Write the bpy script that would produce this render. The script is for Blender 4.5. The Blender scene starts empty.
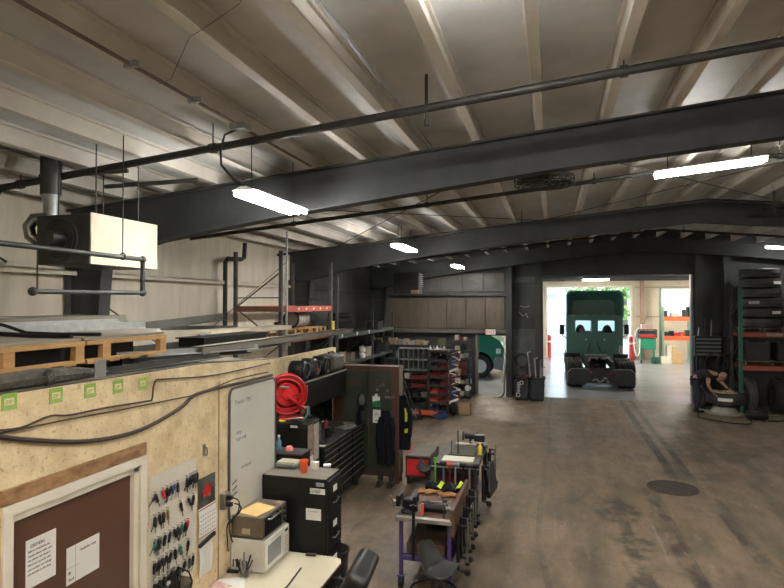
import bpy, bmesh, math, random
from mathutils import Vector, Matrix, Euler
R_ = random.Random(7)
S = bpy.context.scene; C = S.collection
PI = math.pi
# ---------------------------------------------------------------- camera
F = 581.0; YAW = math.atan2(160, F); PITCH = math.atan2(9, F); CZ = 3.2
cam = bpy.data.cameras.new('camera'); co = bpy.data.objects.new('camera', cam); C.objects.link(co)
cam.sensor_fit = 'HORIZONTAL'; cam.sensor_width = 36; cam.lens = 36*F/784; cam.clip_end = 300
co.location = (0, 0, CZ); co.rotation_euler = (PI/2+PITCH, 0, YAW); S.camera = co
MR = Euler((PI/2+PITCH, 0, YAW)).to_matrix()
def ray(px, py): return MR @ Vector(((px-392)/F, (294-py)/F, -1))
def wx(px, py, X): d = ray(px, py); t = X/d.x; return Vector((X, d.y*t, CZ+d.z*t))      # point on the plane x = X
def wy(px, py, Y): d = ray(px, py); t = Y/d.y; return Vector((d.x*t, Y, CZ+d.z*t))      # point on the plane y = Y
def wz(px, py, Z): d = ray(px, py); t = (Z-CZ)/d.z; return Vector((d.x*t, d.y*t, Z))    # point on the plane z = Z
# ---------------------------------------------------------------- materials
_m = {}
def mat(name, col, rough=.6, metal=0, col2=None, scale=4, amount=.5, bump=0, bscale=None, spec=.5, stretch=(1,1,1), detail=6, coat=0, alpha=1, trans=0):
    if name in _m: return _m[name]
    m = bpy.data.materials.new(name); m.use_nodes = True; nt = m.node_tree; N = nt.nodes; L = nt.links
    b = N['Principled BSDF']
    b.inputs['Base Color'].default_value = (*col, 1); b.inputs['Roughness'].default_value = rough
    b.inputs['Metallic'].default_value = metal; b.inputs['Specular IOR Level'].default_value = spec
    b.inputs['Coat Weight'].default_value = coat
    b.inputs['Alpha'].default_value = alpha; b.inputs['Transmission Weight'].default_value = trans
    tc = N.new('ShaderNodeTexCoord'); mp = N.new('ShaderNodeMapping'); mp.inputs['Scale'].default_value = stretch
    L.new(tc.outputs['Object'], mp.inputs['Vector'])
    if col2 is None and bump == 0:
        col2 = tuple(c*.8 for c in col); amount = .5
    if col2 is not None:
        n = N.new('ShaderNodeTexNoise'); n.inputs['Scale'].default_value = scale; n.inputs['Detail'].default_value = detail
        n.inputs['Roughness'].default_value = .6
        L.new(mp.outputs[0], n.inputs['Vector'])
        r = N.new('ShaderNodeValToRGB'); h = .5*(1-amount)*.6+.08
        r.color_ramp.elements[0].position = .5-h/2; r.color_ramp.elements[1].position = .5+h/2+.1
        r.color_ramp.elements[0].color = (*col, 1); r.color_ramp.elements[1].color = (*col2, 1)
        L.new(n.outputs['Fac'], r.inputs['Fac']); L.new(r.outputs[0], b.inputs['Base Color'])
    if bump:
        n2 = N.new('ShaderNodeTexNoise'); n2.inputs['Scale'].default_value = bscale or scale*3; n2.inputs['Detail'].default_value = 4
        L.new(mp.outputs[0], n2.inputs['Vector'])
        bp = N.new('ShaderNodeBump'); bp.inputs['Strength'].default_value = bump; bp.inputs['Distance'].default_value = .02
        L.new(n2.outputs['Fac'], bp.inputs['Height']); L.new(bp.outputs[0], b.inputs['Normal'])
    _m[name] = m; return m
def emit(name, col, s):
    if name in _m: return _m[name]
    m = bpy.data.materials.new(name); m.use_nodes = True; N = m.node_tree.nodes; b = N['Principled BSDF']
    b.inputs['Base Color'].default_value = (*col, 1); b.inputs['Emission Color'].default_value = (*col, 1); b.inputs['Emission Strength'].default_value = s
    _m[name] = m; return m
# ---------------------------------------------------------------- mesh builder
class B:
    def __init__(s): s.v = []; s.f = []; s.mi = []; s.m = 0; s.T = Matrix()
    def add(s, vs, fs):
        o = len(s.v); s.v += [s.T @ Vector(v) for v in vs]; s.f += [[i+o for i in f] for f in fs]; s.mi += [s.m]*len(fs); return s
    def box(s, a, b):
        x0, y0, z0 = a; x1, y1, z1 = b
        if x0 > x1: x0, x1 = x1, x0
        if y0 > y1: y0, y1 = y1, y0
        if z0 > z1: z0, z1 = z1, z0
        return s.add([(x0,y0,z0),(x1,y0,z0),(x1,y1,z0),(x0,y1,z0),(x0,y0,z1),(x1,y0,z1),(x1,y1,z1),(x0,y1,z1)],
                     [(3,2,1,0),(4,5,6,7),(0,1,5,4),(1,2,6,5),(2,3,7,6),(3,0,4,7)])
    def ob(s, c, size, rz=0, rx=0, ry=0):
        T = s.T; s.T = T @ Matrix.Translation(c) @ Euler((rx, ry, rz)).to_matrix().to_4x4()
        s.box([-q/2 for q in size], [q/2 for q in size]); s.T = T; return s
    def bar(s, p, q, w, h=None):
        p = Vector(p); q = Vector(q); d = q-p; T = s.T
        s.T = T @ Matrix.Translation((p+q)/2) @ d.to_track_quat('Y', 'Z').to_matrix().to_4x4()
        h = h or w; s.box((-w/2, -d.length/2, -h/2), (w/2, d.length/2, h/2)); s.T = T; return s
    def cyl(s, p, q, r, r2=None, n=14):
        p = Vector(p); q = Vector(q); r2 = r if r2 is None else r2
        qt = (q-p).to_track_quat('Z', 'Y'); vs = []
        for c, rr in ((p, r), (q, r2)):
            for i in range(n):
                a = 2*PI*i/n; vs.append(c + qt @ Vector((rr*math.cos(a), rr*math.sin(a), 0)))
        return s.add(vs, [[(i+1) % n, i+n*1 if False else (i+1) % n+n, i+n, i][::-1] and [i, (i+1) % n, (i+1) % n+n, i+n] for i in range(n)] + [list(range(n))[::-1], list(range(n, 2*n))])
    def tube(s, pts, r, n=8):
        pts = [Vector(p) for p in pts]; vs = []; fs = []; up = None
        for k, p in enumerate(pts):
            d = (pts[min(k+1, len(pts)-1)]-pts[max(k-1, 0)]).normalized()
            if up is None: up = d.orthogonal().normalized()
            up = (up - d*up.dot(d)).normalized(); w = d.cross(up)
            rr = r[k] if isinstance(r, (list, tuple)) else r
            for i in range(n):
                a = 2*PI*i/n; vs.append(p + (up*math.cos(a)+w*math.sin(a))*rr)
        for k in range(len(pts)-1):
            for i in range(n): fs.append([k*n+i, k*n+(i+1) % n, (k+1)*n+(i+1) % n, (k+1)*n+i])
        fs += [list(range(n))[::-1], list(range((len(pts)-1)*n, len(pts)*n))]
        return s.add(vs, fs)
    def lathe(s, prof, c=(0,0,0), axis='Z', n=20):
        q = {'Z': Matrix(), 'X': Matrix.Rotation(PI/2, 4, 'Y'), 'Y': Matrix.Rotation(-PI/2, 4, 'X')}[axis]
        T = s.T; s.T = T @ Matrix.Translation(c) @ q; vs = []; fs = []
        for r, z in prof:
            for i in range(n):
                a = 2*PI*i/n; vs.append((r*math.cos(a), r*math.sin(a), z))
        for k in range(len(prof)-1):
            for i in range(n): fs.append([k*n+i, k*n+(i+1) % n, (k+1)*n+(i+1) % n, (k+1)*n+i])
        s.add(vs, fs); s.T = T; return s
    def prism(s, poly, axis, a, b):
        n = len(poly); vs = []
        for t in (a, b):
            for u, w in poly: vs.append({'X': (t,u,w), 'Y': (u,t,w), 'Z': (u,w,t)}[axis])
        return s.add(vs, [[i, (i+1) % n, (i+1) % n+n, i+n] for i in range(n)] + [list(range(n))[::-1], list(range(n, 2*n))])
    def sph(s, c, r, n=12):
        r = (r, r, r) if isinstance(r, (int, float)) else r; vs = []; fs = []; m = n//2+1
        for k in range(m+1):
            t = PI*k/m
            for i in range(n):
                a = 2*PI*i/n; vs.append((c[0]+r[0]*math.sin(t)*math.cos(a), c[1]+r[1]*math.sin(t)*math.sin(a), c[2]+r[2]*math.cos(t)))
        for k in range(m):
            for i in range(n): fs.append([k*n+i, (k+1)*n+i, (k+1)*n+(i+1) % n, k*n+(i+1) % n])
        return s.add(vs, fs)
    def torus(s, c, R, r, axis='Z', n=24, m=8, a0=0, a1=2*PI):
        c = Vector(c); full = abs(a1-a0-2*PI) < 1e-6; k = n if full else n+1; pts = []
        for i in range(k):
            a = a0+(a1-a0)*i/n; u, w = R*math.cos(a), R*math.sin(a)
            pts.append(c+Vector({'Z': (u,w,0), 'X': (0,u,w), 'Y': (u,0,w)}[axis]))
        if not full: return s.tube(pts, r, m)
        vs = []; fs = []
        ax = Vector({'Z': (0,0,1), 'X': (1,0,0), 'Y': (0,1,0)}[axis])
        for p in pts:
            d = (p-c).normalized()
            for j in range(m):
                b = 2*PI*j/m; vs.append(p+d*math.cos(b)*r+ax*math.sin(b)*r)
        for i in range(n):
            for j in range(m): fs.append([i*m+j, ((i+1) % n)*m+j, ((i+1) % n)*m+(j+1) % m, i*m+(j+1) % m])
        return s.add(vs, fs)
    def sheet(s, f, nu, nv, th=.004):
        vs = [Vector(f(i/nu, j/nv)) for j in range(nv+1) for i in range(nu+1)]
        n = len(vs); nrm = (vs[1]-vs[0]).cross(vs[nu+1]-vs[0]).normalized()
        vs2 = [v-nrm*th for v in vs]; w = nu+1; fs = []
        for j in range(nv):
            for i in range(nu):
                a = j*w+i; fs.append([a, a+1, a+w+1, a+w]); fs.append([a+n, a+w+n, a+w+1+n, a+1+n])
        for i in range(nu): fs.append([i, i+n, i+1+n, i+1]); a = nv*w+i; fs.append([a, a+1, a+1+n, a+n])
        for j in range(nv): a = j*w; fs.append([a, a+w, a+w+n, a+n]); a = j*w+nu; fs.append([a, a+n, a+w+n, a+w])
        return s.add(vs+vs2, fs)
def rootloc(o):
    v = Vector(o.location)
    while o.parent: o = o.parent; v += Vector(o.location)
    return v
def build(name, b, mats, parent=None, bev=0, smooth=False, subd=0, seg=2):
    mats = mats if isinstance(mats, (list, tuple)) else [mats]
    if parent is not None: off = rootloc(parent)
    else:
        xs = [v.x for v in b.v]; ys = [v.y for v in b.v]; zs = [v.z for v in b.v]
        off = Vector(((min(xs)+max(xs))/2, (min(ys)+max(ys))/2, min(zs)))
    me = bpy.data.meshes.new(name); me.from_pydata([v-off for v in b.v], [], b.f)
    for m in mats: me.materials.append(m)
    for p, i in zip(me.polygons, b.mi): p.material_index = i
    bm = bmesh.new(); bm.from_mesh(me); bmesh.ops.recalc_face_normals(bm, faces=bm.faces); bm.to_mesh(me); bm.free()
    o = bpy.data.objects.new(name, me); C.objects.link(o)
    if parent is not None: o.parent = parent
    else: o.location = off
    if smooth:
        for p in me.polygons: p.use_smooth = True
        me.set_sharp_from_angle(angle=math.radians(smooth if smooth > 1 else 40))
    if bev:
        md = o.modifiers.new('bevel', 'BEVEL'); md.width = bev; md.segments = seg; md.limit_method = 'ANGLE'; md.angle_limit = .6
    if subd:
        md = o.modifiers.new('subdivision', 'SUBSURF'); md.levels = md.render_levels = subd
    return o
def tag(o, label=None, cat=None, group=None, kind=None):
    if label: o['label'] = label
    if cat: o['category'] = cat
    if group: o['group'] = group
    if kind: o['kind'] = kind
    return o
def T(name, label, cat, loc=(0,0,0), group=None):
    o = bpy.data.objects.new(name, None); C.objects.link(o); o.location = loc; o.empty_display_size = .1
    return tag(o, label, cat, group)
def one(name, label, cat, b, mats, group=None, **k): return tag(build(name, b, mats, None, **k), label, cat, group)
def st(name, b, mats, parent=None, label=None, **k):
    o = build(name, b, mats, parent, **k)
    if parent is None: o['kind'] = 'structure'
    if label: o['label'] = label
    return o
KIDS = lambda o: [c for c in C.objects if c.parent == o]
def dup(o, loc, rz=0, label=None, group=None, parent=None):
    r = o.copy(); C.objects.link(r)
    if parent is None:
        r.location = loc; r.rotation_euler = (0, 0, rz)
        if label: r['label'] = label
        if group: r['group'] = group
    else: r.parent = parent
    for c in KIDS(o): dup(c, None, parent=r)
    return r
def text(name, body, size, loc, face, m, parent=None, th=.0006, align='LEFT', roll=0, sx=1):
    cu = bpy.data.curves.new(name, 'FONT'); cu.body = body; cu.size = size; cu.extrude = th; cu.align_x = align
    tmp = bpy.data.objects.new('tmp', cu); C.objects.link(tmp)
    bpy.context.view_layer.update()
    me = bpy.data.meshes.new_from_object(tmp); C.objects.unlink(tmp); bpy.data.objects.remove(tmp)
    rot = {'-Y': Euler((PI/2,0,0)), '+X': Euler((PI/2,0,PI/2)), '+Z': Euler((0,0,0))}[face].to_matrix().to_4x4()
    me.transform(Matrix.Translation(loc) @ rot @ Matrix.Rotation(roll, 4, 'Z') @ Matrix.Diagonal((sx,1,1,1)))
    me.materials.clear(); me.materials.append(m)
    o = bpy.data.objects.new(name, me); C.objects.link(o)
    if parent is not None: me.transform(Matrix.Translation(-rootloc(parent))); o.parent = parent
    return o
# ---------------------------------------------------------------- palette
white = mat('white_paint', (.8,.76,.66), .55, col2=(.7,.65,.54), scale=3)
paper = mat('paper', (.8,.79,.76), .8, col2=(.74,.73,.7), scale=2)
ink = mat('ink', (.03,.03,.04), .7)
red_ink = mat('red_ink', (.5,.04,.04), .7)
black = mat('black_plastic', (.008,.008,.009), .5, col2=(.014,.014,.015), scale=6, spec=.35)
blackm = mat('black_enamel', (.005,.0055,.0055), .45, col2=(.009,.01,.009), scale=5, spec=.3)
rubber = mat('rubber', (.018,.018,.018), .8, col2=(.03,.029,.028), scale=9)
steel = mat('bare_steel', (.35,.34,.32), .4, .9, col2=(.22,.21,.2), scale=7)
dsteel = mat('dark_steel', (.06,.06,.06), .5, .6, col2=(.1,.095,.085), scale=6)
pipem = mat('pipe_iron', (.028,.028,.028), .55, .3, col2=(.05,.045,.04), scale=8)
galv = mat('galvanised', (.32,.33,.33), .45, .7, col2=(.45,.45,.44), scale=12)
beamm = mat('beam_paint', (.034,.037,.038), .65, .1, col2=(.062,.063,.062), scale=1.6)
purlm = mat('purlin_wrap', (.66,.62,.55), .6, col2=(.5,.47,.42), scale=1.4, bump=.3, bscale=6)
deckm = mat('roof_insulation', (.66,.665,.65), .6, col2=(.5,.5,.49), scale=1.1, bump=.8, bscale=1.6, stretch=(1.2,1.2,1), detail=6)
wallm = mat('wall_insulation', (.8,.74,.61), .5, col2=(.64,.58,.46), scale=1.3, bump=.7, bscale=2.5, stretch=(1,3,.5))
brownw = mat('brown_insulation', (.12,.092,.066), .5, col2=(.08,.062,.045), scale=1.3, bump=.7, bscale=3, stretch=(2.5,1,.5))
darkw = mat('dark_wall', (.035,.038,.042), .7, col2=(.06,.062,.062), scale=1.2, bump=.3)
osb = mat('plywood_wall', (.8,.66,.42), .7, col2=(.58,.43,.24), scale=6, bump=.25, bscale=30, detail=15)
def _osb_stains(m):
    nt = m.node_tree; N = nt.nodes; L = nt.links; b = N['Principled BSDF']; src = b.inputs['Base Color'].links[0].from_socket
    tc = N.new('ShaderNodeTexCoord'); last = src
    for sc, lo, hi, col, f in ((26, .6, .68, (.35,.22,.1,1), .55), (1.3, .56, .72, (.3,.22,.12,1), .5), (60, .66, .7, (.12,.08,.05,1), .6)):
        n = N.new('ShaderNodeTexNoise'); n.inputs['Scale'].default_value = sc; n.inputs['Detail'].default_value = 8; L.new(tc.outputs['Object'], n.inputs['Vector'])
        r = N.new('ShaderNodeValToRGB'); r.color_ramp.elements[0].position = lo; r.color_ramp.elements[1].position = hi; r.color_ramp.elements[1].color = (f,f,f,1); L.new(n.outputs['Fac'], r.inputs[0])
        x = N.new('ShaderNodeMix'); x.data_type = 'RGBA'; L.new(r.outputs[0], x.inputs[0]); L.new(last, x.inputs[6]); x.inputs[7].default_value = col; last = x.outputs[2]
    L.new(last, b.inputs['Base Color'])
_osb_stains(osb)
osbd = mat('oriented_strand', (.2,.1,.045), .7, col2=(.42,.25,.12), scale=22, stretch=(1,.4,1))
brown = mat('brown_door', (.085,.036,.02), .45, col2=(.1,.043,.024), scale=2)
wood = mat('pallet_wood', (.44,.26,.1), .75, col2=(.3,.17,.07), scale=3, stretch=(8,.7,8))
oldwood = mat('grey_wood', (.2,.165,.13), .85, col2=(.13,.105,.08), scale=3, stretch=(6,.7,6))
board = mat('bench_wood', (.07,.034,.02), .6, col2=(.14,.075,.042), scale=5, stretch=(5,1,5))
card = mat('cardboard', (.42,.29,.17), .85, col2=(.34,.23,.13), scale=3)
cardg = mat('grey_board', (.25,.22,.18), .75, col2=(.18,.155,.13), scale=2)
orange = mat('rack_orange', (.55,.1,.04), .5, col2=(.42,.08,.035), scale=5)
redr = mat('rack_red', (.36,.07,.045), .55, col2=(.26,.06,.04), scale=5)
green = mat('rack_green', (.02,.16,.1), .5, col2=(.03,.12,.08), scale=5)
red = mat('red_enamel', (.55,.015,.018), .35, col2=(.45,.012,.016), scale=4, coat=.3)
dred = mat('dark_red', (.2,.012,.014), .5)
blue = mat('blue_plastic', (.02,.06,.2), .5)
cream = mat('cream_laminate', (.66,.6,.45), .35, col2=(.58,.52,.38), scale=2.5)
beige = mat('beige_plastic', (.5,.46,.38), .45)
yellow = mat('hi_vis_yellow', (.6,.75,.03), .6)
lime = mat('lime_print', (.22,.42,.06), .7, col2=(.36,.46,.16), scale=20)
purple = mat('purple_paint', (.07,.045,.17), .45, col2=(.09,.06,.2), scale=5)
navy = mat('navy_cloth', (.006,.007,.011), .95, col2=(.011,.012,.016), scale=8, spec=.2)
skin = mat('skin', (.5,.27,.18), .5)
HAZE=0.006; LAMP, BAYLAMP, SKY, SUN, EXPO = 58, 180, 2.4, 2.0, 1.15
# ================================================================ the building
RX = 2.9; RZ = 5.33; SL = .095; SZ = .66
def Rz(x): return RZ - SL*abs(x-RX)
XL, XR, YF, YB = -6.35, 12.15, -6.0, 20.5          # main shop
YE = 36.0; XBL = -9.0; XBR = 12.15                # bay beyond
# floor with tyre marks, stains and saw cuts
def floor_mat():
    m = bpy.data.materials.new('shop_concrete'); m.use_nodes = True; nt = m.node_tree; N = nt.nodes; L = nt.links; b = N['Principled BSDF']
    tc = N.new('ShaderNodeTexCoord')
    def noise(scale, st, det=8, dist=0):
        mp = N.new('ShaderNodeMapping'); mp.inputs['Scale'].default_value = st; L.new(tc.outputs['Object'], mp.inputs[0])
        n = N.new('ShaderNodeTexNoise'); n.inputs['Scale'].default_value = scale; n.inputs['Detail'].default_value = det; n.inputs['Distortion'].default_value = dist
        n.inputs['Roughness'].default_value = .62; L.new(mp.outputs[0], n.inputs['Vector']); return n.outputs['Fac']
    def ramp(f, a, bb, c0, c1):
        r = N.new('ShaderNodeValToRGB'); e = r.color_ramp.elements; e[0].position = a; e[1].position = bb; e[0].color = c0; e[1].color = c1
        L.new(f, r.inputs[0]); return r.outputs[0]
    def mix(f, a, bb, mode='MIX'):
        x = N.new('ShaderNodeMix'); x.data_type = 'RGBA'; x.blend_type = mode
        if isinstance(f, (int, float)): x.inputs[0].default_value = f
        else: L.new(f, x.inputs[0])
        for k, q in ((6, a), (7, bb)):
            if isinstance(q, tuple): x.inputs[k].default_value = q
            else: L.new(q, x.inputs[k])
        return x.outputs[2]
    def mth(op, a, bb=0., c=0.):
        x = N.new('ShaderNodeMath'); x.operation = op
        for k, q in enumerate((a, bb, c)):
            if isinstance(q, (int, float)): x.inputs[k].default_value = q
            else: L.new(q, x.inputs[k])
        return x.outputs[0]
    W = (1,1,1,1); K = (0,0,0,1)
    base = ramp(noise(.35, (1,1,1), 9, .6), .3, .7, (.165,.117,.073,1), (.24,.178,.118,1))
    c = mix(ramp(noise(3.0, (1,.35,1), 10), .42, .68, K, W), base, (.11,.08,.055,1))
    c = mix(mth('MULTIPLY', ramp(noise(1.1, (1,.5,1), 9, 1.2), .57, .7, K, W), .75), c, (.075,.058,.045,1))
    c = mix(mth('MULTIPLY', ramp(noise(5, (1,.06,1), 6), .62, .72, K, W), .3), c, (.4,.36,.3,1))
    sx = N.new('ShaderNodeSeparateXYZ'); L.new(tc.outputs['Object'], sx.inputs[0]); X, Y = sx.outputs[0], sx.outputs[1]
    wob = mth('MULTIPLY', mth('SUBTRACT', noise(.12, (0,1,0), 2), .5), 1.0)
    yl = mth('SUBTRACT', Y, 11.2-FY); far = mth('MINIMUM', mth('MAXIMUM', mth('MULTIPLY', yl, 1.2), 0.0), 1.0); near = mth('SUBTRACT', 1.0, far)
    for x0, w, s_, wb, g_ in ((2.15,.1,1,.25,1), (2.45,.08,.9,.25,1), (1.62,.13,1,.4,2), (2.55,.12,.8,.5,2), (1.05,.1,.7,.6,2), (.55,.3,.3,1,0), (2.95,.2,.3,1,0), (3.6,.3,.3,1,0), (-.1,.05,.4,1,0)):
        d = mth('ABSOLUTE', mth('SUBTRACT', mth('SUBTRACT', X, x0-FX), mth('MULTIPLY', wob, wb)))
        k = mth('SUBTRACT', 1.0, mth('DIVIDE', d, w)); k = mth('MAXIMUM', k, 0.0); k = mth('MINIMUM', mth('MULTIPLY', k, 3.0), 1.0)
        k = mth('MULTIPLY', k, mth('MULTIPLY', ramp(noise(1.3, (3,.5,1), 8), .3, .55, K, W), s_))
        if g_ == 1: k = mth('MULTIPLY', k, far)
        if g_ == 2: k = mth('MULTIPLY', mth('MULTIPLY', k, near), ramp(noise(2.2, (1,.6,1), 9), .45, .58, K, W))
        c = mix(k, c, (.035,.03,.026,1))
    c = mix(mth('MULTIPLY', ramp(noise(22, (1,.5,1), 10), .56, .66, K, W), .35), c, (.06,.045,.03,1)); c = mix(mth('MULTIPLY', ramp(noise(9, (1,.25,1), 8), .6, .7, K, W), .35), c, (.33,.27,.2,1))
    # oily patches at places of their own
    for (x0, y0, rx, ry, s_) in ((.95,9.6,.4,.6,.8), (1.05,8.3,.3,.5,.6), (3.7,7.4,.9,.9,.6), (1.0,7.0,.25,.4,.8), (-1.3,9.6,.5,1.2,.5), (-1.7,7.3,1,1,.4), (2.4,11.9,.5,.4,.5), (3.2,14,1.2,1.3,.4)):
        dx = mth('DIVIDE', mth('SUBTRACT', X, x0-FX), rx); dy = mth('DIVIDE', mth('SUBTRACT', Y, y0-FY), ry)
        r2 = mth('ADD', mth('MULTIPLY', dx, dx), mth('MULTIPLY', dy, dy)); k = mth('MAXIMUM', mth('SUBTRACT', 1.0, r2), 0.0)
        k = mth('MULTIPLY', mth('MINIMUM', mth('MULTIPLY', k, s_*2.2), s_), ramp(noise(4, (1,1,1), 9), .4, .56, K, W)); c = mix(k, c, (.04,.032,.026,1))
    for x0 in (-1.05, 1.7, 4.6):
        d = mth('ABSOLUTE', mth('SUBTRACT', X, x0-FX)); c = mix(mth('MULTIPLY', mth('LESS_THAN', d, .008), .45), c, (.05,.04,.03,1))
    for y0 in (7.6, 13.0, 17.2):
        d = mth('ABSOLUTE', mth('SUBTRACT', Y, y0-FY)); c = mix(mth('MULTIPLY', mth('LESS_THAN', d, .008), .35), c, (.05,.04,.03,1))
    L.new(c, b.inputs['Base Color'])
    rr = ramp(noise(1.7, (1,1,1), 6), .3, .7, (.42,.42,.42,1), (.7,.7,.7,1)); L.new(rr, b.inputs['Roughness'])
    bp = N.new('ShaderNodeBump'); bp.inputs['Strength'].default_value = .15; bp.inputs['Distance'].default_value = .01
    L.new(noise(14, (1,1,1), 5), bp.inputs['Height']); L.new(bp.outputs[0], b.inputs['Normal'])
    return m
FX = (XL+XR)/2; FY = (YF+YB)/2
st('floor', B().box((XL-.1,YF,-.2), (XR+.1,YB,0)), floor_mat())
st('floor_bay', B().box((XBL-.1,YB,-.2), (XBR+.1,YE+.3,0)), mat('bay_concrete', (.3,.3,.31), .24, col2=(.42,.43,.45), scale=.8, detail=9))
# roof deck + purlins
b = B()
for xa, xb in ((XL-.1, RX), (RX, XR+.1)):
    b.add([(xa,YF,Rz(xa)+.2),(xb,YF,Rz(xb)+.2),(xb,YE+.3,Rz(xb)+.2),(xa,YE+.3,Rz(xa)+.2),(xa,YF,Rz(xa)+.3),(xb,YF,Rz(xb)+.3),(xb,YE+.3,Rz(xb)+.3),(xa,YE+.3,Rz(xa)+.3)],
          [(0,1,2,3),(4,7,6,5),(0,4,5,1),(1,5,6,2),(2,6,7,3),(3,7,4,0)])
ceil = st('ceiling', b, deckm)
px_ = [-6.0, -5.35, -4.7, -4.05, -3.42, -2.78, -2.12, -1.5, -.82, -.15, .52, 1.18, 1.85, 2.5, 3.2, 3.9, 4.6, 5.3, 6.0, 6.8, 7.6, 8.4, 9.3, 10.2, 11.1]
for x in px_:
    z = Rz(x); q = B().box((x-.015,YF+.05,z+.005), (x+.03,YB-.02,z+.2)).box((x-.015,YF+.05,z+.002), (x+.075,YB-.02,z+.02))
    q.box((x-.04,YF+.05,z+.17), (x+.06,YB-.02,z+.2))
    st('purlin', q, purlm, bev=.006)
# walls
st('wall_left', B().box((XL-.12,YF,0), (XL,14.0,Rz(XL)+.2)), wallm)
st('wall_left_far', B().box((XL-.12,14.0,0), (XL,YB,Rz(XL)+.2)), mat('dark_insulation', (.05,.045,.038), .6, col2=(.03,.028,.025), scale=1.2, bump=.5, stretch=(1,3,.6)))  # far stretch of the left wall in a much darker colour
st('wall_right', B().box((XR,YF,0), (XR+.12,YE,Rz(XR)+.2)), wallm)
b = B(); b.prism([(XL,0),(XR,0),(XR,Rz(XR)+.2),(RX,RZ+.2),(XL,Rz(XL)+.2)], 'Y', YF-.12, YF); st('wall_front', b, wallm)
# wall girts
for z in (3.62, 2.2):
    for ya, yb in ((YF+.05, 13.2), (13.4, YB-.05)):
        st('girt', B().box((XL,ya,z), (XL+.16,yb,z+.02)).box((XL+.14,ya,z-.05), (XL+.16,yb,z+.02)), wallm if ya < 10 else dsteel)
# partition with the two openings
DX0, DX1, DZ = -.33, 4.32, 4.12; MX0, MX1, MZ = -2.55, -1.5, 2.06
b = B(); y0, y1 = YB, YB+.18
b.box((XL,y0,0), (MX0,y1,4.0)).box((MX0,y0,MZ), (MX1,y1,4.0)).box((MX1,y0,0), (DX0,y1,4.12)).box((XL,y0,4.0), (DX0,y1,4.12))
b.box((DX1,y0,0), (XR,y1,4.12)); b.prism([(XL,4.12),(XR,4.12),(XR,Rz(XR)+.2),(RX,RZ+.2),(XL,Rz(XL)+.2)], 'Y', y0, y1)
st('wall_back', b, darkw)
# brown and black insulation fields pinned on the wall (seams modelled as shallow vertical ribs)
b = B(); n = 7; xs = [-6.32+i*(4.75/n) for i in range(n+1)]
for i in range(n): b.box((xs[i]+.006,YB-.04,2.3), (xs[i+1]-.006,YB,3.42))
st('wall_back_panel', b, brownw, bev=.012)
b = B(); n = 4; xs = [-4.55+i*(2.98/n) for i in range(n+1)]
for i in range(n): b.box((xs[i]+.006,YB-.03,3.6), (xs[i+1]-.006,YB,4.25))
st('wall_back_upper_panel', b, mat('grey_insulation', (.1,.09,.08), .45, col2=(.055,.052,.05), scale=1.5, bump=1, bscale=3), bev=.012)
st('trim_1', B().box((XL,YB-.16,2.14), (-1.5,YB-.005,2.28)), mat('girt_grey', (.13,.12,.11), .6, col2=(.08,.075,.07), scale=2), bev=.01)
st('trim_2', B().box((XL,YB-.16,3.45), (-1.5,YB-.005,3.57)), dsteel, bev=.01)
# columns of the partition
def icol(x, y, w=.2, h=.3, z=4.6, m=beamm, z0=0):
    return B().box((x-w/2,y-h/2,z0), (x+w/2,y-h/2+.02,z)).box((x-w/2,y+h/2-.02,z0), (x+w/2,y+h/2,z)).box((x-.01,y-h/2+.02,z0), (x+.01,y+h/2-.02,z))
for x, z in ((-6.2,4.3), (-1.42,4.7), (-.45,4.8), (4.45,4.9), (5.25,4.9), (8.3,4.6)):
    st('column', icol(x, YB-.2, z=z), beamm)
st('trim_3', B().box((-1.3,YB-.12,3.9), (-.55,YB-.05,4.1)).box((-1.3,YB-.1,0), (-.55,YB-.02,2.2)).box((-1.3,YB-.12,2.2), (-.55,YB-.02,2.3)), mat('soot_board', (.05,.06,.058), .6, col2=(.1,.1,.09), scale=3))
st('trim_4', B().box((DX0-.02,YB-.14,DZ), (DX1+.02,YB+.2,DZ+.16)), beamm)
st('trim_5', B().box((DX1-.03,YB-.02,0), (DX1+.03,YB+.2,DZ)), galv)
st('trim_6', B().box((DX0-.03,YB-.02,0), (DX0+.03,YB+.2,DZ)), dsteel)
st('trim_7', B().box((MX1-.03,YB-.03,0), (MX1+.04,YB+.2,MZ+.05)).box((MX0-.05,YB-.03,0), (MX0+.03,YB+.2,MZ+.05)), oldwood)
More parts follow.
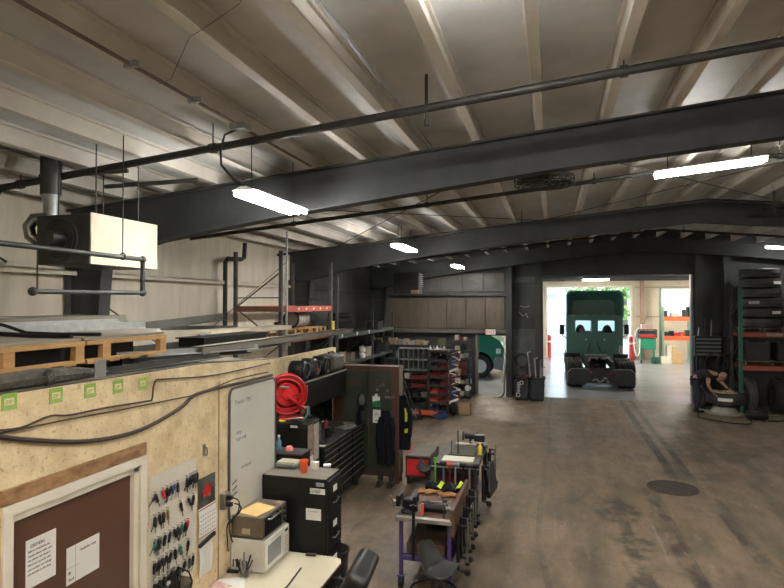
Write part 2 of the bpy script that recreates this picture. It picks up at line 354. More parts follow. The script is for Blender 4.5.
# rigid frames
def frame(Y, name='roof_beam'):
    W = .1
    def web(pts_top, pts_bot):
        b = B(); n = len(pts_top)
        for i in range(n-1):
            (xa, za), (xb, zb) = pts_top[i], pts_top[i+1]; (xc, zc), (xd, zd) = pts_bot[i], pts_bot[i+1]
            b.add([(xa,Y-.01,za),(xb,Y-.01,zb),(xd,Y-.01,zd),(xc,Y-.01,zc),(xa,Y+.01,za),(xb,Y+.01,zb),(xd,Y+.01,zd),(xc,Y+.01,zc)],
                  [(0,1,2,3),(4,7,6,5),(0,4,5,1),(1,5,6,2),(2,6,7,3),(3,7,4,0)])
            for (p, q, s) in (((xa,za),(xb,zb),-1), ((xc,zc),(xd,zd),1)):
                b.add([(p[0],Y-W,p[1]),(q[0],Y-W,q[1]),(q[0],Y+W,q[1]),(p[0],Y+W,p[1]),(p[0],Y-W,p[1]+s*.02),(q[0],Y-W,q[1]+s*.02),(q[0],Y+W,q[1]+s*.02),(p[0],Y+W,p[1]+s*.02)],
                      [(0,1,2,3),(4,7,6,5),(0,4,5,1),(1,5,6,2),(2,6,7,3),(3,7,4,0)])
        return b
    xs = [-6.3, -5.7, -4.86, -2.9, 0, RX]; dp = [.8, .74, .6, .5, .44, .46]
    top = [(x, Rz(x)-.004) for x in xs]; bot = [(x, Rz(x)-d) for x, d in zip(xs, dp)]
    t2 = [(2*RX-x, z) for x, z in reversed(top)]; b2 = [(2*RX-x, z) for x, z in reversed(bot)]
    r = st(name, web(top, bot), beamm)
    st(name, web(t2, b2), beamm)
    for sx in (-1, 1):
        mx = (lambda x: x) if sx < 0 else (lambda x: 2*RX-x)
        q = B(); zt = Rz(-5.7)-.74
        for (xa, xb, xc, xd) in ((-6.3,-6.28,-6.3,-6.28), (-5.72,-5.7,-6.02,-6.0)):
            q.add([(mx(xc),Y-W,0),(mx(xd),Y-W,0),(mx(xd),Y+W,0),(mx(xc),Y+W,0),(mx(xa),Y-W,zt),(mx(xb),Y-W,zt),(mx(xb),Y+W,zt),(mx(xa),Y+W,zt)],
                  [(0,1,2,3),(4,7,6,5),(0,4,5,1),(1,5,6,2),(2,6,7,3),(3,7,4,0)])
        q.add([(mx(-6.29),Y-.01,0),(mx(-6.01),Y-.01,0),(mx(-5.71),Y-.01,zt),(mx(-6.29),Y-.01,zt),(mx(-6.29),Y+.01,0),(mx(-6.01),Y+.01,0),(mx(-5.71),Y+.01,zt),(mx(-6.29),Y+.01,zt)],
              [(0,1,2,3),(4,7,6,5),(0,4,5,1),(1,5,6,2),(2,6,7,3),(3,7,4,0)])
        st('column', q, beamm)
for Y in (6.45, 13.3, 20.05): frame(Y)
for xa, xb in ((XL+.02, RX), (RX, XR-.02)):
    st('added_gap_cover', B().prism([(xa,Rz(xa)),(xb,Rz(xb)),(xb,Rz(xb)+.195),(xa,Rz(xa)+.195)], 'Y', 19.9, 19.94), darkw)  # dark strip added to cover the lit purlin gap above the end frame
# rod bracing against the left wall and under the roof
for (p, q, r) in (((-6.2,6.7,3.3), (-6.2,8.4,2.4), .012), ((-6.2,9.6,2.7), (-6.2,12.9,4.2), .008)):
    st('brace_rod', B().cyl(p, q, r, n=6), dsteel)
for (xa, xb, ya, yb) in ((-5,-.2,6.7,13.1), (-.2,-5,6.7,13.1), (-.2,4.6,6.7,13.1), (4.6,-.2,6.7,13.1)):
    st('brace_rod', B().cyl((xa,ya,Rz(xa)-.03), (xb,yb,Rz(xb)-.03), .008, n=6), dsteel)
# ---- office block
OX = -2.86; OZ = 2.70; OY1 = 5.66
b = B(); dy0, dy1, dz = 2.53, 3.56, 2.04
b.box((OX-.14,YF,0), (OX,dy0,OZ)).prism([(dy0,dz),(dy1,dz),(dy1,0),(OY1,0),(OY1,2.6),(4.4,2.68),(dy0,OZ)], 'X', OX-.14, OX).box((-4.1,OY1-.12,0), (OX-.14,OY1,2.58))
st('wall_office', b, osb)
st('wall_recess', B().box((-4.16,OY1+.002,0), (-4.05,10.6,2.34)), osb)
st('floor_loft', B().box((XL+.02,YF,2.5), (OX-.16,OY1-.14,2.62)), oldwood)
st('floor_loft_far', B().box((XL+.02,OY1,2.2), (-4.17,7.4,2.3)), oldwood)
d = st('door_1', B().box((OX-.09,dy0+.02,0), (OX-.04,dy1-.02,dz-.02)), brown, bev=.004)
b = B()
for (a, c) in (((OX-.1,dy0-.01,0),(OX-.005,dy0+.025,dz)), ((OX-.1,dy1-.05,0),(OX-.005,dy1+.01,dz)), ((OX-.1,dy0,dz-.05),(OX-.005,dy1,dz+.01)),
               ((OX,dy0-.06,0),(OX+.018,dy0+.005,dz+.06)), ((OX,dy1-.005,0),(OX+.018,dy1+.06,dz+.06)), ((OX,dy0,dz-.005),(OX+.018,dy1,dz+.06))): b.box(a, c)
st('door_frame', b, white, d, bev=.004)
st('trim_8', B().box((OX,dy0-.07,dz+.062), (OX+.02,dy1+.05,dz+.15)), osbd, bev=.003)
st('trim_9', B().box((OX,2.33,0), (OX+.02,2.4,2.12)), white, bev=.003)
st('trim_10', B().box((OX,4.58,0), (OX+.004,4.592,2.5)), mat('seam_dark', (.3,.22,.13), .8))
# vertical plywood joints
# ---------------------------------------------------------------- the bay beyond and outdoors
EX0, EX1, EZ = -.25, 4.35, 4.1
b = B(); b.box((XBL,YE,0), (EX0,YE+.2,EZ)).box((EX1,YE,0), (XBR,YE+.2,2.45)).box((EX1,YE,2.45), (6.0,YE+.2,4.0)).box((7.75,YE,2.45), (XBR,YE+.2,4.0)).box((EX1,YE,4.0), (XBR,YE+.2,EZ))
b.box((XBL,YE,EZ), (XBR,YE+.2,5.6))
bw = mat('pale_sheathing', (.62,.55,.42), .7, col2=(.52,.46,.36), scale=1.5)
st('wall_bay_back', b, bw)
st('wall_bay_left', B().box((XBL-.12,YB,0), (XBL,YE,5.6)), bw)
st('ceiling_bay', B().box((XBL-.1,YB+.2,4.75), (XBR+.1,YE+.2,4.8)), purlm)
for k in range(5):
    st('roof_beam', B().box((XBL,23+3*k,4.45), (XBR,23.1+3*k,4.75)), beamm)
st('trim_11', B().box((EX0-.12,YE-.04,0), (EX0,YE,EZ+.12)).box((EX1,YE-.04,0), (EX1+.12,YE,EZ+.12)).box((EX0,YE-.04,EZ), (EX1,YE,EZ+.12)), white)
win = st('window_1', B().box((5.95,YE-.03,2.4), (7.8,YE,2.46)).box((5.95,YE-.03,3.98), (7.8,YE,4.04)).box((5.95,YE-.03,2.46), (6.01,YE,3.98)).box((7.74,YE-.03,2.46), (7.8,YE,3.98)), white)
b = B()
for k in range(1, 6): b.box((6.0+k*.29,YE+.02,2.45), (6.02+k*.29,YE+.06,4))
for k in range(1, 5): b.box((6.0,YE+.02,2.45+k*.31), (7.75,YE+.06,2.47+k*.31))
build('window_bars', b, white, win)
build('window_glass', B().box((6.0,YE+.08,2.45), (7.75,YE+.09,4)), mat('frosted_glass', (.9,.93,.95), .4, trans=.9), win)
st('trim_12', B().box((4.6,YE-.1,2.38), (XBR,YE-.002,2.46)).box((4.6,YE-.1,4.06), (XBR,YE-.002,4.14)), mat('girt_cream', (.4,.34,.25), .6))
st('column', icol(4.95, YE-.35, z=4.7), mat('column_tan', (.3,.2,.14), .6))
st('ground_yard', B().box((-60,YE+.3,-.25), (70,120,-.05)), mat('asphalt', (.3,.31,.32), .8, col2=(.4,.41,.42), scale=.5))
# ---------------------------------------------------------------- lamps
tube_m = emit('tube_glow', (1,.985,.94), LAMP)
tube_w = emit('tube_glow_warm', (1,.86,.66), LAMP*1.5)
tube_d = emit('tube_glow_dim', (1,.98,.94), LAMP*.3)
tube_b = emit('tube_glow_bay', (1,.93,.82), BAYLAMP)
def shop_light(name, label, c, L_, along='Y', tilt=0, group=None, zc=None, m=tube_m, w=.14):
    t = T(name, label, 'ceiling light', c, group); x, y, z = c
    def P(u, v, q):
        u2 = u
        return (x+v, y+u2, z+q) if along == 'Y' else (x+u2*math.cos(tilt), y+v, z+q+u2*math.sin(tilt))
    b = B(); h = L_/2; e = [P(-h,-.125,.032), P(h,-.125,.032), P(h,.125,.032), P(-h,.125,.032), P(-h,-.03,.07), P(h,-.03,.07), P(h,.03,.07), P(-h,.03,.07)]
    b.add(e, [(3,2,1,0),(4,5,6,7),(0,1,5,4),(1,2,6,5),(2,3,7,6),(3,0,4,7)]); build('housing', b, mat('lamp_white', (.8,.8,.78), .4), t)
    for v in (-w*.66, 0, w*.66):
        build('tube', B().cyl(P(-h+.02,v,.0), P(h-.02,v,.0), .022, n=10), m, t)
    for u in (-h*.75, h*.75):
        p = P(u, 0, .09); top = Rz(p[0])+.0 if zc is None else zc
        build('hanging_rod', B().cyl(p, (p[0],p[1],top), .006, n=6), pipem, t)
    return t
G = 'tube lights under the shop roof'
shop_light('tube_light', 'long white tube light hanging before the first dark roof beam, above the office wall', (-2.82,5.55,4.24), 1.25, group=G)
shop_light('tube_light', 'tube light hanging between first and second roof beams, above the parts shelves', (-2.95,11.7,4.33), 1.4, group=G)
shop_light('tube_light', 'small distant tube light above the brown insulated back wall', (-2.9,18.4,4.35), 1.3, group=G)
shop_light('tube_light', 'tube light hung crosswise below the roof, nearest the round fan', (1.95,8.25,4.93), 1.3, 'X', SL, group=G)
shop_light('tube_light', 'tube light cut off by the top edge of the picture', (-.27,3.05,5.02), 1.25, 'X', SL, group=G)
shop_light('tube_light', 'distant tube light hung crosswise beyond the second roof beam', (6.6,19.0,4.75), 1.3, 'X', -SL, group=G, m=tube_d)
shop_light('tube_light', 'tube light above the office, out of view behind the viewer', (-1.2,-.6,4.4), 1.3, group=G, m=tube_w)
shop_light('tube_light', 'tube light beside the shop door side, out of view', (7.6,8.2,4.75), 1.5, 'X', -SL, group=G)
shop_light('tube_light', 'tube light hung near the shop entrance behind the viewer', (3.2,1.0,5.05), 1.5, 'X', 0, group=G)
for x, y, l in ((6.3,27.0,'tube light seen through the big doorway on the pale bay ceiling'), (-3.5,26,'added fill light above the green truck hood in the bay beyond'),(2.2,32,'added fill light by the open outer door of the bay'),(8.5,32,'added fill light above the orange bay shelves')):
    shop_light('tube_light', l, (x,y,4.4), 1.3, 'X', 0, group='tube lights in the bay beyond', zc=4.75, m=tube_b)  # all but the first of these are added to brighten the bay
# sky
w = bpy.data.worlds.new('sky'); S.world = w; w.use_nodes = True; N = w.node_tree.nodes; L = w.node_tree.links
sk = N.new('ShaderNodeTexSky'); sk.sky_type = 'HOSEK_WILKIE'; sk.turbidity = 6; sk.sun_direction = Vector((.3,.4,.85)).normalized()
mx = N.new('ShaderNodeMix'); mx.data_type = 'RGBA'; mx.inputs[0].default_value = .65; mx.inputs[7].default_value = (.68,.86,1,1)
L.new(sk.outputs[0], mx.inputs[6]); L.new(mx.outputs[2], N['Background'].inputs[0]); N['Background'].inputs[1].default_value = SKY
sun = bpy.data.lights.new('sun', 'SUN'); sun.energy = SUN; sun.angle = .02; sun.color = (1,.96,.9)
so = bpy.data.objects.new('sun', sun); C.objects.link(so); so.rotation_euler = (math.radians(38), math.radians(12), 0)
S.view_settings.view_transform = 'Standard'; S.view_settings.look = 'None'; S.view_settings.exposure = EXPO; S.view_settings.gamma = 1
# ================================================================ pipes, heater, fan under the roof
def roofpipe(Y, xa, xb, dz, r, label, hang, group=None):
    t = T('sprinkler_pipe', label, 'pipe', (xa, Y, Rz(xa)-dz), group)
    pts = [(x, Y, Rz(x)-dz) for x in (xa, RX, xb)] if xa < RX < xb else [(xa,Y,Rz(xa)-dz), (xb,Y,Rz(xb)-dz)]
    build('run', B().tube(pts, r, 10), pipem, t, smooth=True)
    for x in hang:
        z = Rz(x)-dz
        q = B().torus((x,Y,z), r+.008, .006, 'X', 14, 5).cyl((x,Y,z+r), (x,Y,Rz(x)+.15), .006, n=6).cyl((x-.03,Y,z),(x+.03,Y,z), r+.012, n=10)
        build('hanger', q, pipem, t)
    return t
G = 'sprinkler pipes crossing under the roof'
p1 = roofpipe(4.85, -6.2, 11.5, .09, .036, 'black sprinkler pipe crossing the ceiling above the office, nearest of the sprinkler pipes', (-5.4,-3.1,.55,4.0), G)
build('drop_nipple', B().cyl((-1.03,4.85,4.76), (-1.03,4.85,5.16), .014, n=8).cyl((-1.03,4.85,4.72),(-1.03,4.85,4.77),.022,n=8), pipem, p1)
roofpipe(9.0, -6.2, 11.5, .12, .032, 'black sprinkler pipe running behind the first roof beam past the round fan', (-4.2,-1.9,.6,3.0), G)
roofpipe(12.4, -6.2, 11.5, .14, .032, 'black sprinkler pipe just in front of the second roof beam', (-3.2,-.6,1.8,4.4), G)
roofpipe(17.0, -6.2, 11.5, .16, .032, 'black sprinkler pipe between second roof beam and the dark end wall', (-3.2,0,3.4,6), G)
# conduit clipped to a purlin with its box
t = T('conduit', 'brown electrical conduit clipped along a purlin with a junction box and two clips', 'conduit', (-2.7,1.0,Rz(-2.7)))
zc = Rz(-2.7)
build('run', B().tube([(-2.68,-1,zc-.02),(-2.68,6.2,zc-.02)], .014, 8), mat('rusty_conduit', (.13,.09,.07), .6), t)
build('junction_box', B().box((-2.75,4.55,zc-.06), (-2.6,4.68,zc)), galv, t, bev=.006)
for y in (3.2, 3.9): build('clip', B().box((-2.72,y,zc-.045), (-2.62,y+.03,zc)), galv, t)
one('power_cable', 'black looped cable hanging from the conduit box down to the tube light over the office', 'cable',
    B().tube([(-2.7,4.6,zc-.05),(-2.82,4.6,zc-.09),(-2.9,4.66,4.6),(-2.95,4.75,4.48),(-2.9,4.9,4.36),(-2.82,5.0,4.3)], .011, 6), black)
one('conduit', 'thin white conduit running along the underside of a purlin toward the first roof beam', 'conduit',
    B().tube([(-1.28,1.0,Rz(-1.28)),(-1.28,6.3,Rz(-1.28))], .012, 6), galv)
one('ceiling_cable', 'thin loose wire sagging between purlins near the top corner of the roof', 'cable',
    B().tube([(-2.75,3.6,4.79),(-2.5,3.4,4.73),(-2.15,3.1,4.84),(-1.9,2.9,4.78),(-1.6,2.75,4.8),(-1.5,2.7,4.9)], .0025, 5), dsteel)
# unit heater
t = T('unit_heater', 'black unit heater with a cream side panel hung on rods above the loft', 'heater', (-4.5,5.0,3.57))
b = B().box((-4.84,4.53,3.57), (-4.215,5.49,4.05))
build('body', b, mat('heater_black', (.03,.03,.03), .5, col2=(.06,.055,.05), scale=4), t, bev=.01)
build('side_panel', B().box((-4.213,4.53,3.57), (-4.2,5.49,4.06)), mat('heater_cream', (.58,.53,.4), .5, col2=(.46,.4,.28), scale=3), t, bev=.003)
b = B().torus((-4.53,4.5,3.81), .2, .012, 'Y', 24, 6)
for k in range(1, 5): b.torus((-4.53,4.5,3.81), .2*k/5, .004, 'Y', 20, 4)
build('fan_grille', b, dsteel, t)
build('motor', B().cyl((-4.53,4.36,3.81), (-4.53,4.53,3.81), .07, n=14), dsteel, t, smooth=True)
b = B()
for k in range(9): b.ob((-4.53,5.51,3.62+k*.048), (.52,.05,.006), rx=.5)
build('louvers', b, dsteel, t)
for x, y in ((-4.3,4.7), (-4.3,5.3), (-4.75,4.7), (-4.75,5.3)):
    build('hanging_rod', B().cyl((x,y,4.04), (x,y,Rz(x)+.15), .007, n=6), dsteel, t)
t = T('flue_pipe', 'black flue duct with silver joint and elbow rising from the hanging heater to the roof', 'duct', (-5.0,4.75,3.8))
build('upper_duct', B().cyl((-4.93,4.78,4.3), (-4.93,4.78,4.77), .098, n=18), dsteel, t, smooth=True)
build('reducer', B().lathe([(.098,0),(.07,-.1),(.07,-.36)], (-4.93,4.78,4.32), n=18), galv, t, smooth=True)
a = [(-4.93,4.78,4.0)]+[(-4.93-.1*math.sin(q)-.02,4.7,3.98+.1*math.cos(q)) for q in (.3,.8,1.3)]
build('elbow', B().tube([(-4.93,4.78,4.02),(-4.96,4.72,4.06),(-5.03,4.68,4.05),(-5.08,4.66,3.97),(-5.08,4.68,3.88),(-5.02,4.72,3.82),(-4.9,4.78,3.8),(-4.82,4.85,3.8)], .058, 16), mat('elbow_silver', (.3,.3,.3), .25, .9), t, smooth=True)
t = T('gas_pipe', 'black gas pipe loop hanging in front of the heater, with a capped lower branch', 'pipe', (-3.9,4.0,3.3))
build('run', B().tube([(-3.9,.2,3.66),(-3.9,4.86,3.63)], .022, 10).tube([(-3.9,4.88,3.65),(-3.9,4.88,3.28)], .022, 10).tube([(-3.9,4.88,3.3),(-3.9,3.62,3.29)], .02, 10), pipem, t, smooth=True)
for p in ((-3.9,4.88,3.63), (-3.9,4.88,3.3), (-3.9,3.62,3.29)):
    build('fitting', B().sph(p, .036, 10), pipem, t, smooth=True)
build('hanging_rod', B().cyl((-3.9,4.6,3.65), (-3.9,4.6,Rz(-3.9)+.1), .006, n=6).torus((-3.9,4.6,3.64), .032, .006, 'Y', 12, 5), pipem, t)
build('hanging_rod', B().cyl((-3.9,3.66,3.3), (-3.9,3.66,3.66), .006, n=6), pipem, t)
one('duct_pipe', 'short white plastic pipe length running above the gas pipe at the far edge', 'pipe', B().cyl((-4.9,3.2,3.7), (-4.9,3.95,3.68), .05, n=14), mat('white_pipe', (.6,.58,.5), .5), smooth=True)
one('hanging_cable', 'dark cable dropping from the sprinkler pipe beside the flue duct', 'cable', B().tube([(-5.6,4.8,4.4),(-5.55,4.7,4.25),(-5.5,4.6,4.0),(-5.48,4.62,3.7),(-5.4,4.7,3.62)], .012, 6), black)
for (xa, ya, xb, yb) in ((-5.2,4.9,-4.35,5.2), (-5.0,5.6,-4.0,5.95)):
    st('strut', B().bar((xa,ya,Rz(xa)-.03), (xb,yb,Rz(xb)-.03), .05, .04), dsteel)
# ceiling fan
def fan(name, label, c, r=.37):
    t = T(name, label, 'fan', c, 'round fans under the roof'); x, y, z = c
    b = B()
    for zz, rr in ((0,1), (-.09,1), (-.1,.75), (-.105,.5), (-.105,.28)): b.torus((x,y,z+zz), r*rr, .008, 'Z', 32, 5)
    for k in range(24):
        a = 2*PI*k/24; ca, sa = math.cos(a), math.sin(a)
        b.cyl((x+r*ca,y+r*sa,z), (x+r*ca,y+r*sa,z-.09), .004, n=4); b.cyl((x+r*ca,y+r*sa,z-.09), (x+.08*ca,y+.08*sa,z-.11), .004, n=4)
        b.cyl((x+r*ca,y+r*sa,z), (x+.08*ca,y+.08*sa,z+.03), .004, n=4)
    build('cage', b, dsteel, t)
    for k in range(4):
        q = B(); a = k*PI/2+.3; q.T = Matrix.Translation((x,y,z-.05)) @ Matrix.Rotation(a, 4, 'Z') @ Matrix.Rotation(.4, 4, 'X')
        q.box((.06,-.08,-.004), (r*.92,.09,.004)); build('blade', q, pipem, t)
    build('motor', B().cyl((x,y,z-.09), (x,y,z+.1), .085, n=16), pipem, t, smooth=True)
    build('mount', B().cyl((x,y,z+.1), (x,y,Rz(x)+.1), .02, n=8).box((x-.15,y-.03,z+.1), (x+.15,y+.03,z+.13)), dsteel, t)
fan('ceiling_fan', 'dark round caged fan hanging just behind the first roof beam', (-.09,7.55,4.78))
fan('ceiling_fan', 'faint round caged fan hanging farther back near the second roof beam', (3.9,12.0,4.9), .45)
t = T('unit_heater', 'small dark louvred heater with pale label hung before the brown end wall', 'heater', (-4.05,18.6,3.55))
build('body', B().box((-5.0,18.3,3.5), (-4.15,18.9,4.2)), pipem, t, bev=.01)
b = B()
for k in range(7): b.ob((-4.12,18.6,3.75+k*.065), (.05,.5,.012), ry=.5)
build('louvers', b, galv, t)
build('label_plate', B().box((-4.4,18.285,3.5), (-4.15,18.299,3.62)), card, t)
build('hanging_rod', B().cyl((-4.4,18.6,4.2), (-4.4,18.6,Rz(-4.4)+.1), .01, n=6), dsteel, t)
one('hanging_rod', 'tall thin pale rod hanging from the roof beside the red loft rack', 'rod', B().cyl((-4.95,10.3,2.3), (-4.95,10.3,Rz(-4.95)), .022, n=8), galv)
# black vent pipe on left wall (px 225-240)
one('vent_pipe', 'black bent vent pipe rising beside the tall rack post against the pale wall', 'pipe',
    B().tube([(-6.2,10.15,2.4),(-6.2,10.15,4.0),(-6.19,10.22,4.08),(-6.17,10.7,4.1),(-6.17,10.82,4.14),(-6.17,10.85,4.45)], .045, 10), pipem, smooth=True)
# ================================================================ loft storage
def pallet(name, label, x0, y0, z0, W_, L_, H=.13, group=None, m=wood):
    t = T(name, label, 'pallet', (x0+W_/2, y0+L_/2, z0), group)
    for y in (0, .5, 1):
        pass
    for k, x in enumerate((x0, x0+W_/2-.02, x0+W_-.04)):
        b = B()
        for y in (y0, y0+L_*.33, y0+L_*.6, y0+L_-.06): b.box((x,y,z0+.018), (x+.04,y+.06,z0+H-.018))
        build('stringer', b.box((x,y0,z0), (x+.04,y0+L_,z0+.018)), m, t, bev=.002)
    for k in range(7):
        y = y0+k*(L_-.09)/6; build('deck_board', B().box((x0,y,z0+H-.018), (x0+W_,y+.09,z0+H)), m, t, bev=.002)
    return t
LZ = 2.70
st('trim_13', B().prism([(YF,OZ),(2.6,OZ),(4.4,2.68),(OY1,2.6),(OY1,2.608),(4.4,2.69),(2.6,OZ+.01),(YF,OZ+.01)], 'X', OX-.13, OX-.006), mat('roof_felt', (.05,.045,.038), .8, col2=(.1,.085,.06), scale=9))
tpal = T('pallet', 'new yellow wood pallet lying on the office roof under grey sheets', 'pallet', (-3.6,3.0,2.8))
for yb, ye in ((1.6,3.2), (3.22,4.05)):
    for x in (-3.05, -3.65, -4.25):
        b = B(); L_ = ye-yb
        b.box((x,yb,2.80), (x+.045,ye,2.822)).box((x,yb,2.915), (x+.045,ye,2.945))
        for y in ((yb, 2.6, 3.12) if yb < 2 else (3.36, 3.97)): b.box((x,y,2.822), (x+.045,y+.075,2.915))
        build('stringer', b, wood, tpal, bev=.002)
b = B()
for k in range(12): b.box((-4.25,1.62+k*.2,2.79), (-3.0,1.72+k*.2,2.80))
build('bottom_boards', b, wood, tpal)
one('bearer_and_shade_fill', 'dark flat boards stacked under the yellow wood pallet, with added dark filling inside', 'timber', B().box((-4.3,1.6,2.63), (-3.1,4.0,2.675)).box((-4.2,1.6,2.675), (-3.3,3.9,2.785)).box((-3.58,1.7,2.785),(-3.2,3.9,2.9)), mat('black_board', (.03,.028,.025), .8))  # last box is added to put shade into the gaps of the pallet
one('board_sheet', 'grey brown board sheet covering the near half of the pallet', 'sheet', B().box((-4.4,1.4,2.948), (-3.02,3.18,2.966)), cardg)
one('board_sheet', 'grey brown board sheet overhanging the far end of the pallet', 'sheet', B().add([(-4.4,3.22,2.948),(-3.03,3.22,2.948),(-3.03,4.05,2.948),(-3.5,4.6,2.948),(-4.4,4.6,2.948),(-4.4,3.22,2.966),(-3.03,3.22,2.966),(-3.03,4.05,2.966),(-3.5,4.6,2.966),(-4.4,4.6,2.966)],
    [(4,3,2,1,0),(5,6,7,8,9),(0,1,6,5),(1,2,7,6),(2,3,8,7),(3,4,9,8),(4,0,5,9)]), cardg)
one('board_sheet', 'darker grey sheet stacked on the far side of the metal channel', 'sheet', B().box((-4.75,1.4,3.0), (-4.06,4.85,3.08)), mat('dark_sheet', (.13,.112,.088), .7))
t = T('metal_channel', 'galvanised metal channel lying along the top of the grey sheets', 'channel', (-3.9,2.9,2.97))
build('web', B().box((-4.02,1.5,2.968), (-3.72,4.7,2.974)), galv, t); build('flange', B().box((-3.735,1.5,2.974), (-3.72,4.7,3.03)), galv, t); build('flange', B().box((-4.02,1.5,2.974), (-4.005,4.7,3.03)), galv, t)
one('metal_channel', 'thin bent galvanised flashing lying behind the channel on the sheets', 'channel', B().box((-4.045,1.4,2.97), (-4.035,4.7,3.05)).box((-4.2,2.0,3.083),(-4.04,3.6,3.087)), galv)
one('strap', 'black rubber strap draped over the metal channel and grey sheets', 'strap', B().tube([(-4.3,2.9,3.095),(-4.06,3.0,3.1),(-3.9,3.02,3.06),(-3.71,3.05,3.045),(-3.6,3.08,2.99),(-3.3,3.12,2.98),(-3.06,3.14,2.98)], .017, 6), black)
one('strap', 'second black strap beside the first, ending at the pallet joint', 'strap', B().tube([(-4.3,3.0,3.095),(-4.06,3.1,3.1),(-3.9,3.14,3.07),(-3.7,3.2,3.045),(-3.55,3.25,2.99),(-3.3,3.32,2.98),(-3.06,3.4,2.98)], .013, 6), black)
def angle(name, label, p, q, w, m, th=.008, group=None, cat='steel angle'):
    p = Vector(p); q = Vector(q); d = (q-p).normalized(); s = d.cross(Vector((0,0,1))).normalized()*w; u = Vector((0,0,w))
    b = B(); b.bar(p+s/2, q+s/2, w, th); b.bar(p+u/2, q+u/2, th, w)
    return one(name, label, cat, b, m, group)
dk = mat('mill_steel', (.03,.032,.028), .5, .1, col2=(.06,.058,.05), scale=3)
angle('steel_angle', 'dark green grey steel angle resting tilted on the pallet stack toward the pale wall', wx(146,330,-4.3), wx(222,319.5,-4.6), .09, dk)
angle('steel_angle', 'lower dark steel angle beside the tilted one on the loft', wx(150,330,-4.6), wx(236,328.5,-4.95), .05, dk)
angle('steel_angle', 'dark steel angle lying at the loft edge past the pallet', (-3.2,3.9,2.73), (-3.1,5.5,2.68), .06, dk)
angle('steel_angle', 'pale steel strip lying along the loft edge above the whiteboard', (-3.1,3.6,2.79), (-3.0,5.55,2.72), .045, galv)
angle('steel_angle', 'dull steel angle under the pale strip at the loft edge', (-3.02,2.9,2.705), (-2.93,4.7,2.705), .045, dk)
one('steel_plate', 'black steel plate stack lying behind the loft edge before the long beam', 'plate', B().box((-4.3,4.7,2.72), (-3.35,6.6,2.74)).box((-4.25,4.8,2.7), (-3.4,6.5,2.72)), blackm)
one('steel_box', 'black ribbed steel box lying across the loft below the light plank', 'box', B().box((-3.75,5.25,2.745), (-3.45,6.6,2.83)).box((-3.77,5.22,2.83),(-3.43,6.63,2.842)), blackm)
one('steel_beam', 'long grey steel channel lying on the loft edge above the whiteboard corner', 'channel', B().box((-3.02,4.55,2.735), (-3.0,8.6,2.81)).box((-3.12,4.55,2.8),(-3.0,8.6,2.81)).box((-3.12,4.55,2.735),(-3.0,8.6,2.745)), mat('beam_grey', (.18,.16,.13), .5, .3))
one('timber_plank', 'long pale timber plank lying crosswise toward the red rack post', 'plank', B().bar(wx(200,333,-4.15), wx(283,327,-4.15), .3, .06), mat('pale_plank', (.6,.52,.4), .7, col2=(.45,.38,.28), scale=4))
for k, (p, l) in enumerate((((-3.95,6.0,2.8), 'grey rag bundle under the near end of the pale plank'),)):
    one('rag_bundle', l, 'rag', B().sph(p, (.07,.1,.06), 10), mat('rag_grey', (.2,.19,.17), .9))
b = B(); r_ = random.Random(2)
b.tube([(-2.96,1.4,2.75),(-2.95,2.1,2.752),(-2.95,2.5,2.755),(-2.96,2.75,2.755),(-2.98,3.1,2.74),(-3.0,3.4,2.72)], [.035,.045,.052,.058,.045,.012], 9)
one('rolled_tarp', 'dark rolled tarp sagging over the office wall top under the pallet', 'tarp', b, mat('tarp', (.045,.04,.033), .8, col2=(.09,.08,.065), scale=12, bump=.6))
b = B()
for k in range(9): b.torus((-2.9,2.78+.004*k,2.74+.002*k), .035+.003*(k % 4), .006, 'Y', 14, 5)
one('cable_coil', 'small coil of wire bundled on the office wall top below the pallet', 'cable', b, dsteel)
one('duct_tape_strip', 'grey folded strap hanging from the pallet over the wall top', 'strap', B().box((-2.93,3.2,2.68), (-2.925,3.3,2.82)), galv)
# ---- tall red and grey racks on the left
upm = mat('rack_upright', (.07,.07,.07), .5, .3, col2=(.11,.1,.095), scale=5)
def upright(t, y, x0=-5.9, x1=-5.0, z1=4.15, m=upm, z0=0.0):
    for x in (x0, x1): build('upright', B().box((x-.035,y-.03,z0), (x+.035,y+.03,z1)), m, t, bev=.004)
    b = B(); z = z0+.3; s = 1
    while z < z1-1.1:
        b.bar((x0 if s > 0 else x1, y, z), (x1 if s > 0 else x0, y, z+.7), .022); b.bar((x0,y,z),(x1,y,z),.022); z += .7; s = -s
    b.bar((x0,y,3.3),(x1,y,3.3),.02)
    build('bracing', b, m, t)
t = rack1 = T('pallet_rack', 'tall grey pallet rack with red beams standing behind the loft against the pale wall', 'rack', (-5.45,10.6,0))
for y, z in ((10.15,4.2), (12.75,4.15)): upright(t, y, x0=-5.97, z1=z)
build('end_rail', B().box((-5.95,10.11,3.03), (-5.0,10.13,3.13)), mat('rack_brown', (.2,.09,.06), .6), t)
b = B().box((-5.03,10.19,3.02), (-4.97,12.71,3.14)); build('beam', b, redr, t); build('beam', B().box((-5.93,10.19,3.02), (-5.87,12.71,3.14)), redr, t)
build('beam', B().box((-5.03,10.19,2.42), (-4.97,12.71,2.52)), redr, t); build('beam', B().box((-5.93,10.19,2.42), (-5.87,12.71,2.52)), redr, t)
b = B()
for k in range(5): b.ob((-4.965,10.9+k*.38,3.08), (.004,.06,.03), rx=.4)
build('reflective_mark', b, white, t)
pallet('pallet', 'small wood pallet on the rack shelf under the wire drum', -5.85, 10.5, 2.53, .8, 1.2)
pallet('pallet', 'second wood pallet on the rack shelf next to the yellow tag', -5.85, 11.75, 2.53, .8, .85)
t = T('wire_drum', 'pale ribbed drum of hose lying on the rack pallet below the red beam', 'drum', (-5.3,11.3,2.68))
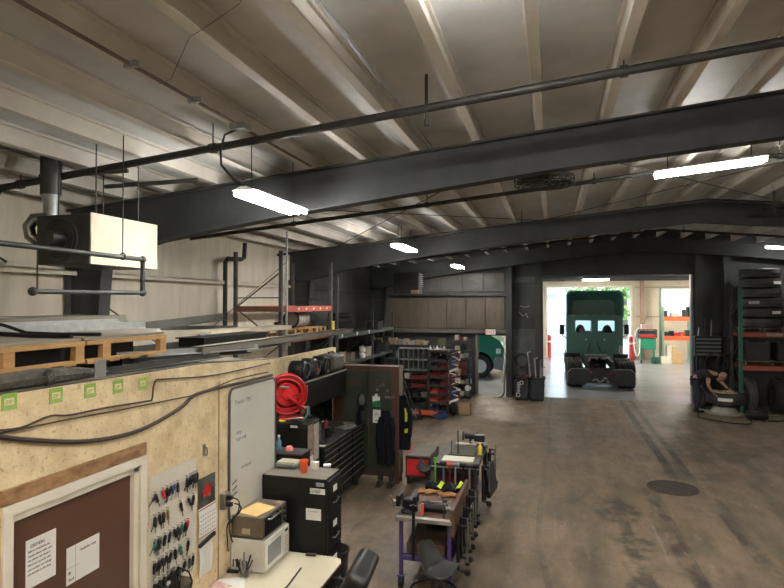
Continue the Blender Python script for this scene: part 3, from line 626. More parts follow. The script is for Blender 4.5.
build('body', B().lathe([(.0,-.3),(.17,-.3),(.19,-.2),(.17,-.1),(.19,0),(.17,.1),(.19,.2),(.17,.3),(0,.3)], (-5.3,11.55,2.86), 'Y', 18), cardg, t, smooth=True)
build('rim', B().torus((-5.3,11.24,2.86), .17, .02, 'Y'), blackm, t)
one('hose_coil', 'black coil of hose lying beside the drum on the rack pallet', 'hose', B().torus((-5.3,10.85,2.72), .16, .03, 'Z').torus((-5.3,10.85,2.78), .15, .03, 'Z'), rubber, smooth=True)
build('yellow_tag', B().box((-4.96,12.7,2.55), (-4.94,12.85,2.78)), mat('tag_yellow', (.6,.45,.06), .6), rack1)
# second rack further along the wall

t = T('pallet_rack', 'dark grey rack with green grey beams standing past the red beam rack', 'rack', (-5.5,16.3,0))
for y in (13.95, 17.0, 19.3): upright(t, y, x0=-6.1, x1=-5.3, z1=3.9 if y < 17 else 2.9)
gb = mat('beam_green_grey', (.1,.12,.1), .6)
for z in (2.38, 1.62, .8):
    for x in (-5.3, -6.1):
        build('beam', B().box((x-.03,13.99,z-.1), (x+.03,16.96,z)), gb, t); build('beam', B().box((x-.03,17.04,z-.1), (x+.03,19.26,z)), gb, t)
    build('shelf_board', B().box((-6.07,13.99,z-.02), (-5.33,19.26,z)), dsteel, t)
b = B()
for y in (14.2, 15.4, 16.5): b.box((-5.268,y,2.3), (-5.262,y+.1,2.4))
build('shelf_tag', b, paper, t)
def tire(name, label, c, R=.52, W_=.27, axis='Z', group=None, m=rubber):
    prof = [(R*.58,-W_*.42),(R*.62,-W_*.5),(R*.8,-W_*.54),(R*.93,-W_*.5),(R,-W_*.4),(R*.985,-W_*.2),(R,-W_*.15),(R,W_*.15),(R*.985,W_*.2),(R,W_*.4),(R*.93,W_*.5),(R*.8,W_*.54),(R*.62,W_*.5),(R*.58,W_*.42),(R*.58,-W_*.42)]
    return one(name, label, 'tire', B().lathe(prof, c, axis, 28), m, group, smooth=True)
for k, l in enumerate(('bottom', 'second', 'third', 'top')):
    tire('small_tire', f'{l} tire of the low stack on the green grey rack shelf', (-5.7,15.3,2.46+k*.135), .36, .12, group='small tires stacked on the wall rack')
G = 'goods on the grey wall rack'
its = [((-5.45,14.4,1.62),(.3,.4,.3),card,'brown carton on the middle shelf of the green grey rack'),
       ((-5.4,15.2,1.62),(.2,.35,.22),oldwood,'low grey box on the middle shelf of the green grey rack'),
       ((-5.4,16.6,1.62),(.25,.4,.28),beige,'tan box hanging near the middle shelf edge of the rack'),
       ((-5.4,17.5,1.62),(.3,.5,.4),blackm,'black case on the middle shelf of the far rack bay'),
       ((-5.4,18.5,1.62),(.3,.5,.3),dsteel,'grey case on the middle shelf nearest the end wall'),
       ((-5.4,17.6,2.38),(.35,.6,.25),dsteel,'flat grey box on the top shelf nearest the end wall'),
       ((-5.4,14.6,.8),(.3,.6,.4),blue,'blue crate on the lower shelf of the green grey rack'),
       ((-5.4,15.8,.8),(.3,.6,.3),blackm,'black crate beside the blue crate on the rack'),
       ((-5.4,16.6,.8),(.3,.4,.35),dred,'dark red crate on the lower rack shelf')]
for (x, y, z), (w, l, h), m, lab in its:
    one('storage_box', lab, 'box', B().box((x-w/2,y-l/2,z+.002), (x+w/2,y+l/2,z+h)).box((x-w/2-.01,y-l/2-.01,z+h-.04), (x+w/2+.01,y+l/2+.01,z+h)), m, G, bev=.008)
for k, z in enumerate((1.622, 1.8)):
    one('white_jug', ('lower' if k == 0 else 'upper')+' white jug stacked on the middle shelf of the green grey rack', 'jug', B().lathe([(0,0),(.07,0),(.075,.02),(.075,.11),(.03,.15),(.03,.175),(0,.175)], (-5.25,15.9,z), n=14), paper, 'white jugs on the rack', smooth=True)
# ================================================================ on the office wall
xf = OX+.002
G = 'green printed squares on the plywood wall'
for k, (px, py, w_) in enumerate(((9,401,''), (56,395,''), (90,390,''), (118,386,''), (143,383,''))):
    c = wx(px, py, OX); t = ['first and nearest','second','third','fourth','fifth and farthest'][k]
    s = T('green_print', f'{t} lime green printed square along the top of the plywood wall', 'printed mark', (OX,c.y,c.z-.05), G)
    build('square', B().box((OX,c.y-.048,c.z-.048), (OX+.002,c.y+.048,c.z+.042)), lime, s); build('centre', B().box((OX+.002,c.y-.03,c.z-.022), (OX+.0025,c.y+.03,c.z+.016)), osb, s)
    text('lettering', 'ZIP', .03, (OX+.0035,c.y-.025,c.z-.015), '+X', lime, s)
cab = lambda pts: [wx(a, q, OX+.02) for a, q in pts]
def smooth_pts(P, n=5):
    out = []
    for i in range(len(P)-1):
        p0, p1, p2, p3 = P[max(i-1,0)], P[i], P[i+1], P[min(i+2,len(P)-1)]
        for k in range(n):
            t = k/n; out.append(.5*((2*p1)+(p2-p0)*t+(2*p0-5*p1+4*p2-p3)*t*t+(3*p1-p0-3*p2+p3)*t**3))
    return out+[P[-1]]
cb = mat('cable_brown', (.035,.022,.018), .6)
one('wall_cable', 'thick black cable sagging along the plywood wall above the brown door', 'cable', B().tube(smooth_pts(cab([(-14,435),(30,440),(90,441),(140,430),(180,408),(197,394),(235,384),(272,375)])), .014, 7), cb, smooth=True)
one('wall_cable', 'thin upper cable stapled along the plywood wall under the green prints', 'cable', B().tube(smooth_pts(cab([(-14,431),(20,428),(50,416),(70,415),(110,407),(148,401),(152,399),(155,382),(165,379),(215,375),(270,363)])), .006, 6), cb)
one('wall_cable', 'thin lower cable running straight along the plywood wall toward the whiteboard', 'cable', B().tube(cab([(-14,436),(60,421),(120,410),(195,395),(235,379),(268,372)]), .005, 6), cb)
# door notices
dp = OX-.039
t = T('door_notice', 'typed notice headed in capitals taped to the brown door', 'notice', (dp,2.72,1.52))
build('sheet', B().box((dp,2.66,1.56), (dp+.0015,2.87,1.84)), paper, t)
text('heading', 'DRIVERS', .026, (dp+.002,2.69,1.79), '+X', ink, t)
for k, l in enumerate(('Before completing any','repairs please make sure','the yellow cab sheet is','filled out correctly with','unit number and mileage','and handed to the shop')):
    text('typed_line', l, .0165, (dp+.002,2.675,1.765-.026*k), '+X', ink, t)
t = T('door_notice', 'white sheet with a ruled drawing taped beside the typed notice', 'notice', (dp,3.05,1.46))
build('sheet', B().box((dp,2.95,1.45), (dp+.0015,3.22,1.68)), paper, t)
b = B().box((dp+.0015,3.02,1.45), (dp+.002,3.022,1.68)).box((dp+.0015,2.95,1.55), (dp+.002,3.05,1.552)); build('ruling', b, cardg, t)
text('handwriting', 'bottom row', .026, (dp+.002,3.06,1.625), '+X', ink, t); text('handwriting', '8-', .03, (dp+.002,2.965,1.51), '+X', ink, t); text('handwriting', '5to4', .024, (dp+.002,2.965,1.47), '+X', ink, t)
# pegboard + keys
pb = T('pegboard', 'white perforated key board screwed to the plywood between door and calendar', 'pegboard', (OX,3.93,1.0))
build('panel', B().box((OX,3.66,1.0), (OX+.006,4.24,1.92)), mat('pegboard_white', (.72,.68,.6), .5, col2=(.66,.6,.5), scale=5), pb)
b = B()
for i in range(22):
    for j in range(34): b.box((OX+.006,3.675+i*.0255,1.015+j*.0268), (OX+.0064,3.678+i*.0255,1.018+j*.0268))
o = build('peg_holes', b, ink, pb); o['kind'] = 'stuff'
keym = [black, blackm, blue, green, red, mat('brass', (.5,.35,.1), .35, .9), steel]
rows = [(1.80,[.03,.12,.17,.22,.26,.30,.42,.47,.50,.53,.56]), (1.63,[.03,.08,.13,.18,.34,.44,.51]), (1.45,[.03,.08,.15,.21,.26,.31,.36,.41,.44]),
        (1.29,[.03,.08,.12,.17,.22,.27,.33,.44]), (1.14,[.03,.09,.14,.24,.31,.40,.46,.51]), ]
kk = R_
special = {(0,1):(4,'red ring key hanging at the top row of the white key board'), (1,3):(5,'gold ringed key hanging on the second row of the key board'), (2,6):(3,'green tagged key hanging in the middle row of the key board'), (2,8):(4,'red tagged key hanging beside the green one on the key board'),
           (3,6):(3,'dark green tagged key on the fourth row of the key board'), (0,4):(2,'blue headed key hanging on the top row of the key board'), (2,0):(3,'green key at the door end of the middle row')}
for i, (z, ys) in enumerate(rows):
    for j, dy in enumerate(ys):
        y = 3.67+dy; zz = z+dy*.02
        sp = special.get((i, j)); m = keym[sp[0]] if sp else keym[kk.choice((0, 0, 1))]
        lab = sp[1] if sp else 'black headed vehicle key hanging on a hook of the white key board'
        t = T('vehicle_key', lab, 'key', (OX+.02,y,zz), 'vehicle keys hanging on the white key board')
        build('ring', B().torus((OX+.022,y,zz-.012), .012, .0015, 'X', 12, 4).cyl((OX,y,zz), (OX+.03,y,zz+.003), .002, n=5), steel if not (sp and sp[0] in (4,5)) else m, t)
        a = kk.uniform(-.25, .25); w = kk.uniform(.013,.02)
        q = B(); q.T = Matrix.Translation((OX+.024,y,zz-.02)) @ Matrix.Rotation(a*2.2, 4, 'X'); q.sph((0,0,-.022), (.01,w*1.15,.032), 10); q.box((-.006,-w*.6,-.07), (.006,w*.6,-.03)); build('head', q, m, t, smooth=50)
        q = B(); q.T = Matrix.Translation((OX+.024,y,zz-.02)) @ Matrix.Rotation(a*2.2, 4, 'X'); q.box((-.0015,-.0045,-.115), (.0015,.0045,-.07)); build('blade', q, steel, t)
        if kk.random() < .45:
            q = B(); q.T = Matrix.Translation((OX+.034,y,zz-.02)) @ Matrix.Rotation(-a*2-.5, 4, 'X'); q.sph((0,0,-.03), (.006,w*.9,.03), 8).box((-.0015,-.004,-.1), (.0015,.004,-.05)); build('fob', q, m, t, smooth=50)
for y, z, l in ((3.86,1.11,'grey booklet clipped among the keys on the bottom row'), (3.7,1.40,'green and grey card hanging among the keys near the door frame')):
    one('key_card', l, 'card', B().box((OX+.012,y,z-.05), (OX+.016,y+.09,z+.04)), mat('card_grey', (.25,.24,.22), .6))
one('coat_hook', 'small bent metal hook on the plywood above the calendar', 'hook', B().tube([(OX,4.36,1.98),(OX+.03,4.36,1.97),(OX+.035,4.36,1.92),(OX+.02,4.36,1.9)], .006, 6).box((OX,4.34,1.9),(OX+.004,4.38,2.0)), steel)
# calendar
t = T('wall_calendar', 'wall calendar with a red truck picture pinned beside the key board', 'calendar', (OX,4.4,1.2))
build('picture', B().box((OX,4.27,1.47), (OX+.003,4.53,1.72)), mat('picture_dark', (.03,.04,.03), .5, col2=(.12,.12,.11), scale=8), t)
b = B(); y, z = 4.4, 1.56
b.box((OX+.003,y-.06,z-.01), (OX+.0045,y+.07,z+.045)).box((OX+.003,y-.03,z+.045), (OX+.0045,y+.05,z+.09)); build('truck_print', b, red, t)
build('wheel_print', B().cyl((OX+.003,y-.035,z-.01),(OX+.006,y-.035,z-.01),.018,n=12).cyl((OX+.003,y+.04,z-.01),(OX+.006,y+.04,z-.01),.018,n=12), steel, t)
build('month_sheet', B().sheet(lambda u, v: (OX+.008+.012*math.sin(PI*v), 4.27+.26*u, 1.21+.26*v), 4, 6, .001), paper, t)
build('red_rule', B().box((OX+.012,4.272,1.455), (OX+.0135,4.528,1.463)).box((OX+.012,4.272,1.225), (OX+.0135,4.528,1.231)), red_ink, t)
b = B()
for j in range(5):
    for i in range(7): b.box((OX+.021,4.285+i*.034,1.26+j*.036), (OX+.0215,4.30+i*.034,1.268+j*.036))
o = build('dates', b, mat('grey_ink', (.25,.25,.25), .7), t)
t = T('clipboard_list', 'printed list sheet under a black clip hanging below the calendar', 'list', (OX,4.38,.9))
build('sheet', B().sheet(lambda u, v: (OX+.01+.01*math.sin(PI*v), 4.28+.19*u, .9+.29*v), 3, 5, .001), paper, t)
build('clip', B().bar((OX+.02,4.27,1.17), (OX+.02,4.5,1.2), .02, .03), ink, t)
b = B()
for j in range(10): b.box((OX+.022,4.31,.93+j*.022), (OX+.0225,4.43,.932+j*.022))
build('printed_lines', b, mat('grey_ink', (.25,.25,.25), .7), t)
# outlet
t = T('wall_outlet', 'metal outlet box with black plugs at the lower corner of the whiteboard', 'outlet', (OX,4.7,1.35))
build('box', B().box((OX,4.6,1.36), (OX+.05,4.71,1.5)), steel, t, bev=.006)
for z in (1.4, 1.46): build('plug', B().box((OX+.05,4.63,z-.018), (OX+.1,4.67,z+.018)), black, t, bev=.005)
for k, (ya, l) in enumerate(((4.66,'black power cord dropping from the outlet to the toaster oven'), (4.69,'black power cord dropping from the outlet behind the microwave'))):
    one('power_cable', l, 'cord', B().tube(smooth_pts([Vector(q) for q in ((OX+.1,ya,1.46-.06*k),(OX+.15,ya+.02,1.42-.05*k),(OX+.12,ya+.04,1.3),(OX+.03,ya+.03,1.2),(OX+.03,ya+.03+.04*k,1.04),(OX+.02,ya+.06+.1*k,.95))]), .006, 6), black)
# mesh wall file
t = T('wire_file_holder', 'black wire mesh file holder on the wall below the keys', 'file holder', (OX,3.87,.85))
def mesh_panel(P0, U, V, nu, nv, r=.0012):
    b = B(); P0, U, V = Vector(P0), Vector(U), Vector(V)
    for i in range(nu+1): p = P0+U*i/nu; b.bar(p, p+V, r*2)
    for j in range(nv+1): p = P0+V*j/nv; b.bar(p, p+U, r*2)
    return b
build('back_mesh', mesh_panel((OX+.02,3.73,.78), (0,.28,0), (.0,0,.32), 16, 18), rubber, t)
build('front_mesh', mesh_panel((OX+.08,3.73,.72), (0,.28,0), (.05,0,.3), 16, 16), rubber, t)
b = B().tube([(OX+.02,3.73,.78),(OX+.02,3.73,1.11),(OX+.02,4.01,1.11),(OX+.02,4.01,.78)], .007, 6).tube([(OX+.08,3.73,.72),(OX+.13,3.73,1.02),(OX+.13,4.01,1.02),(OX+.08,4.01,.72)], .007, 6)
b.tube([(OX+.02,3.73,1.11),(OX+.1,3.73,1.09),(OX+.13,3.73,1.02)], .007, 6).tube([(OX+.02,4.01,1.11),(OX+.1,4.01,1.09),(OX+.13,4.01,1.02)], .007, 6); build('rim', b, rubber, t)
build('mesh_skin', B().box((OX+.021,3.73,.78), (OX+.023,4.01,1.1)).box((OX+.03,4.008,.8), (OX+.12,4.012,1.05)), mat('mesh_dark', (.02,.02,.02), .6, alpha=.5), t)
build('label_slot', B().box((OX+.021,3.84,1.05), (OX+.03,3.88,1.075)), white, t)
# whiteboard
t = T('whiteboard', 'large whiteboard with faint writing in a grey rounded frame', 'whiteboard', (OX,5.2,1.2))
build('panel', B().box((OX+.004,4.75,1.2), (OX+.014,5.64,2.4)), mat('whiteboard_face', (.66,.66,.6), .25, col2=(.6,.6,.54), scale=2), t)
q = []; ya, yb, za, zb, rr = 4.74, 5.65, 1.19, 2.41, .07
for (cy, cz, a0) in ((yb-rr,zb-rr,0), (ya+rr,zb-rr,PI/2), (ya+rr,za+rr,PI), (yb-rr,za+rr,3*PI/2)):
    for k in range(5): a = a0+k*PI/8; q.append((OX+.014, cy+rr*math.cos(a), cz+rr*math.sin(a)))
build('frame', B().tube(q+[q[0]], .012, 7), mat('frame_grey', (.12,.12,.11), .4, .4), t, smooth=True)
wk = mat('marker_faint', (.22,.24,.25), .5)
for s_, y, z, sz in (('Trucks / PM', 4.83, 2.25, .06), ('shop', 4.86, 1.97, .05), ('keys only', 4.86, 1.91, .05), ('call dispatch', 4.95, 1.63, .04)):
    text('handwriting', s_, sz, (OX+.0145,y,z), '+X', wk, t)
b = B()
for k in range(3): b.bar((OX+.018,4.79,1.53-k*.055), (OX+.018,4.87,1.55-k*.055), .006)
build('marker_stroke', b, ink, t)
# ================================================================ desk area
D1 = -1.93
t = T('desk', 'cream topped office desk along the plywood wall holding the microwave', 'desk', (-2.4,4.6,0))
build('desktop', B().prism([(OX+.005,3.75),(D1,3.75),(D1,5.2),(D1-.03,5.27),(D1-.1,5.3),(OX+.005,5.3)], 'Z', .72, .75), cream, t, bev=.004)
build('edge_band', B().box((D1,3.76,.722), (D1+.004,5.2,.748)), brown, t)
for y in (3.8, 5.22): build('leg_panel', B().box((-2.8,y,.0), (D1-.15,y+.03,.72)), dsteel, t)
build('modesty_panel', B().box((-2.82,3.83,.3), (-2.8,5.22,.72)), dsteel, t)
t = T('microwave', 'white microwave oven on the desk under the toaster oven', 'microwave', (-2.68,5.02,.75))
mw = mat('microwave_white', (.68,.66,.6), .4)
build('body', B().box((-2.85,4.78,.762), (-2.52,5.27,1.045)), mw, t, bev=.006)
build('door', B().box((-2.52,4.785,.77), (-2.5,5.14,1.038)), mat('microwave_door', (.78,.77,.72), .3), t, bev=.006)
build('window', B().box((-2.5,4.83,.82), (-2.497,5.09,.99)), mat('microwave_window', (.3,.31,.3), .2), t)
build('control_panel', B().box((-2.52,5.145,.77), (-2.5,5.268,1.038)), mat('microwave_door', (.78,.77,.72), .3), t, bev=.004)
build('display', B().box((-2.5,5.18,.985), (-2.498,5.24,1.01)), ink, t)
b = B()
for i in range(3):
    for j in range(5): b.box((-2.5,5.175+i*.025,.8+j*.033), (-2.498,5.19+i*.025,.815+j*.033))
build('keypad', b, beige, t)
b = B()
for k in range(5): b.box((-2.83+k*.033,4.777,.785), (-2.815+k*.033,4.78,.855))
build('vent_slots', b, mat('slot_dark', (.06,.05,.045), .6), t)
for x in (-2.82, -2.55):
    for y in (4.82, 5.22): build('foot', B().cyl((x,y,.75), (x,y,.764), .012, n=8), black, t)
t = T('toaster_oven', 'grey brown toaster oven standing on top of the microwave', 'toaster oven', (-2.68,5.02,1.05))
tm = mat('toaster_steel', (.2,.165,.125), .35, .5, col2=(.13,.11,.085), scale=4)
build('body', B().box((-2.85,4.79,1.06), (-2.53,5.28,1.25)), tm, t, bev=.012)
build('glass_door', B().box((-2.53,4.82,1.075), (-2.515,5.14,1.235)), mat('dark_glass', (.02,.02,.022), .1), t, bev=.003)
build('handle', B().tube([(-2.515,4.86,1.22),(-2.49,4.87,1.22),(-2.49,5.09,1.22),(-2.515,5.1,1.22)], .007, 7), steel, t)
for z in (1.1, 1.155, 1.21): build('knob', B().cyl((-2.53,5.21,z), (-2.505,5.21,z), .017, n=12), black, t)
for x in (-2.82, -2.56):
    for y in (4.83, 5.24): build('foot', B().cyl((x,y,1.047), (x,y,1.062), .012, n=8), black, t)
build('sticker', B().box((-2.74,4.787,1.09), (-2.66,4.79,1.14)), mat('sticker_pale', (.42,.38,.3), .5), t)
one('envelope', 'yellow manila envelope lying on top of the toaster oven', 'envelope', B().add([(-2.83,4.86,1.2515),(-2.6,4.8,1.2515),(-2.55,5.08,1.2515),(-2.78,5.15,1.2515),(-2.83,4.86,1.256),(-2.6,4.8,1.256),(-2.55,5.08,1.256),(-2.78,5.15,1.256)], [(3,2,1,0),(4,5,6,7),(0,1,5,4),(1,2,6,5),(2,3,7,6),(3,0,4,7)]), mat('manila', (.75,.5,.2), .7))
one('receipt_slip', 'small pinkish paper at the far corner of the toaster oven top', 'paper', B().box((-2.62,5.18,1.2515), (-2.55,5.25,1.253)), mat('pink_paper', (.5,.3,.25), .7))
c = wz(244, 577, .75)
t = T('pen_cup', 'wire pen cup full of pens and pliers before the microwave', 'pen cup', (c.x,c.y,.75))
x, y = c.x, c.y
b = B()
for k in range(16): a = 2*PI*k/16; b.cyl((x+.036*math.cos(a),y+.036*math.sin(a),.752), (x+.042*math.cos(a),y+.042*math.sin(a),.85), .0016, n=4)
for z in (.754, .78, .815, .85): b.torus((x,y,z), .036+(z-.75)*.06, .002, 'Z', 20, 4)
b.cyl((x,y,.751),(x,y,.754),.036,n=16)
build('wire_basket', b, steel, t)
for k in range(7):
    a = 2*PI*k/7+.3; one('pen', ['black pen leaning in the wire pen cup','dark marker leaning in the wire pen cup','steel scissors handle standing in the wire pen cup'][k % 3], 'pen',
        B().cyl((x+.012*math.cos(a),y+.012*math.sin(a),.76), (x+.075*math.cos(a),y+.075*math.sin(a),.9+.02*(k % 3)), .008 if k % 3 else .006, n=7), [ink, black, steel][k % 3], 'pens in the wire cup')
c = wz(226, 584, .75); one('paper_sheet', 'white printed papers lying on the desk beside the pen cup', 'paper', B().ob((c.x+.02,c.y,.753), (.28,.21,.004), rz=.5), paper)
c = wz(213, 590, .75); one('paper_sheet', 'paper with red print at the wall edge of the desk', 'paper', B().ob((c.x,c.y,.759), (.2,.25,.003), rz=-.3), mat('red_print_paper', (.7,.6,.56), .7, col2=(.45,.1,.1), scale=16))
c = wz(231, 571, .75); one('phone_handset', 'flat black handset lying by the near corner of the microwave', 'handset', B().ob((c.x+.02,c.y-.02,.76), (.14,.04,.02), rz=.1), black, bev=.006)
c = wz(311, 556, .75); one('stapler_block', 'small dark block lying at the far end of the desk', 'block', B().ob((c.x,c.y,.765), (.1,.035,.025), rz=.15), mat('block_dark', (.06,.03,.02), .5), bev=.004)
a, d_ = wz(301, 568, .76), wz(286, 588, .76)
t = T('marker_stick', 'thin black stick lying diagonally on the desk', 'stick', tuple(a))
build('shaft', B().cyl(a, d_, .007, n=8), ink, t); build('grip', B().cyl(d_, d_+(d_-a)*.3, .012, n=8), black, t)
# office chair
t = T('office_chair', 'black padded office chair tucked against the desk end', 'chair', (-1.62,4.75,0))
leather = mat('black_leather', (.014,.014,.014), .42, col2=(.022,.021,.02), scale=14, bump=.1)
def pad(c, size, rot=(0,0,0), m=leather, par=t, name='backrest', bv=.06):
    b = B(); b.ob(c, size, rx=rot[0], ry=rot[1], rz=rot[2]); return build(name, b, m, par, bev=bv, seg=5, smooth=60)
pad((-1.7,4.88,.7), (.2,.6,.5), (0,.5,.1))
pad((-1.79,4.85,.55), (.2,.4,.14), (0,.1,.1), name='lumbar_cushion', bv=.05)
pad((-1.86,4.75,.47), (.5,.5,.1), (0,0,.1), name='seat', bv=.04)
build('column', B().cyl((-1.78,4.75,.1), (-1.78,4.75,.43), .03, n=12), dsteel, t)
for k in range(5):
    a = 2*PI*k/5+.3; x, y = -1.78+.28*math.cos(a), 4.75+.28*math.sin(a)
    l = build('base_arm', B().bar((-1.78,4.75,.1), (x,y,.075), .045, .03), black, t); build('caster', B().cyl((x-.02,y,.03), (x+.02,y,.03), .03, n=12), rubber, l)
build('armrest', B().tube([(-2.0,5.03,.47),(-2.02,5.06,.66),(-1.75,5.06,.66)], .018, 8), black, t)
t = T('waste_bin', 'black rubber bin top showing behind the desk corner beside the filing cabinet', 'bin', (-2.28,5.95,0))
build('body', B().lathe([(0,0),(.12,0),(.15,.5),(.16,.53),(.145,.53),(.11,.02),(0,.02)], (-2.28,5.95,.001), n=24), rubber, t, smooth=True)
build('rim', B().torus((-2.28,5.95,.53), .155, .012), black, t)
# filing cabinet
FZ = 1.47; fx0, fx1, fy0, fy1 = -2.83, -2.14, 5.34, 5.73
t = T('filing_cabinet', 'tall black filing cabinet with papers taped on its side at the desk end', 'cabinet', (-2.48,5.53,0))
build('body', B().box((fx0,fy0,0), (fx1,fy1,FZ-.004)), blackm, t, bev=.006)
build('top_cover', B().box((fx0,fy0+.004,FZ-.004), (fx1-.004,fy1-.004,FZ)), mat('cabinet_top', (.16,.14,.11), .5, col2=(.1,.09,.075), scale=9), t)
for k in range(4):
    z = .06+k*.35; d = build('drawer', B().box((fx1,fy0+.015,z), (fx1+.02,fy1-.015,z+.335)), blackm, t, bev=.004)
    build('handle', B().tube([(fx1+.02,fy0+.13,z+.1),(fx1+.045,fy0+.14,z+.1),(fx1+.045,fy1-.14,z+.12),(fx1+.02,fy1-.13,z+.12)], .006, 6), steel, d)
    build('label_card', B().box((fx1+.02,fy0+.14,z+.2), (fx1+.024,fy0+.24,z+.26)), paper, d)
yy = fy0-.001
def tp(px, py): return wy(px, py, yy)
a, d_ = tp(310,488), tp(325,495); build('sticker', B().box((a.x,yy-.001,d_.z), (d_.x,yy,a.z)), paper, t)
text('lettering', 'CHASE', .036, (a.x+.005,yy-.0015,a.z-.032), '-Y', ink, t); text('lettering', 'DRIVERS', .026, (a.x+.005,yy-.0015,d_.z+.008), '-Y', ink, t)
a, d_ = tp(316,482.6), tp(324,487); build('sticker', B().box((a.x,yy-.001,d_.z), (d_.x,yy,a.z)), mat('pale_blue_tape', (.4,.5,.48), .6), t)
text('lettering', '0106', .026, (a.x+.003,yy-.0015,d_.z+.007), '-Y', ink, t)
a, d_ = tp(306,508), tp(321,521); build('notice_sheet', B().box((a.x,yy-.0015,d_.z), (d_.x,yy,a.z)), paper, t)
text('lettering', 'CLEANING', .022, (a.x+.02,yy-.002,a.z-.035), '-Y', mat('grey_ink', (.25,.25,.25), .7), t)
# things on the cabinet
c = wz(287, 467, FZ)
t = T('tablet_case', 'beige topped grey case lying on the filing cabinet', 'case', (c.x,c.y,FZ))
build('base', B().ob((c.x+.02,c.y,FZ+.03), (.24,.16,.05), rz=.0), mat('case_grey', (.13,.13,.11), .5), t, bev=.02, seg=3)
build('lid', B().ob((c.x+.02,c.y,FZ+.062), (.21,.14,.022)), mat('case_lid', (.35,.33,.25), .5), t, bev=.01)
c = wz(304, 472.5, FZ)
t = T('party_cup', 'orange red disposable cup standing on the filing cabinet', 'cup', (c.x,c.y,FZ)); cup = mat('cup_orange', (.85,.11,.025), .4)
build('body', B().lathe([(0,0),(.032,0),(.045,.125),(.043,.125),(.03,.004),(0,.004)], (c.x,c.y,FZ+.001), n=24), cup, t, smooth=True)
build('rim', B().torus((c.x,c.y,FZ+.126), .045, .003), cup, t); build('band', B().torus((c.x,c.y,FZ+.07), .039, .003), cup, t)
c = wz(315, 468.5, FZ); one('tape_box', 'small white box beside the orange cup on the cabinet', 'box', B().box((c.x-.035,c.y-.03,FZ), (c.x+.035,c.y+.03,FZ+.07)).cyl((c.x-.035,c.y-.031,FZ+.04),(c.x-.034,c.y-.031,FZ+.04),.01,n=6), mat('box_white', (.75,.7,.64), .5), bev=.006)
c = wz(327, 467.5, FZ); one('paper_roll', 'short white roll lying near the corner of the cabinet top', 'roll', B().cyl((c.x-.035,c.y-.01,FZ+.02), (c.x+.035,c.y+.02,FZ+.02), .02, n=14), paper, smooth=True)
# black case behind + bottle + red lid
t = T('black_cabinet', 'low black cabinet standing directly behind the filing cabinet', 'cabinet', (-2.78,6.15,0))
build('body', B().box((-3.05,5.95,0), (-2.68,6.2,1.51)), blackm, t, bev=.006); build('top', B().box((-3.06,5.94,1.51), (-2.67,6.21,1.525)), dsteel, t)
t = T('spray_bottle', 'small blue white bottle standing on the low black cabinet', 'bottle', (-3.0,6.05,1.526))
build('body', B().lathe([(0,0),(.025,0),(.027,.01),(.027,.1),(.012,.13),(.012,.15),(0,.15)], (-3.0,6.05,1.526), n=14), mat('bottle_blue', (.12,.25,.38), .3), t, smooth=True); build('cap', B().cyl((-3.0,6.05,1.675), (-3.0,6.05,1.7), .014, n=10), paper, t)
c = wz(289.5, 450.5, 1.526); one('red_lid_tub', 'round tub with red side and white lid on the low black cabinet', 'tub', B().lathe([(0,0),(.045,0),(.045,.025),(.03,.05),(0,.055)], (c.x,c.y,1.526), n=16), mat('lid_pink', (.7,.2,.18), .5), smooth=True)
# ================================================================ shop floor, left side
# cabinet with posters, reel
t = T('supply_cabinet', 'narrow black cabinet with posters on its side below the red hose reel', 'cabinet', (-3.4,7.2,0))
build('body', B().box((-3.75,7.0,0), (-3.07,7.42,1.62)), blackm, t, bev=.006)
build('poster', B().box((-3.069,7.02,1.2), (-3.066,7.2,1.6)), mat('poster_print', (.45,.3,.22), .5, col2=(.12,.1,.09), scale=12), t)
build('poster', B().box((-3.069,7.02,.95), (-3.066,7.2,1.19)), paper, t)
build('poster', B().box((-3.069,7.22,1.1), (-3.066,7.38,1.58)), mat('poster_pale', (.5,.48,.45), .5, col2=(.35,.25,.2), scale=9), t)
a = wy(294,424,6.998); build('tag_card', B().box((a.x-.05,6.996,a.z-.2), (a.x+.05,6.999,a.z-.02)), paper, t)
text('lettering', 'LOTO', .03, (a.x-.04,6.9955,a.z-.08), '-Y', ink, t)
build('front_door', B().box((-3.74,6.985,.05), (-3.09,7.0,1.57)), blackm, t, bev=.004)
build('handle', B().box((-3.16,6.97,.8), (-3.14,6.985,1.0)), steel, t)
c = Vector((-3.5,7.3,1.96))
t = T('hose_reel', 'bright red spring hose reel mounted above the black supply cabinet', 'hose reel', (-3.5,7.3,1.62)); T0 = Matrix.Translation(c) @ Matrix.Rotation(math.radians(28), 4, 'Z')
def rb(): b = B(); b.T = T0; return b
build('side_disc', rb().lathe([(.06,-.09),(.15,-.09),(.155,-.075),(.15,-.06),(.06,-.06)], axis='Y', n=32).torus((0,-.08,0), .262, .014, 'Y', 32, 8).bar((-.26,-.08,0),(.26,-.08,0),.05,.012).bar((0,-.08,-.26),(0,-.08,.26),.012,.05), red, t, smooth=50)
build('side_disc', rb().lathe([(.06,.09),(.27,.09),(.275,.075),(.27,.06),(.06,.06)], axis='Y', n=32), red, t, smooth=True)
b = rb()
for k in range(5): b.torus((0,-.05+.025*k,0), .205, .015, 'Y', 28, 7)
for k in range(4): b.torus((0,-.04+.027*k,0), .235, .015, 'Y', 28, 7)
build('hose', b, red, t, smooth=True)
build('hub', rb().cyl((0,-.13,0), (0,.13,0), .07, n=18), red, t, bev=.006)
b = rb().bar((0,-.13,0), (.25,-.12,-.22), .07, .03).bar((0,.13,0), (.2,.13,-.3), .06, .02).box((-.1,-.12,-.33), (.22,.13,-.31)); build('arm', b, red, t, bev=.006)
b = rb().box((.19,-.15,-.28), (.3,-.05,-.16)); build('roller_guide', b, steel, t, bev=.01)
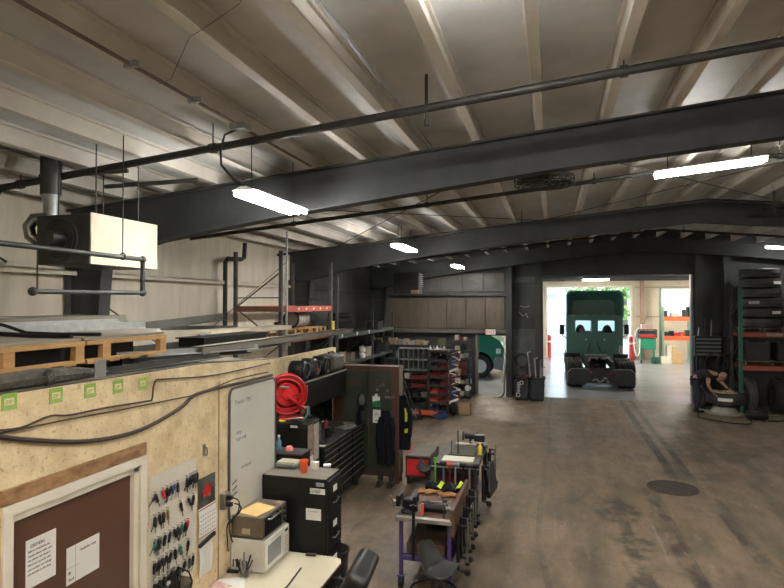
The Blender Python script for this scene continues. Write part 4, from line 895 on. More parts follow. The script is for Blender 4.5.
b = rb().bar((-.1,-.14,.12), (.02,-.15,.1), .03); build('fitting', b, steel, t, bev=.006)
build('label', rb().box((.24,-.02,.02), (.285,.03,.1)), red, t)
b = B(); b.tube(smooth_pts([Vector(q) for q in ((-3.3,7.3,1.75),(-3.22,7.25,1.7),(-3.16,7.2,1.8),(-3.14,7.15,1.72),(-3.2,7.1,1.63))]), .012, 7)
one('green_hose_end', 'short green air hose end hanging from the red reel', 'hose', b, mat('hose_green', (.03,.2,.12), .4))
c_ = [((-3.6,7.1,1.62),(.12,.1,.1),black,'black grease gun lying on top of the supply cabinet'),((-3.45,7.06,1.62),(.09,.06,.03),mat('tape_yellow',(.6,.6,.05),.4),'yellow tape roll on the supply cabinet'),((-3.25,7.12,1.62),(.16,.1,.05),dsteel,'grey tool lying on the supply cabinet edge')]
for (x,y,z),(w,l,h),m,lab in c_:
    b = B().cyl((x-w/2,y,z+h/2),(x+w/2,y,z+h/2),h/2,n=10).box((x-w/4,y-l/3,z),(x+w/4,y+l/3,z+h*.6)); one('small_tool', lab, 'tool', b, m, bev=.003)
# big tool chest
tx0, tx1, ty0, ty1, tz = -3.95, -3.26, 8.0, 9.86, 1.05
t = T('tool_chest', 'long black rolling tool chest with silver drawer edges before the brown locker', 'tool chest', (-3.6,8.9,0))
build('body', B().box((tx0,ty0,.14), (tx1,ty1,tz)), blackm, t, bev=.008)
build('worktop', B().box((tx0,ty0-.01,tz), (tx1+.03,ty1+.01,tz+.03)), mat('top_black', (.02,.02,.02), .4), t, bev=.006)
lip = mat('lip_metal', (.3,.3,.29), .35, .6)
zs = [.18,.33,.46,.56,.66,.76,.86,.95,1.03]
for j, (a, e) in enumerate(((ty0+.03, 8.62), (8.65, 9.25), (9.28, ty1-.03))):
    for i in range(8):
        d = build('drawer', B().box((tx1,a,zs[i]), (tx1+.018,e,zs[i+1]-.01)), blackm, t)
        build('drawer_lip', B().box((tx1+.018,a,zs[i+1]-.022), (tx1+.03,e,zs[i+1]-.013)), lip, d)
for x in (tx0+.08, tx1-.08):
    for y in (ty0+.12, ty1-.12):
        w_ = build('caster', B().cyl((x-.025,y,.07), (x+.025,y,.07), .068, n=16), rubber, t); build('fork', B().box((x-.04,y-.03,.07), (x-.03,y+.03,.15)).box((x+.03,y-.03,.07), (x+.04,y+.03,.15)), dsteel, w_)
build('push_handle', B().tube([(tx0+.1,ty0-.01,.9),(tx0+.1,ty0-.07,.9),(tx1-.1,ty0-.07,.9),(tx1-.1,ty0-.01,.9)], .014, 8), steel, t)
t = T('tool_hutch', 'black tool hutch standing on the back of the long tool chest', 'hutch', (-3.8,8.9,1.08)); hz = 2.02
build('back_panel', B().box((-4.0,7.95,1.09), (-3.97,9.8,hz)), blackm, t)
build('upper_case', B().box((-3.97,7.95,1.6), (-3.56,9.8,hz)), blackm, t, bev=.006)
build('end_panel', B().box((-3.96,7.95,1.09), (-3.8,7.98,1.6)), blackm, t)
build('end_panel', B().box((-3.96,9.77,1.09), (-3.8,9.8,1.6)), blackm, t)
build('top_edge', B().box((-3.56,7.94,hz-.02), (-3.54,9.81,hz+.005)).box((-3.97,7.93,hz-.02), (-3.55,7.95,hz+.005)), mat('edge_pale', (.35,.34,.28), .4, .5), t)
its = [(8.15,'two-tone black welding helmet',0), (8.55,'round black helmet with red mark',1), (9.0,'dark round fan case',2)]
for y, lab, k in its:
    t = T('equipment_case', f'{lab} standing on top of the tool hutch', 'case', (-3.72,y,hz+.006))
    build('body', B().lathe([(0,-.13),(.1,-.13),(.145,-.1),(.15,0),(.145,.1),(.1,.13),(0,.13)], (-3.72,y,hz+.158), 'X', 18), [black, dsteel, black][k], t, smooth=60)
    build('front_ring', B().torus((-3.58,y,hz+.158), .11, .014, 'X'), dsteel, t)
    build('mark', B().box((-3.582,y-.02,hz+.1), (-3.572,y+.03,hz+.16)), [dsteel, red, dsteel][k], t); build('foot', B().box((-3.82,y-.08,hz+.006), (-3.62,y+.08,hz+.03)), black, t)
t = T('tool_bag', 'grey brown rounded case at the far end of the tool hutch top', 'case', (-3.72,9.5,hz+.006))
build('body', B().box((-3.9,9.22,hz+.007), (-3.56,9.78,hz+.3)), mat('bag_grey', (.1,.09,.08), .6), t, bev=.07, seg=4, smooth=60); build('handle', B().tube([(-3.72,9.38,hz+.295),(-3.72,9.4,hz+.33),(-3.72,9.6,hz+.33),(-3.72,9.62,hz+.295)], .01, 6), black, t)
# clutter on the chest
cl = [('coffee_tumbler','tumbler','black tumbler standing on the near half of the tool chest',(-3.42,8.62),.05,.16,black),('spray_can','can','dark spray can under the hutch near the monitor arm',(-3.6,8.45),.033,.2,blackm),('spray_can','can','steel spray can under the hutch beside the black one',(-3.62,8.75),.033,.2,dsteel),('spray_can','can','red capped can at the middle of the chest top',(-3.65,9.1),.03,.18,dred)]
for n_, c_, lab, (x, y), r, h, m in cl:
    t = T(n_, lab, c_, (x,y,1.082)); build('body', B().lathe([(0,0),(r,0),(r,h*.85),(r*.7,h*.92)], (x,y,1.082), n=16), m, t, smooth=True); build('cap', B().cyl((x,y,1.082+h*.9), (x,y,1.082+h), r*.6, n=12), black, t)
for k, (x, y, s_, rz, m, lab) in enumerate(((-3.45,8.2,(.22,.16,.03),.4,dsteel,'dark tray lying at the near end of the tool chest'),(-3.5,8.95,(.1,.2,.05),.2,black,'black drill case on the tool chest'),(-3.38,9.35,(.22,.34,.02),-.4,galv,'pale folded papers near the locker end of the tool chest'),(-3.42,9.6,(.2,.2,.03),.5,cardg,'grey folded cloth at the far corner of the tool chest'))):
    one('chest_top_item', lab, 'item', B().ob((x,y,1.082+s_[2]/2), s_, rz=rz), m, bev=.004)
one('paper_label', 'small white paper lying at the near front edge of the tool chest', 'paper', B().box((-3.36,8.02,1.081), (-3.25,8.12,1.084)), paper)
t = T('bench_vise', 'small black vise and lamp arm on the near end of the tool chest', 'vise', (-3.7,8.1,1.08))
build('base', B().box((-3.8,8.03,1.081), (-3.6,8.2,1.12)), black, t, bev=.008); build('arm', B().tube([(-3.72,8.1,1.12),(-3.7,8.12,1.35),(-3.55,8.2,1.5),(-3.5,8.3,1.42)], .016, 8), black, t); build('head', B().cyl((-3.5,8.3,1.44), (-3.46,8.33,1.34), .03, .06, n=14), black, t)
# brown locker
lkm = mat('locker_brown', (.085,.035,.022), .5, col2=(.06,.028,.02), scale=2); lkg = mat('locker_green', (.02,.03,.018), .5, col2=(.032,.042,.026), scale=3)
lx0, lx1, ly0, ly1, lz = -3.86, -2.62, 9.96, 10.24, 2.07
t = T('locker', 'tall brown and green locker with jackets, tags and magnets facing the shop', 'locker', (-3.15,10.1,0))
build('body', B().box((lx0,ly0,.12), (lx1,ly1,lz)), lkm, t, bev=.006)
build('side_panel', B().box((lx1,ly0+.04,.12), (lx1+.004,ly1,lz-.02)), mat('locker_side', (.2,.17,.13), .5), t)
for a, e in ((-3.66, -3.18), (-3.165, lx1-.13)):
    d = build('door', B().box((a,ly0-.012,.2), (e,ly0,lz-.08)), lkg, t, bev=.003)
    b = B()
    for k in range(5): b.box((a+.12,ly0-.018,lz-.25-k*.03), (e-.12,ly0-.012,lz-.24-k*.03))
    build('vent_slots', b, lkm, d)
build('handle', B().box((-3.2,ly0-.04,1.0), (-3.18,ly0-.012,1.14)), dsteel, t)
for x in (lx0+.04, lx1-.04):
    for y in (ly0+.04, ly1-.04): build('leg', B().box((x-.03,y-.03,0), (x+.03,y+.03,.12)), lkm, t)
Y = ly0-.014
def lw(px, py, yy=Y): return wy(px, py, yy)
c = lw(362,401); t = T('cap', 'dark cap with grey front hanging on the left locker door', 'cap', (c.x,Y,c.z-.12))
build('crown', B().sph((c.x,Y-.03,c.z), (.085,.03,.15), 14), mat('cap_dark', (.02,.02,.022), .9), t, smooth=True); build('front_panel', B().sph((c.x+.01,Y-.05,c.z+.03), (.06,.02,.1), 12), mat('cap_grey', (.14,.14,.14), .9), t, smooth=True)
build('peak', B().sph((c.x+.01,Y-.05,c.z-.13), (.07,.05,.015), 12), black, t, smooth=True)
c = lw(361,418); one('dark_glove_pair', 'black work gloves hung low on the left locker door', 'gloves', B().sph((c.x,Y-.025,c.z), (.07,.025,.16), 12).sph((c.x+.05,Y-.025,c.z-.08), (.03,.02,.1), 8), black, smooth=True)
G = 'tags hanging on the locker door'
c = lw(376,402)
a, e = lw(372.5,396), lw(380,407); t = T('lockout_tag', 'white and green tag hanging on the right locker door', 'tag', (a.x,Y,e.z), G)
build('card', B().box((a.x,Y-.004,e.z), (e.x,Y-.001,a.z)), paper, t); build('green_field', B().box((a.x,Y-.005,e.z), (e.x,Y-.004,e.z+.09)).prism([(a.x,e.z+.09),(e.x,e.z+.05),(e.x,e.z+.12)], 'Y', Y-.005, Y-.004), mat('print_green', (.02,.22,.07), .6), t); build('clip', B().box(((a.x+e.x)/2-.025,Y-.012,a.z-.01), ((a.x+e.x)/2+.025,Y-.001,a.z+.04)), paper, t)
a, e = lw(373,409.5), lw(380.5,423); t = T('lockout_tag', 'white tag with red brown arch print below the green one', 'tag', (a.x,Y,e.z), G)
build('card', B().box((a.x,Y-.004,e.z), (e.x,Y-.001,a.z)), paper, t); cx = (a.x+e.x)/2; build('arch_print', B().torus((cx,Y-.005,a.z-.1), .03, .008, 'Y', 12, 4, 0, PI), dred, t); build('print_lines', B().box((cx-.03,Y-.005,e.z+.03), (cx+.03,Y-.004,e.z+.045)), ink, t)
rr = random.Random(5)
for k in range(16):
    px, py = 377+rr.uniform(0,11), 384+rr.uniform(0,12); c = lw(px, py)
    one('sticker_magnet', 'tiny grey magnet in the cluster on the upper right locker door', 'magnet', B().cyl((c.x,Y,c.z),(c.x,Y-.008,c.z),rr.uniform(.012,.03),n=9), [dsteel, dsteel, mat('magnet_grey',(.16,.15,.14),.6)][k % 3], 'magnets clustered on the locker door')
c = lw(384,397); 
nm = B(); one('name_strip', 'pale letter strip reading across the upper right of the locker', 'label', B().box((c.x,Y-.003,c.z-.02), (c.x+.2,Y,c.z+.02)), mat('strip_brown', (.1,.06,.045), .6))
tt = text('lettering', 'DRI 11', .06, (c.x+.02,Y-.004,c.z-.022), '-Y', galv, None); tt.parent = bpy.data.objects['name_strip']; tt.data.transform(Matrix.Translation(-tt.parent.location))
# hanging jacket
def jacket(name, lab, x, z1, z0, w, m, y, band=None, cat='jacket'):
    t = T(name, lab, cat, (x,y,z0)); L_ = z1-z0
    def f(u, v):
        ww = w*(.35+.65*min(1, v*3.2))*(1-.08*math.sin(6*v)) ; dx = (u-.5)*ww
        return (x+dx+.02*math.sin(9*v), y-.05-.035*math.sin(u*PI)-.012*math.sin(u*17+v*3), z1-L_*v)
    build('body', B().sheet(f, 18, 12, .03), m, t, smooth=60)
    for s in (-1, 1): build('sleeve', B().tube([(x+s*w*.3,y-.06,z1-.12),(x+s*w*.46,y-.07,z1-.3*L_),(x+s*w*.42,y-.07,z1-.7*L_)], [.04,.045,.035], 9), m, t, smooth=True)
    if band:
        for v in band:
            build('reflective_band', B().sheet(lambda u, q: tuple(Vector(f(u, v+q*.075))+Vector((0,-.006,0))), 18, 1, .004), yellow, t)
    return t
jacket('work_jacket', 'long black jacket hanging on the right locker door', lw(387,430).x, lw(387,410).z, lw(387,463).z, .28, navy, Y-.012)
# coverall on side of locker
x0_ = lx1+.02
t = T('coverall', 'navy coverall with yellow reflective patches hanging at the locker side', 'coverall', (x0_+.08,10.1,.6))
def f(u, v): return (x0_+.03+.2*(u-.0)*(.35+.65*min(1,v*2.5))*(1-.25*v), 10.0-.03*math.sin(u*PI)-.015*math.sin(u*15+2*v), 1.56-.95*v)
build('body', B().sheet(f, 16, 14, .05), navy, t, smooth=60)
build('sleeve', B().tube([(x0_+.13,9.98,1.4),(x0_+.2,9.96,1.2),(x0_+.18,9.96,.85)], [.04,.04,.035], 10), navy, t, smooth=True)
build('reflective_patch', B().sheet(lambda u, v: tuple(Vector(f(.3+.3*u+.12*v,.22+.25*(1-v)))+Vector((0,-.012,0))), 4, 4, .004), yellow, t)
build('reflective_patch', B().sheet(lambda u, v: tuple(Vector(f(.05+.85*u,.6+.08*v))+Vector((0,-.012,0))), 8, 2, .004), yellow, t)
build('hanger_hook', B().tube([(x0_,10.02,1.58),(x0_+.05,10.0,1.62),(x0_+.1,9.98,1.58)], .006, 6), steel, t)
for k in range(2):
    x = -2.93+.2*k; t = T('work_boot', ['left work boot standing before the locker foot','right work boot of the pair at the locker foot'][k], 'boot', (x,9.85,0), 'work boots by the locker'); bt = mat('boot_leather', (.03,.02,.015), .6)
    build('foot', B().sph((x,9.8,.05), (.05,.13,.05), 12), bt, t, smooth=True); build('shaft', B().lathe([(.045,0),(.05,.12),(.05,.2),(.044,.2)], (x,9.88,.05), n=14), bt, t, smooth=True); build('sole', B().ob((x,9.82,.012), (.09,.27,.022)), rubber, t, bev=.01)
# red tool cart behind
c0 = (-2.52,9.95); t = T('tool_cart', 'low red tool cart with grey top and casters right of the locker', 'cart', (-2.3,10.35,0))
build('body', B().box((-2.46,10.0,.17), (-2.1,10.75,.48)), dred, t, bev=.01)
build('front_panel', B().box((-2.47,9.955,.18), (-2.09,9.972,.46)), red, t, bev=.006)
build('frame', B().box((-2.5,9.97,.13), (-2.06,10.8,.17)).box((-2.5,9.97,.48), (-2.06,10.8,.51)).box((-2.5,9.97,.17),(-2.46,10.0,.48)).box((-2.1,9.97,.17),(-2.06,10.0,.48)).box((-2.1,10.05,.17),(-2.06,10.8,.48)), mat('cart_grey', (.035,.035,.035), .5), t, bev=.004)
build('top_mat', B().box((-2.49,9.98,.51), (-2.07,10.79,.525)), mat('mat_grey', (.16,.145,.12), .8), t)
build('red_edge', B().box((-2.5,10.0,.526), (-2.47,10.7,.54)), red, t)
for x in (-2.46, -2.1):
    for y in (10.05, 10.7): build('caster', B().cyl((x-.02,y,.06), (x+.02,y,.06), .058, n=14).box((x-.03,y-.03,.06),(x+.03,y+.03,.13)), rubber, t)
# ---- bench cart 1 (purple)
bx0, bx1, by0, by1, bz = -1.68, -1.08, 6.35, 7.5, .80
t = T('welding_cart', 'purple legged work cart with wooden top and casters, nearest of the two carts', 'work cart', (-1.38,6.9,0))
build('top', B().box((bx0,by0,bz-.03), (bx1,by1,bz)), board, t, bev=.004)
build('front_angle', B().box((bx0-.02,by0-.03,bz-.035), (bx1+.01,by0,bz+.004)).box((bx0-.02,by0-.03,bz), (bx1+.01,by0+.04,bz+.006)), mat('angle_pale', (.5,.48,.45), .35, .7), t, bev=.002)
build('side_board', B().box((bx1-.005,by0-.02,bz-.16), (bx1+.035,by1,bz+.13)), board, t, bev=.004)
build('side_angle', B().box((bx0-.03,by0,bz-.05), (bx0-.0,by1,bz+.005)), dsteel, t)
for x in (bx0+.03, bx1-.02):
    for y in (by0+.03, by1-.04): build('leg', B().box((x-.021,y-.021,.15), (x+.021,y+.021,bz-.03)), purple, t, bev=.003)
build('rail', B().box((bx0+.05,by0+.01,.32), (bx1-.04,by0+.04,.37)), purple, t); build('rail', B().box((bx0+.05,by1-.05,.32), (bx1-.04,by1-.02,.37)), purple, t)
build('rail', B().box((bx0+.015,by0+.05,.32), (bx0+.045,by1-.05,.37)), purple, t); build('rail', B().box((bx1-.035,by0+.05,.32), (bx1-.005,by1-.05,.37)), purple, t)
build('lower_shelf', B().box((bx0+.05,by0+.04,.37), (bx1-.04,by1-.05,.385)), dsteel, t)
for x in (bx0+.03, bx1-.02):
    for y in (by0+.03, by1-.04):
        w_ = build('caster', B().cyl((x-.022,y,.065), (x+.022,y,.065), .064, n=16), rubber, t, smooth=True); build('fork', B().box((x-.04,y-.04,.135), (x+.04,y+.04,.15)).box((x-.035,y-.02,.06), (x-.027,y+.02,.14)).box((x+.027,y-.02,.06), (x+.035,y+.02,.14)), purple, w_)
one('wooden_crate', 'brown wooden box on the lower shelf of the purple cart', 'crate', B().box((-1.6,6.42,.386), (-1.16,7.1,.5)), board, bev=.004)
one('storage_box', 'dark green box behind the wooden box on the purple cart shelf', 'box', B().box((-1.5,7.12,.386), (-1.15,7.4,.62)), mat('dark_green', (.012,.03,.03), .5), bev=.01)
def wl(px, py, z=bz+.006): return wz(px, py, z)
c = wl(409,508)
t = T('bench_vise', 'black vise with steel handle clamped to the near left cart corner', 'vise', (-1.6,6.5,bz))
build('base', B().lathe([(0,0),(.085,0),(.085,.02),(.05,.05),(.05,.08),(0,.08)], (-1.6,6.52,bz+.002), n=18), black, t, smooth=True)
build('body', B().box((-1.66,6.45,bz+.07), (-1.5,6.6,bz+.16)), blackm, t, bev=.015); build('fixed_jaw', B().box((-1.53,6.44,bz+.1), (-1.49,6.6,bz+.2)), black, t, bev=.006); build('moving_jaw', B().box((-1.73,6.44,bz+.08), (-1.68,6.6,bz+.2)), black, t, bev=.006)
build('screw', B().cyl((-1.78,6.52,bz+.11), (-1.48,6.52,bz+.11), .02, n=10), steel, t); build('handle', B().cyl((-1.79,6.44,bz+.19), (-1.79,6.6,bz+.03), .008, n=7).sph((-1.79,6.44,bz+.19),.014,8).sph((-1.79,6.6,bz+.03),.014,8), steel, t)
t = T('impact_gun', 'black impact wrench lying across the purple cart top', 'impact wrench', (-1.3,6.55,bz+.0))
build('body', B().cyl((-1.46,6.58,bz+.05), (-1.18,6.6,bz+.05), .045, n=14), black, t, smooth=True); build('nose', B().cyl((-1.18,6.6,bz+.05), (-1.12,6.6,bz+.05), .025, n=12), steel, t); build('grip', B().bar((-1.4,6.58,bz+.04), (-1.44,6.8,bz+.03), .04, .05), black, t, bev=.01)
for (px, py, L_, m, lab, x_) in ((420,505,.3,black,'black vertical bar clamp at the near edge of the purple cart',-1.5),):
    one('bar_clamp', lab, 'clamp', B().box((-1.5,by0-.075,.36), (-1.47,by0-.045,bz+.17)).box((-1.53,by0-.075,bz+.1), (-1.44,by0-.03,bz+.16)), m, bev=.004)
t = T('screwdriver', 'red handled screwdriver standing at the near edge of the purple cart', 'screwdriver', (-1.4,by0+.05,bz))
build('handle', B().cyl((-1.405,by0+.03,bz+.04), (-1.405,by0+.03,bz+.16), .016, n=10), mat('handle_orange', (.8,.08,.03), .35), t); build('blade', B().cyl((-1.405,by0+.03,bz+.006), (-1.405,by0+.03,bz+.05), .005, n=6), steel, t)
one('pry_bar', 'thin steel bar standing up near the side board of the purple cart', 'bar', B().cyl((-1.17,by0+.06,bz+.005), (-1.18,by0+.09,bz+.22), .008, n=7), dsteel)
rr = random.Random(9)
for k in range(14):
    x, y = rr.uniform(-1.55,-1.15), rr.uniform(6.75,7.15); a = rr.uniform(0,3)
    m, lab = [(steel,'steel wrench lying loose on the purple cart top'), (dsteel,'dark socket tool lying loose on the purple cart top'), (oldwood,'short wood block lying loose on the purple cart top')][k % 3]
    b = B()
    if k % 3 == 0: b.ob((x,y,bz+.01), (.14,.015,.01), rz=a).torus((x+.07*math.cos(a),y+.07*math.sin(a),bz+.01), .014, .005, 'Z', 10, 5)
    elif k % 3 == 1: b.cyl((x,y,bz+.001), (x,y,bz+.05), .02, n=10)
    else: b.ob((x,y,bz+.012), (.1,.05,.022), rz=a)
    one(['wrench','socket','wood_block'][k % 3], lab, 'tool', b, m, 'loose tools on the purple cart')
glm = mat('glove_leather', (.42,.2,.07), .8, col2=(.3,.14,.05), scale=12)
for (x, y, a, lab) in ((-1.48,7.25,.2,'tan leather glove lying flat at the far left of the purple cart'),(-1.22,7.18,-.3,'tan leather glove partly under the hi-vis jacket')):
    t = T('work_glove', lab, 'glove', (x,y,bz)); T1 = Matrix.Translation((x,y,bz+.025)) @ Matrix.Rotation(a, 4, 'Z')
    b = B(); b.T = T1; b.sph((0,0,0), (.09,.055,.024), 12)
    for k in range(4): b.tube([(-.07,-.035+.024*k,0),(-.13-.01*(k in (1,2)),-.045+.03*k,.0),(-.165-.012*(k in (1,2)),-.045+.03*k,-.006)], [.014,.013,.009], 7)
    b.tube([(.0,-.05,0),(-.04,-.09,0),(-.08,-.1,-.004)], [.015,.014,.01], 7); build('hand', b, glm, t, smooth=True)
    b = B(); b.T = T1; b.sph((.12,0,0), (.07,.07,.023), 12); build('cuff', b, glm, t, smooth=True)
t = T('hi_vis_jacket', 'bundled dark jacket with yellow bands at the far end of the purple cart', 'jacket', (-1.3,7.38,bz))
def f(u, v): return (-1.56+.48*u, 7.22+.24*v+.02*math.sin(9*u), bz+.075+.05*math.sin(PI*v)*(.6+.4*math.sin(11*u+5*v))+.015*math.sin(23*u))
build('body', B().sheet(f, 30, 10, .045), navy, t, smooth=60)
for u0 in (.32, .8): build('reflective_band', B().sheet(lambda u, v: tuple(Vector(f(u0+.1*u+.12*v, v))+Vector((0,-.006,.006))), 5, 10, .004), yellow, t, smooth=60)
# clamps hanging on the right side
G = 'black clamps hanging on the right side of the purple cart'
for k, (y, zt, zb, lab) in enumerate(((6.4,.76,.2,'nearest long black clamp on the right side of the purple cart'),(6.62,.76,.25,'second black clamp on the right side of the purple cart'),(6.85,.8,.3,'third clamp with steel screw on the right side of the purple cart'),(7.1,.85,.35,'fourth clamp hanging on the right side of the purple cart'),(7.35,.85,.4,'farthest clamp hanging on the right side of the purple cart'))):
    x = bx1+.075; t = T('c_clamp', lab, 'clamp', (x,y,zb), G)
    build('frame', B().tube([(x+.1,y,zt-.02),(x,y,zt),(x-.01,y,(zt+zb)/2),(x,y,zb+.06),(x+.1,y,zb+.05)], .018, 7), black, t)
    s_ = build('screw', B().cyl((x+.1,y,zt+.06), (x+.1,y,zb+.16), .01, n=7), steel, t); build('swivel_pad', B().cyl((x+.1,y,zb+.13), (x+.1,y,zb+.16), .026, n=10), black, s_)
    build('foot', B().sph((x+.1,y,zb+.045), .035, 10), black, t)
one('tool_sheath', 'flat black panel hanging among the clamps on the purple cart', 'panel', B().box((bx1+.04,6.45,.24), (bx1+.06,6.95,.66)), black, bev=.01)
# tractor-seat stool
t = T('rolling_stool', 'grey moulded seat stool on black wheels before the purple cart', 'stool', (-1.28,5.95,0)); sm = mat('seat_grey', (.022,.022,.02), .55, col2=(.032,.032,.03), scale=6)
SX, SY = -1.2, 5.98; A_ = math.radians(-20)
def f(u, v):
    w = (u-.5)
    if v < .55:
        q = v/.55; p = Vector((-.24*q+.19, w*(.42-.06*q), .41+.055*(2*w)**2))
    else:
        q = (v-.55)/.45; p = Vector((-.05-.09*math.sin(q*1.3)-.03*q, w*(.36-.12*q*q), .41+.05*(2*w)**2*(1-q)+.27*q))
        p.x += .09*(2*w)**2*(1-.3*q)
    p = Matrix.Rotation(A_, 3, 'Z') @ p; return (SX+p.x, SY+p.y, p.z)
build('seat_shell', B().sheet(f, 14, 22, .016), sm, t, smooth=70)
build('post', B().cyl((SX,SY,.1), (SX,SY,.39), .03, n=12), dsteel, t)
build('base_ring', B().torus((SX,SY,.22), .24, .014, 'Z', 28, 7), black, t, smooth=True)
for k in range(5):
    a = 2*PI*k/5+.2; x, y = SX+.27*math.cos(a), SY+.27*math.sin(a)
    l = build('base_arm', B().bar((SX,SY,.14), (x,y,.13), .04, .03), black, t); build('caster', B().cyl((x-.02,y,.055), (x+.02,y,.055), .054, n=16), rubber, l, smooth=True)
# ---- bench cart 2
cx0, cx1, cy0, cy1, cz = -1.68, -1.02, 8.35, 9.6, .88
t = T('welding_cart', 'black work cart with pale top and hammers on its edge, behind the purple one', 'work cart', (-1.35,9,0))
build('top', B().box((cx0,cy0,cz-.04), (cx1,cy1,cz)), dsteel, t, bev=.004)
build('pale_panel', B().box((cx0+.1,cy0+.12,cz), (cx1-.1,cy0+.4,cz+.012)), cream, t); build('grey_mat', B().box((cx0+.15,cy0+.45,cz), (cx1-.12,cy1-.15,cz+.02)), mat('mat_olive', (.1,.09,.07), .8), t)
build('pale_panel', B().box((cx0+.15,cy1-.13,cz), (cx1-.1,cy1-.03,cz+.025)), cream, t)
for x in (cx0+.04, cx1-.04):
    for y in (cy0+.05, cy1-.05): build('leg', B().box((x-.03,y-.03,.12), (x+.03,y+.03,cz-.04)), dsteel, t); build('caster', B().cyl((x-.02,y,.06), (x+.02,y,.06), .058, n=14).box((x-.03,y-.03,.06),(x+.03,y+.03,.12)), rubber, t)
build('tool_rail', B().box((cx0-.02,cy0-.1,cz-.06), (cx1+.02,cy0-.0,cz-.04)).box((cx0-.02,cy0-.1,cz-.1), (cx1+.02,cy0-.09,cz-.04)), dsteel, t)
build('lower_shelf', B().box((cx0+.05,cy0+.05,.3), (cx1-.05,cy1-.05,.32)), dsteel, t); build('side_panel', B().box((cx0+.05,cy0+.03,.32), (cx1-.05,cy0+.05,.8)), mat('red_panel_dark', (.05,.01,.01), .6), t)
G = 'hammers hung on the near rail of the black cart'
hm = [(-1.62,'lime handled tool standing at the left end of the black cart rail',mat('handle_lime',(.15,.5,.03),.5),mat('handle_lime',(.15,.5,.03),.5),.06),(-1.5,'black headed hammer with grey handle on the black cart rail',black,galv,0),(-1.41,'orange headed hammer with red handle on the black cart rail',mat('handle_orange',(.8,.08,.03),.35),dred,0),(-1.33,'steel headed hammer with pale grey handle on the black cart rail',steel,galv,0),(-1.22,'large black sledge hammer on the black cart rail',black,black,0),(-1.13,'ball hammer with grey handle near the rail end',dsteel,galv,0),(-1.04,'dark mallet at the right end of the black cart rail',black,dsteel,0)]
for x, lab, mh, ms, up in hm:
    t = T('hammer', lab, 'hammer', (x,cy0-.13,.45), G); y = cy0-.14
    build('handle', B().cyl((x,y,.48), (x,y,cz+.02+up), .014, .012, n=8), ms, t); build('head', B().cyl((x-.05 if not up else x-.02,y,cz+.03+up), (x+.05 if not up else x+.02,y,cz+.03+up), .03 if not up else .022, n=12), mh, t)
t = T('bench_vise', 'steel and black vise at the far right corner of the black cart', 'vise', (-1.12,9.4,cz))
x, y = -1.12, 9.38
build('base', B().lathe([(0,0),(.09,0),(.09,.02),(.05,.05),(.05,.09),(0,.09)], (x,y,cz+.002), n=18), dsteel, t, smooth=True); build('body', B().box((x-.06,y-.12,cz+.08), (x+.06,y+.12,cz+.17)), steel, t, bev=.015)
build('fixed_jaw', B().box((x-.08,y-.03,cz+.12), (x+.08,y+.02,cz+.22)), steel, t, bev=.008); build('moving_jaw', B().box((x-.08,y-.13,cz+.12), (x+.08,y-.09,cz+.22)), black, t, bev=.008); build('handle', B().cyl((x-.14,y-.19,cz+.13), (x+.14,y-.19,cz+.13), .01, n=8), steel, t)
t = T('bench_grinder', 'small black grinder on a post above the black cart', 'grinder', (-1.32,9.62,cz))
build('post', B().cyl((-1.3,9.55,cz+.001), (-1.3,9.55,cz+.1), .02, n=8), black, t); build('motor', B().cyl((-1.38,9.55,cz+.14), (-1.22,9.55,cz+.14), .045, n=14), black, t); 
for x in (-1.42, -1.2): build('wheel', B().cyl((x,9.55,cz+.14), (x+.02,9.55,cz+.14), .075, n=18), dsteel, t)
one('yellow_bottle', 'yellow bottle standing at the right edge of the black cart top', 'bottle', B().lathe([(0,0),(.035,0),(.035,.12),(.015,.15),(.015,.17),(0,.17)], (-1.07,8.95,cz+.002), n=14), mat('bottle_yellow', (.7,.55,.08), .4), smooth=True)
for x, l, h, m in ((-1.4,'tall thin black rod standing on the black cart',.36,black),(-1.5,'short black rod beside the pale panel of the black cart',.2,dsteel)):
    one('steel_rod', l, 'rod', B().cyl((x,8.9,cz+.012), (x,8.9,cz+h), .008, n=6).cyl((x,8.9,cz+.012),(x,8.9,cz+.03),.03,n=8), m)
t = T('side_case', 'black tilted case hanging on the right side of the black cart', 'case', (-.9,8.7,.4))
b = B(); b.ob((-.9,8.85,.56), (.05,.55,.42), rx=0, rz=-.1, ry=-.15); build('body', b, black, t, bev=.012); build('hook', B().box((-1.02,8.7,.76), (-.9,8.74,.79)), dsteel, t)
G = 'clamps hanging on the right side of the black cart'
for k, (y, lab) in enumerate(((8.42,'near black clamp on the right side of the black cart'),(9.2,'middle black clamp behind the tilted case of the black cart'),(9.45,'far steel clamp by the vise of the black cart'))):
    x = cx1+.05; t = T('c_clamp', lab, 'clamp', (x,y,.3), G)
    build('frame', B().tube([(x+.09,y,.84),(x,y,.86),(x,y,.36),(x+.09,y,.35)], .018, 7), black, t); build('screw', B().cyl((x+.09,y,.93), (x+.09,y,.5), .01, n=7), steel, t); build('foot', B().sph((x+.09,y,.33), .04, 10), black, t)
t = T('chair_back', 'grey shell seat stool tucked left of the black cart', 'stool', (-1.85,8.6,0))
build('seat_shell', B().sheet(lambda u, v: (-1.98+.28*u, 8.5+.34*v, .62+.1*(2*u-1)**2+.08*(2*v-1)**2), 8, 8, .016), sm, t, smooth=60); build('post', B().cyl((-1.84,8.67,.05), (-1.84,8.67,.62), .025, n=10), dsteel, t); build('base', B().lathe([(0,0),(.19,0),(.19,.03),(.03,.06),(0,.06)], (-1.84,8.67,.001), n=20), black, t, smooth=True)
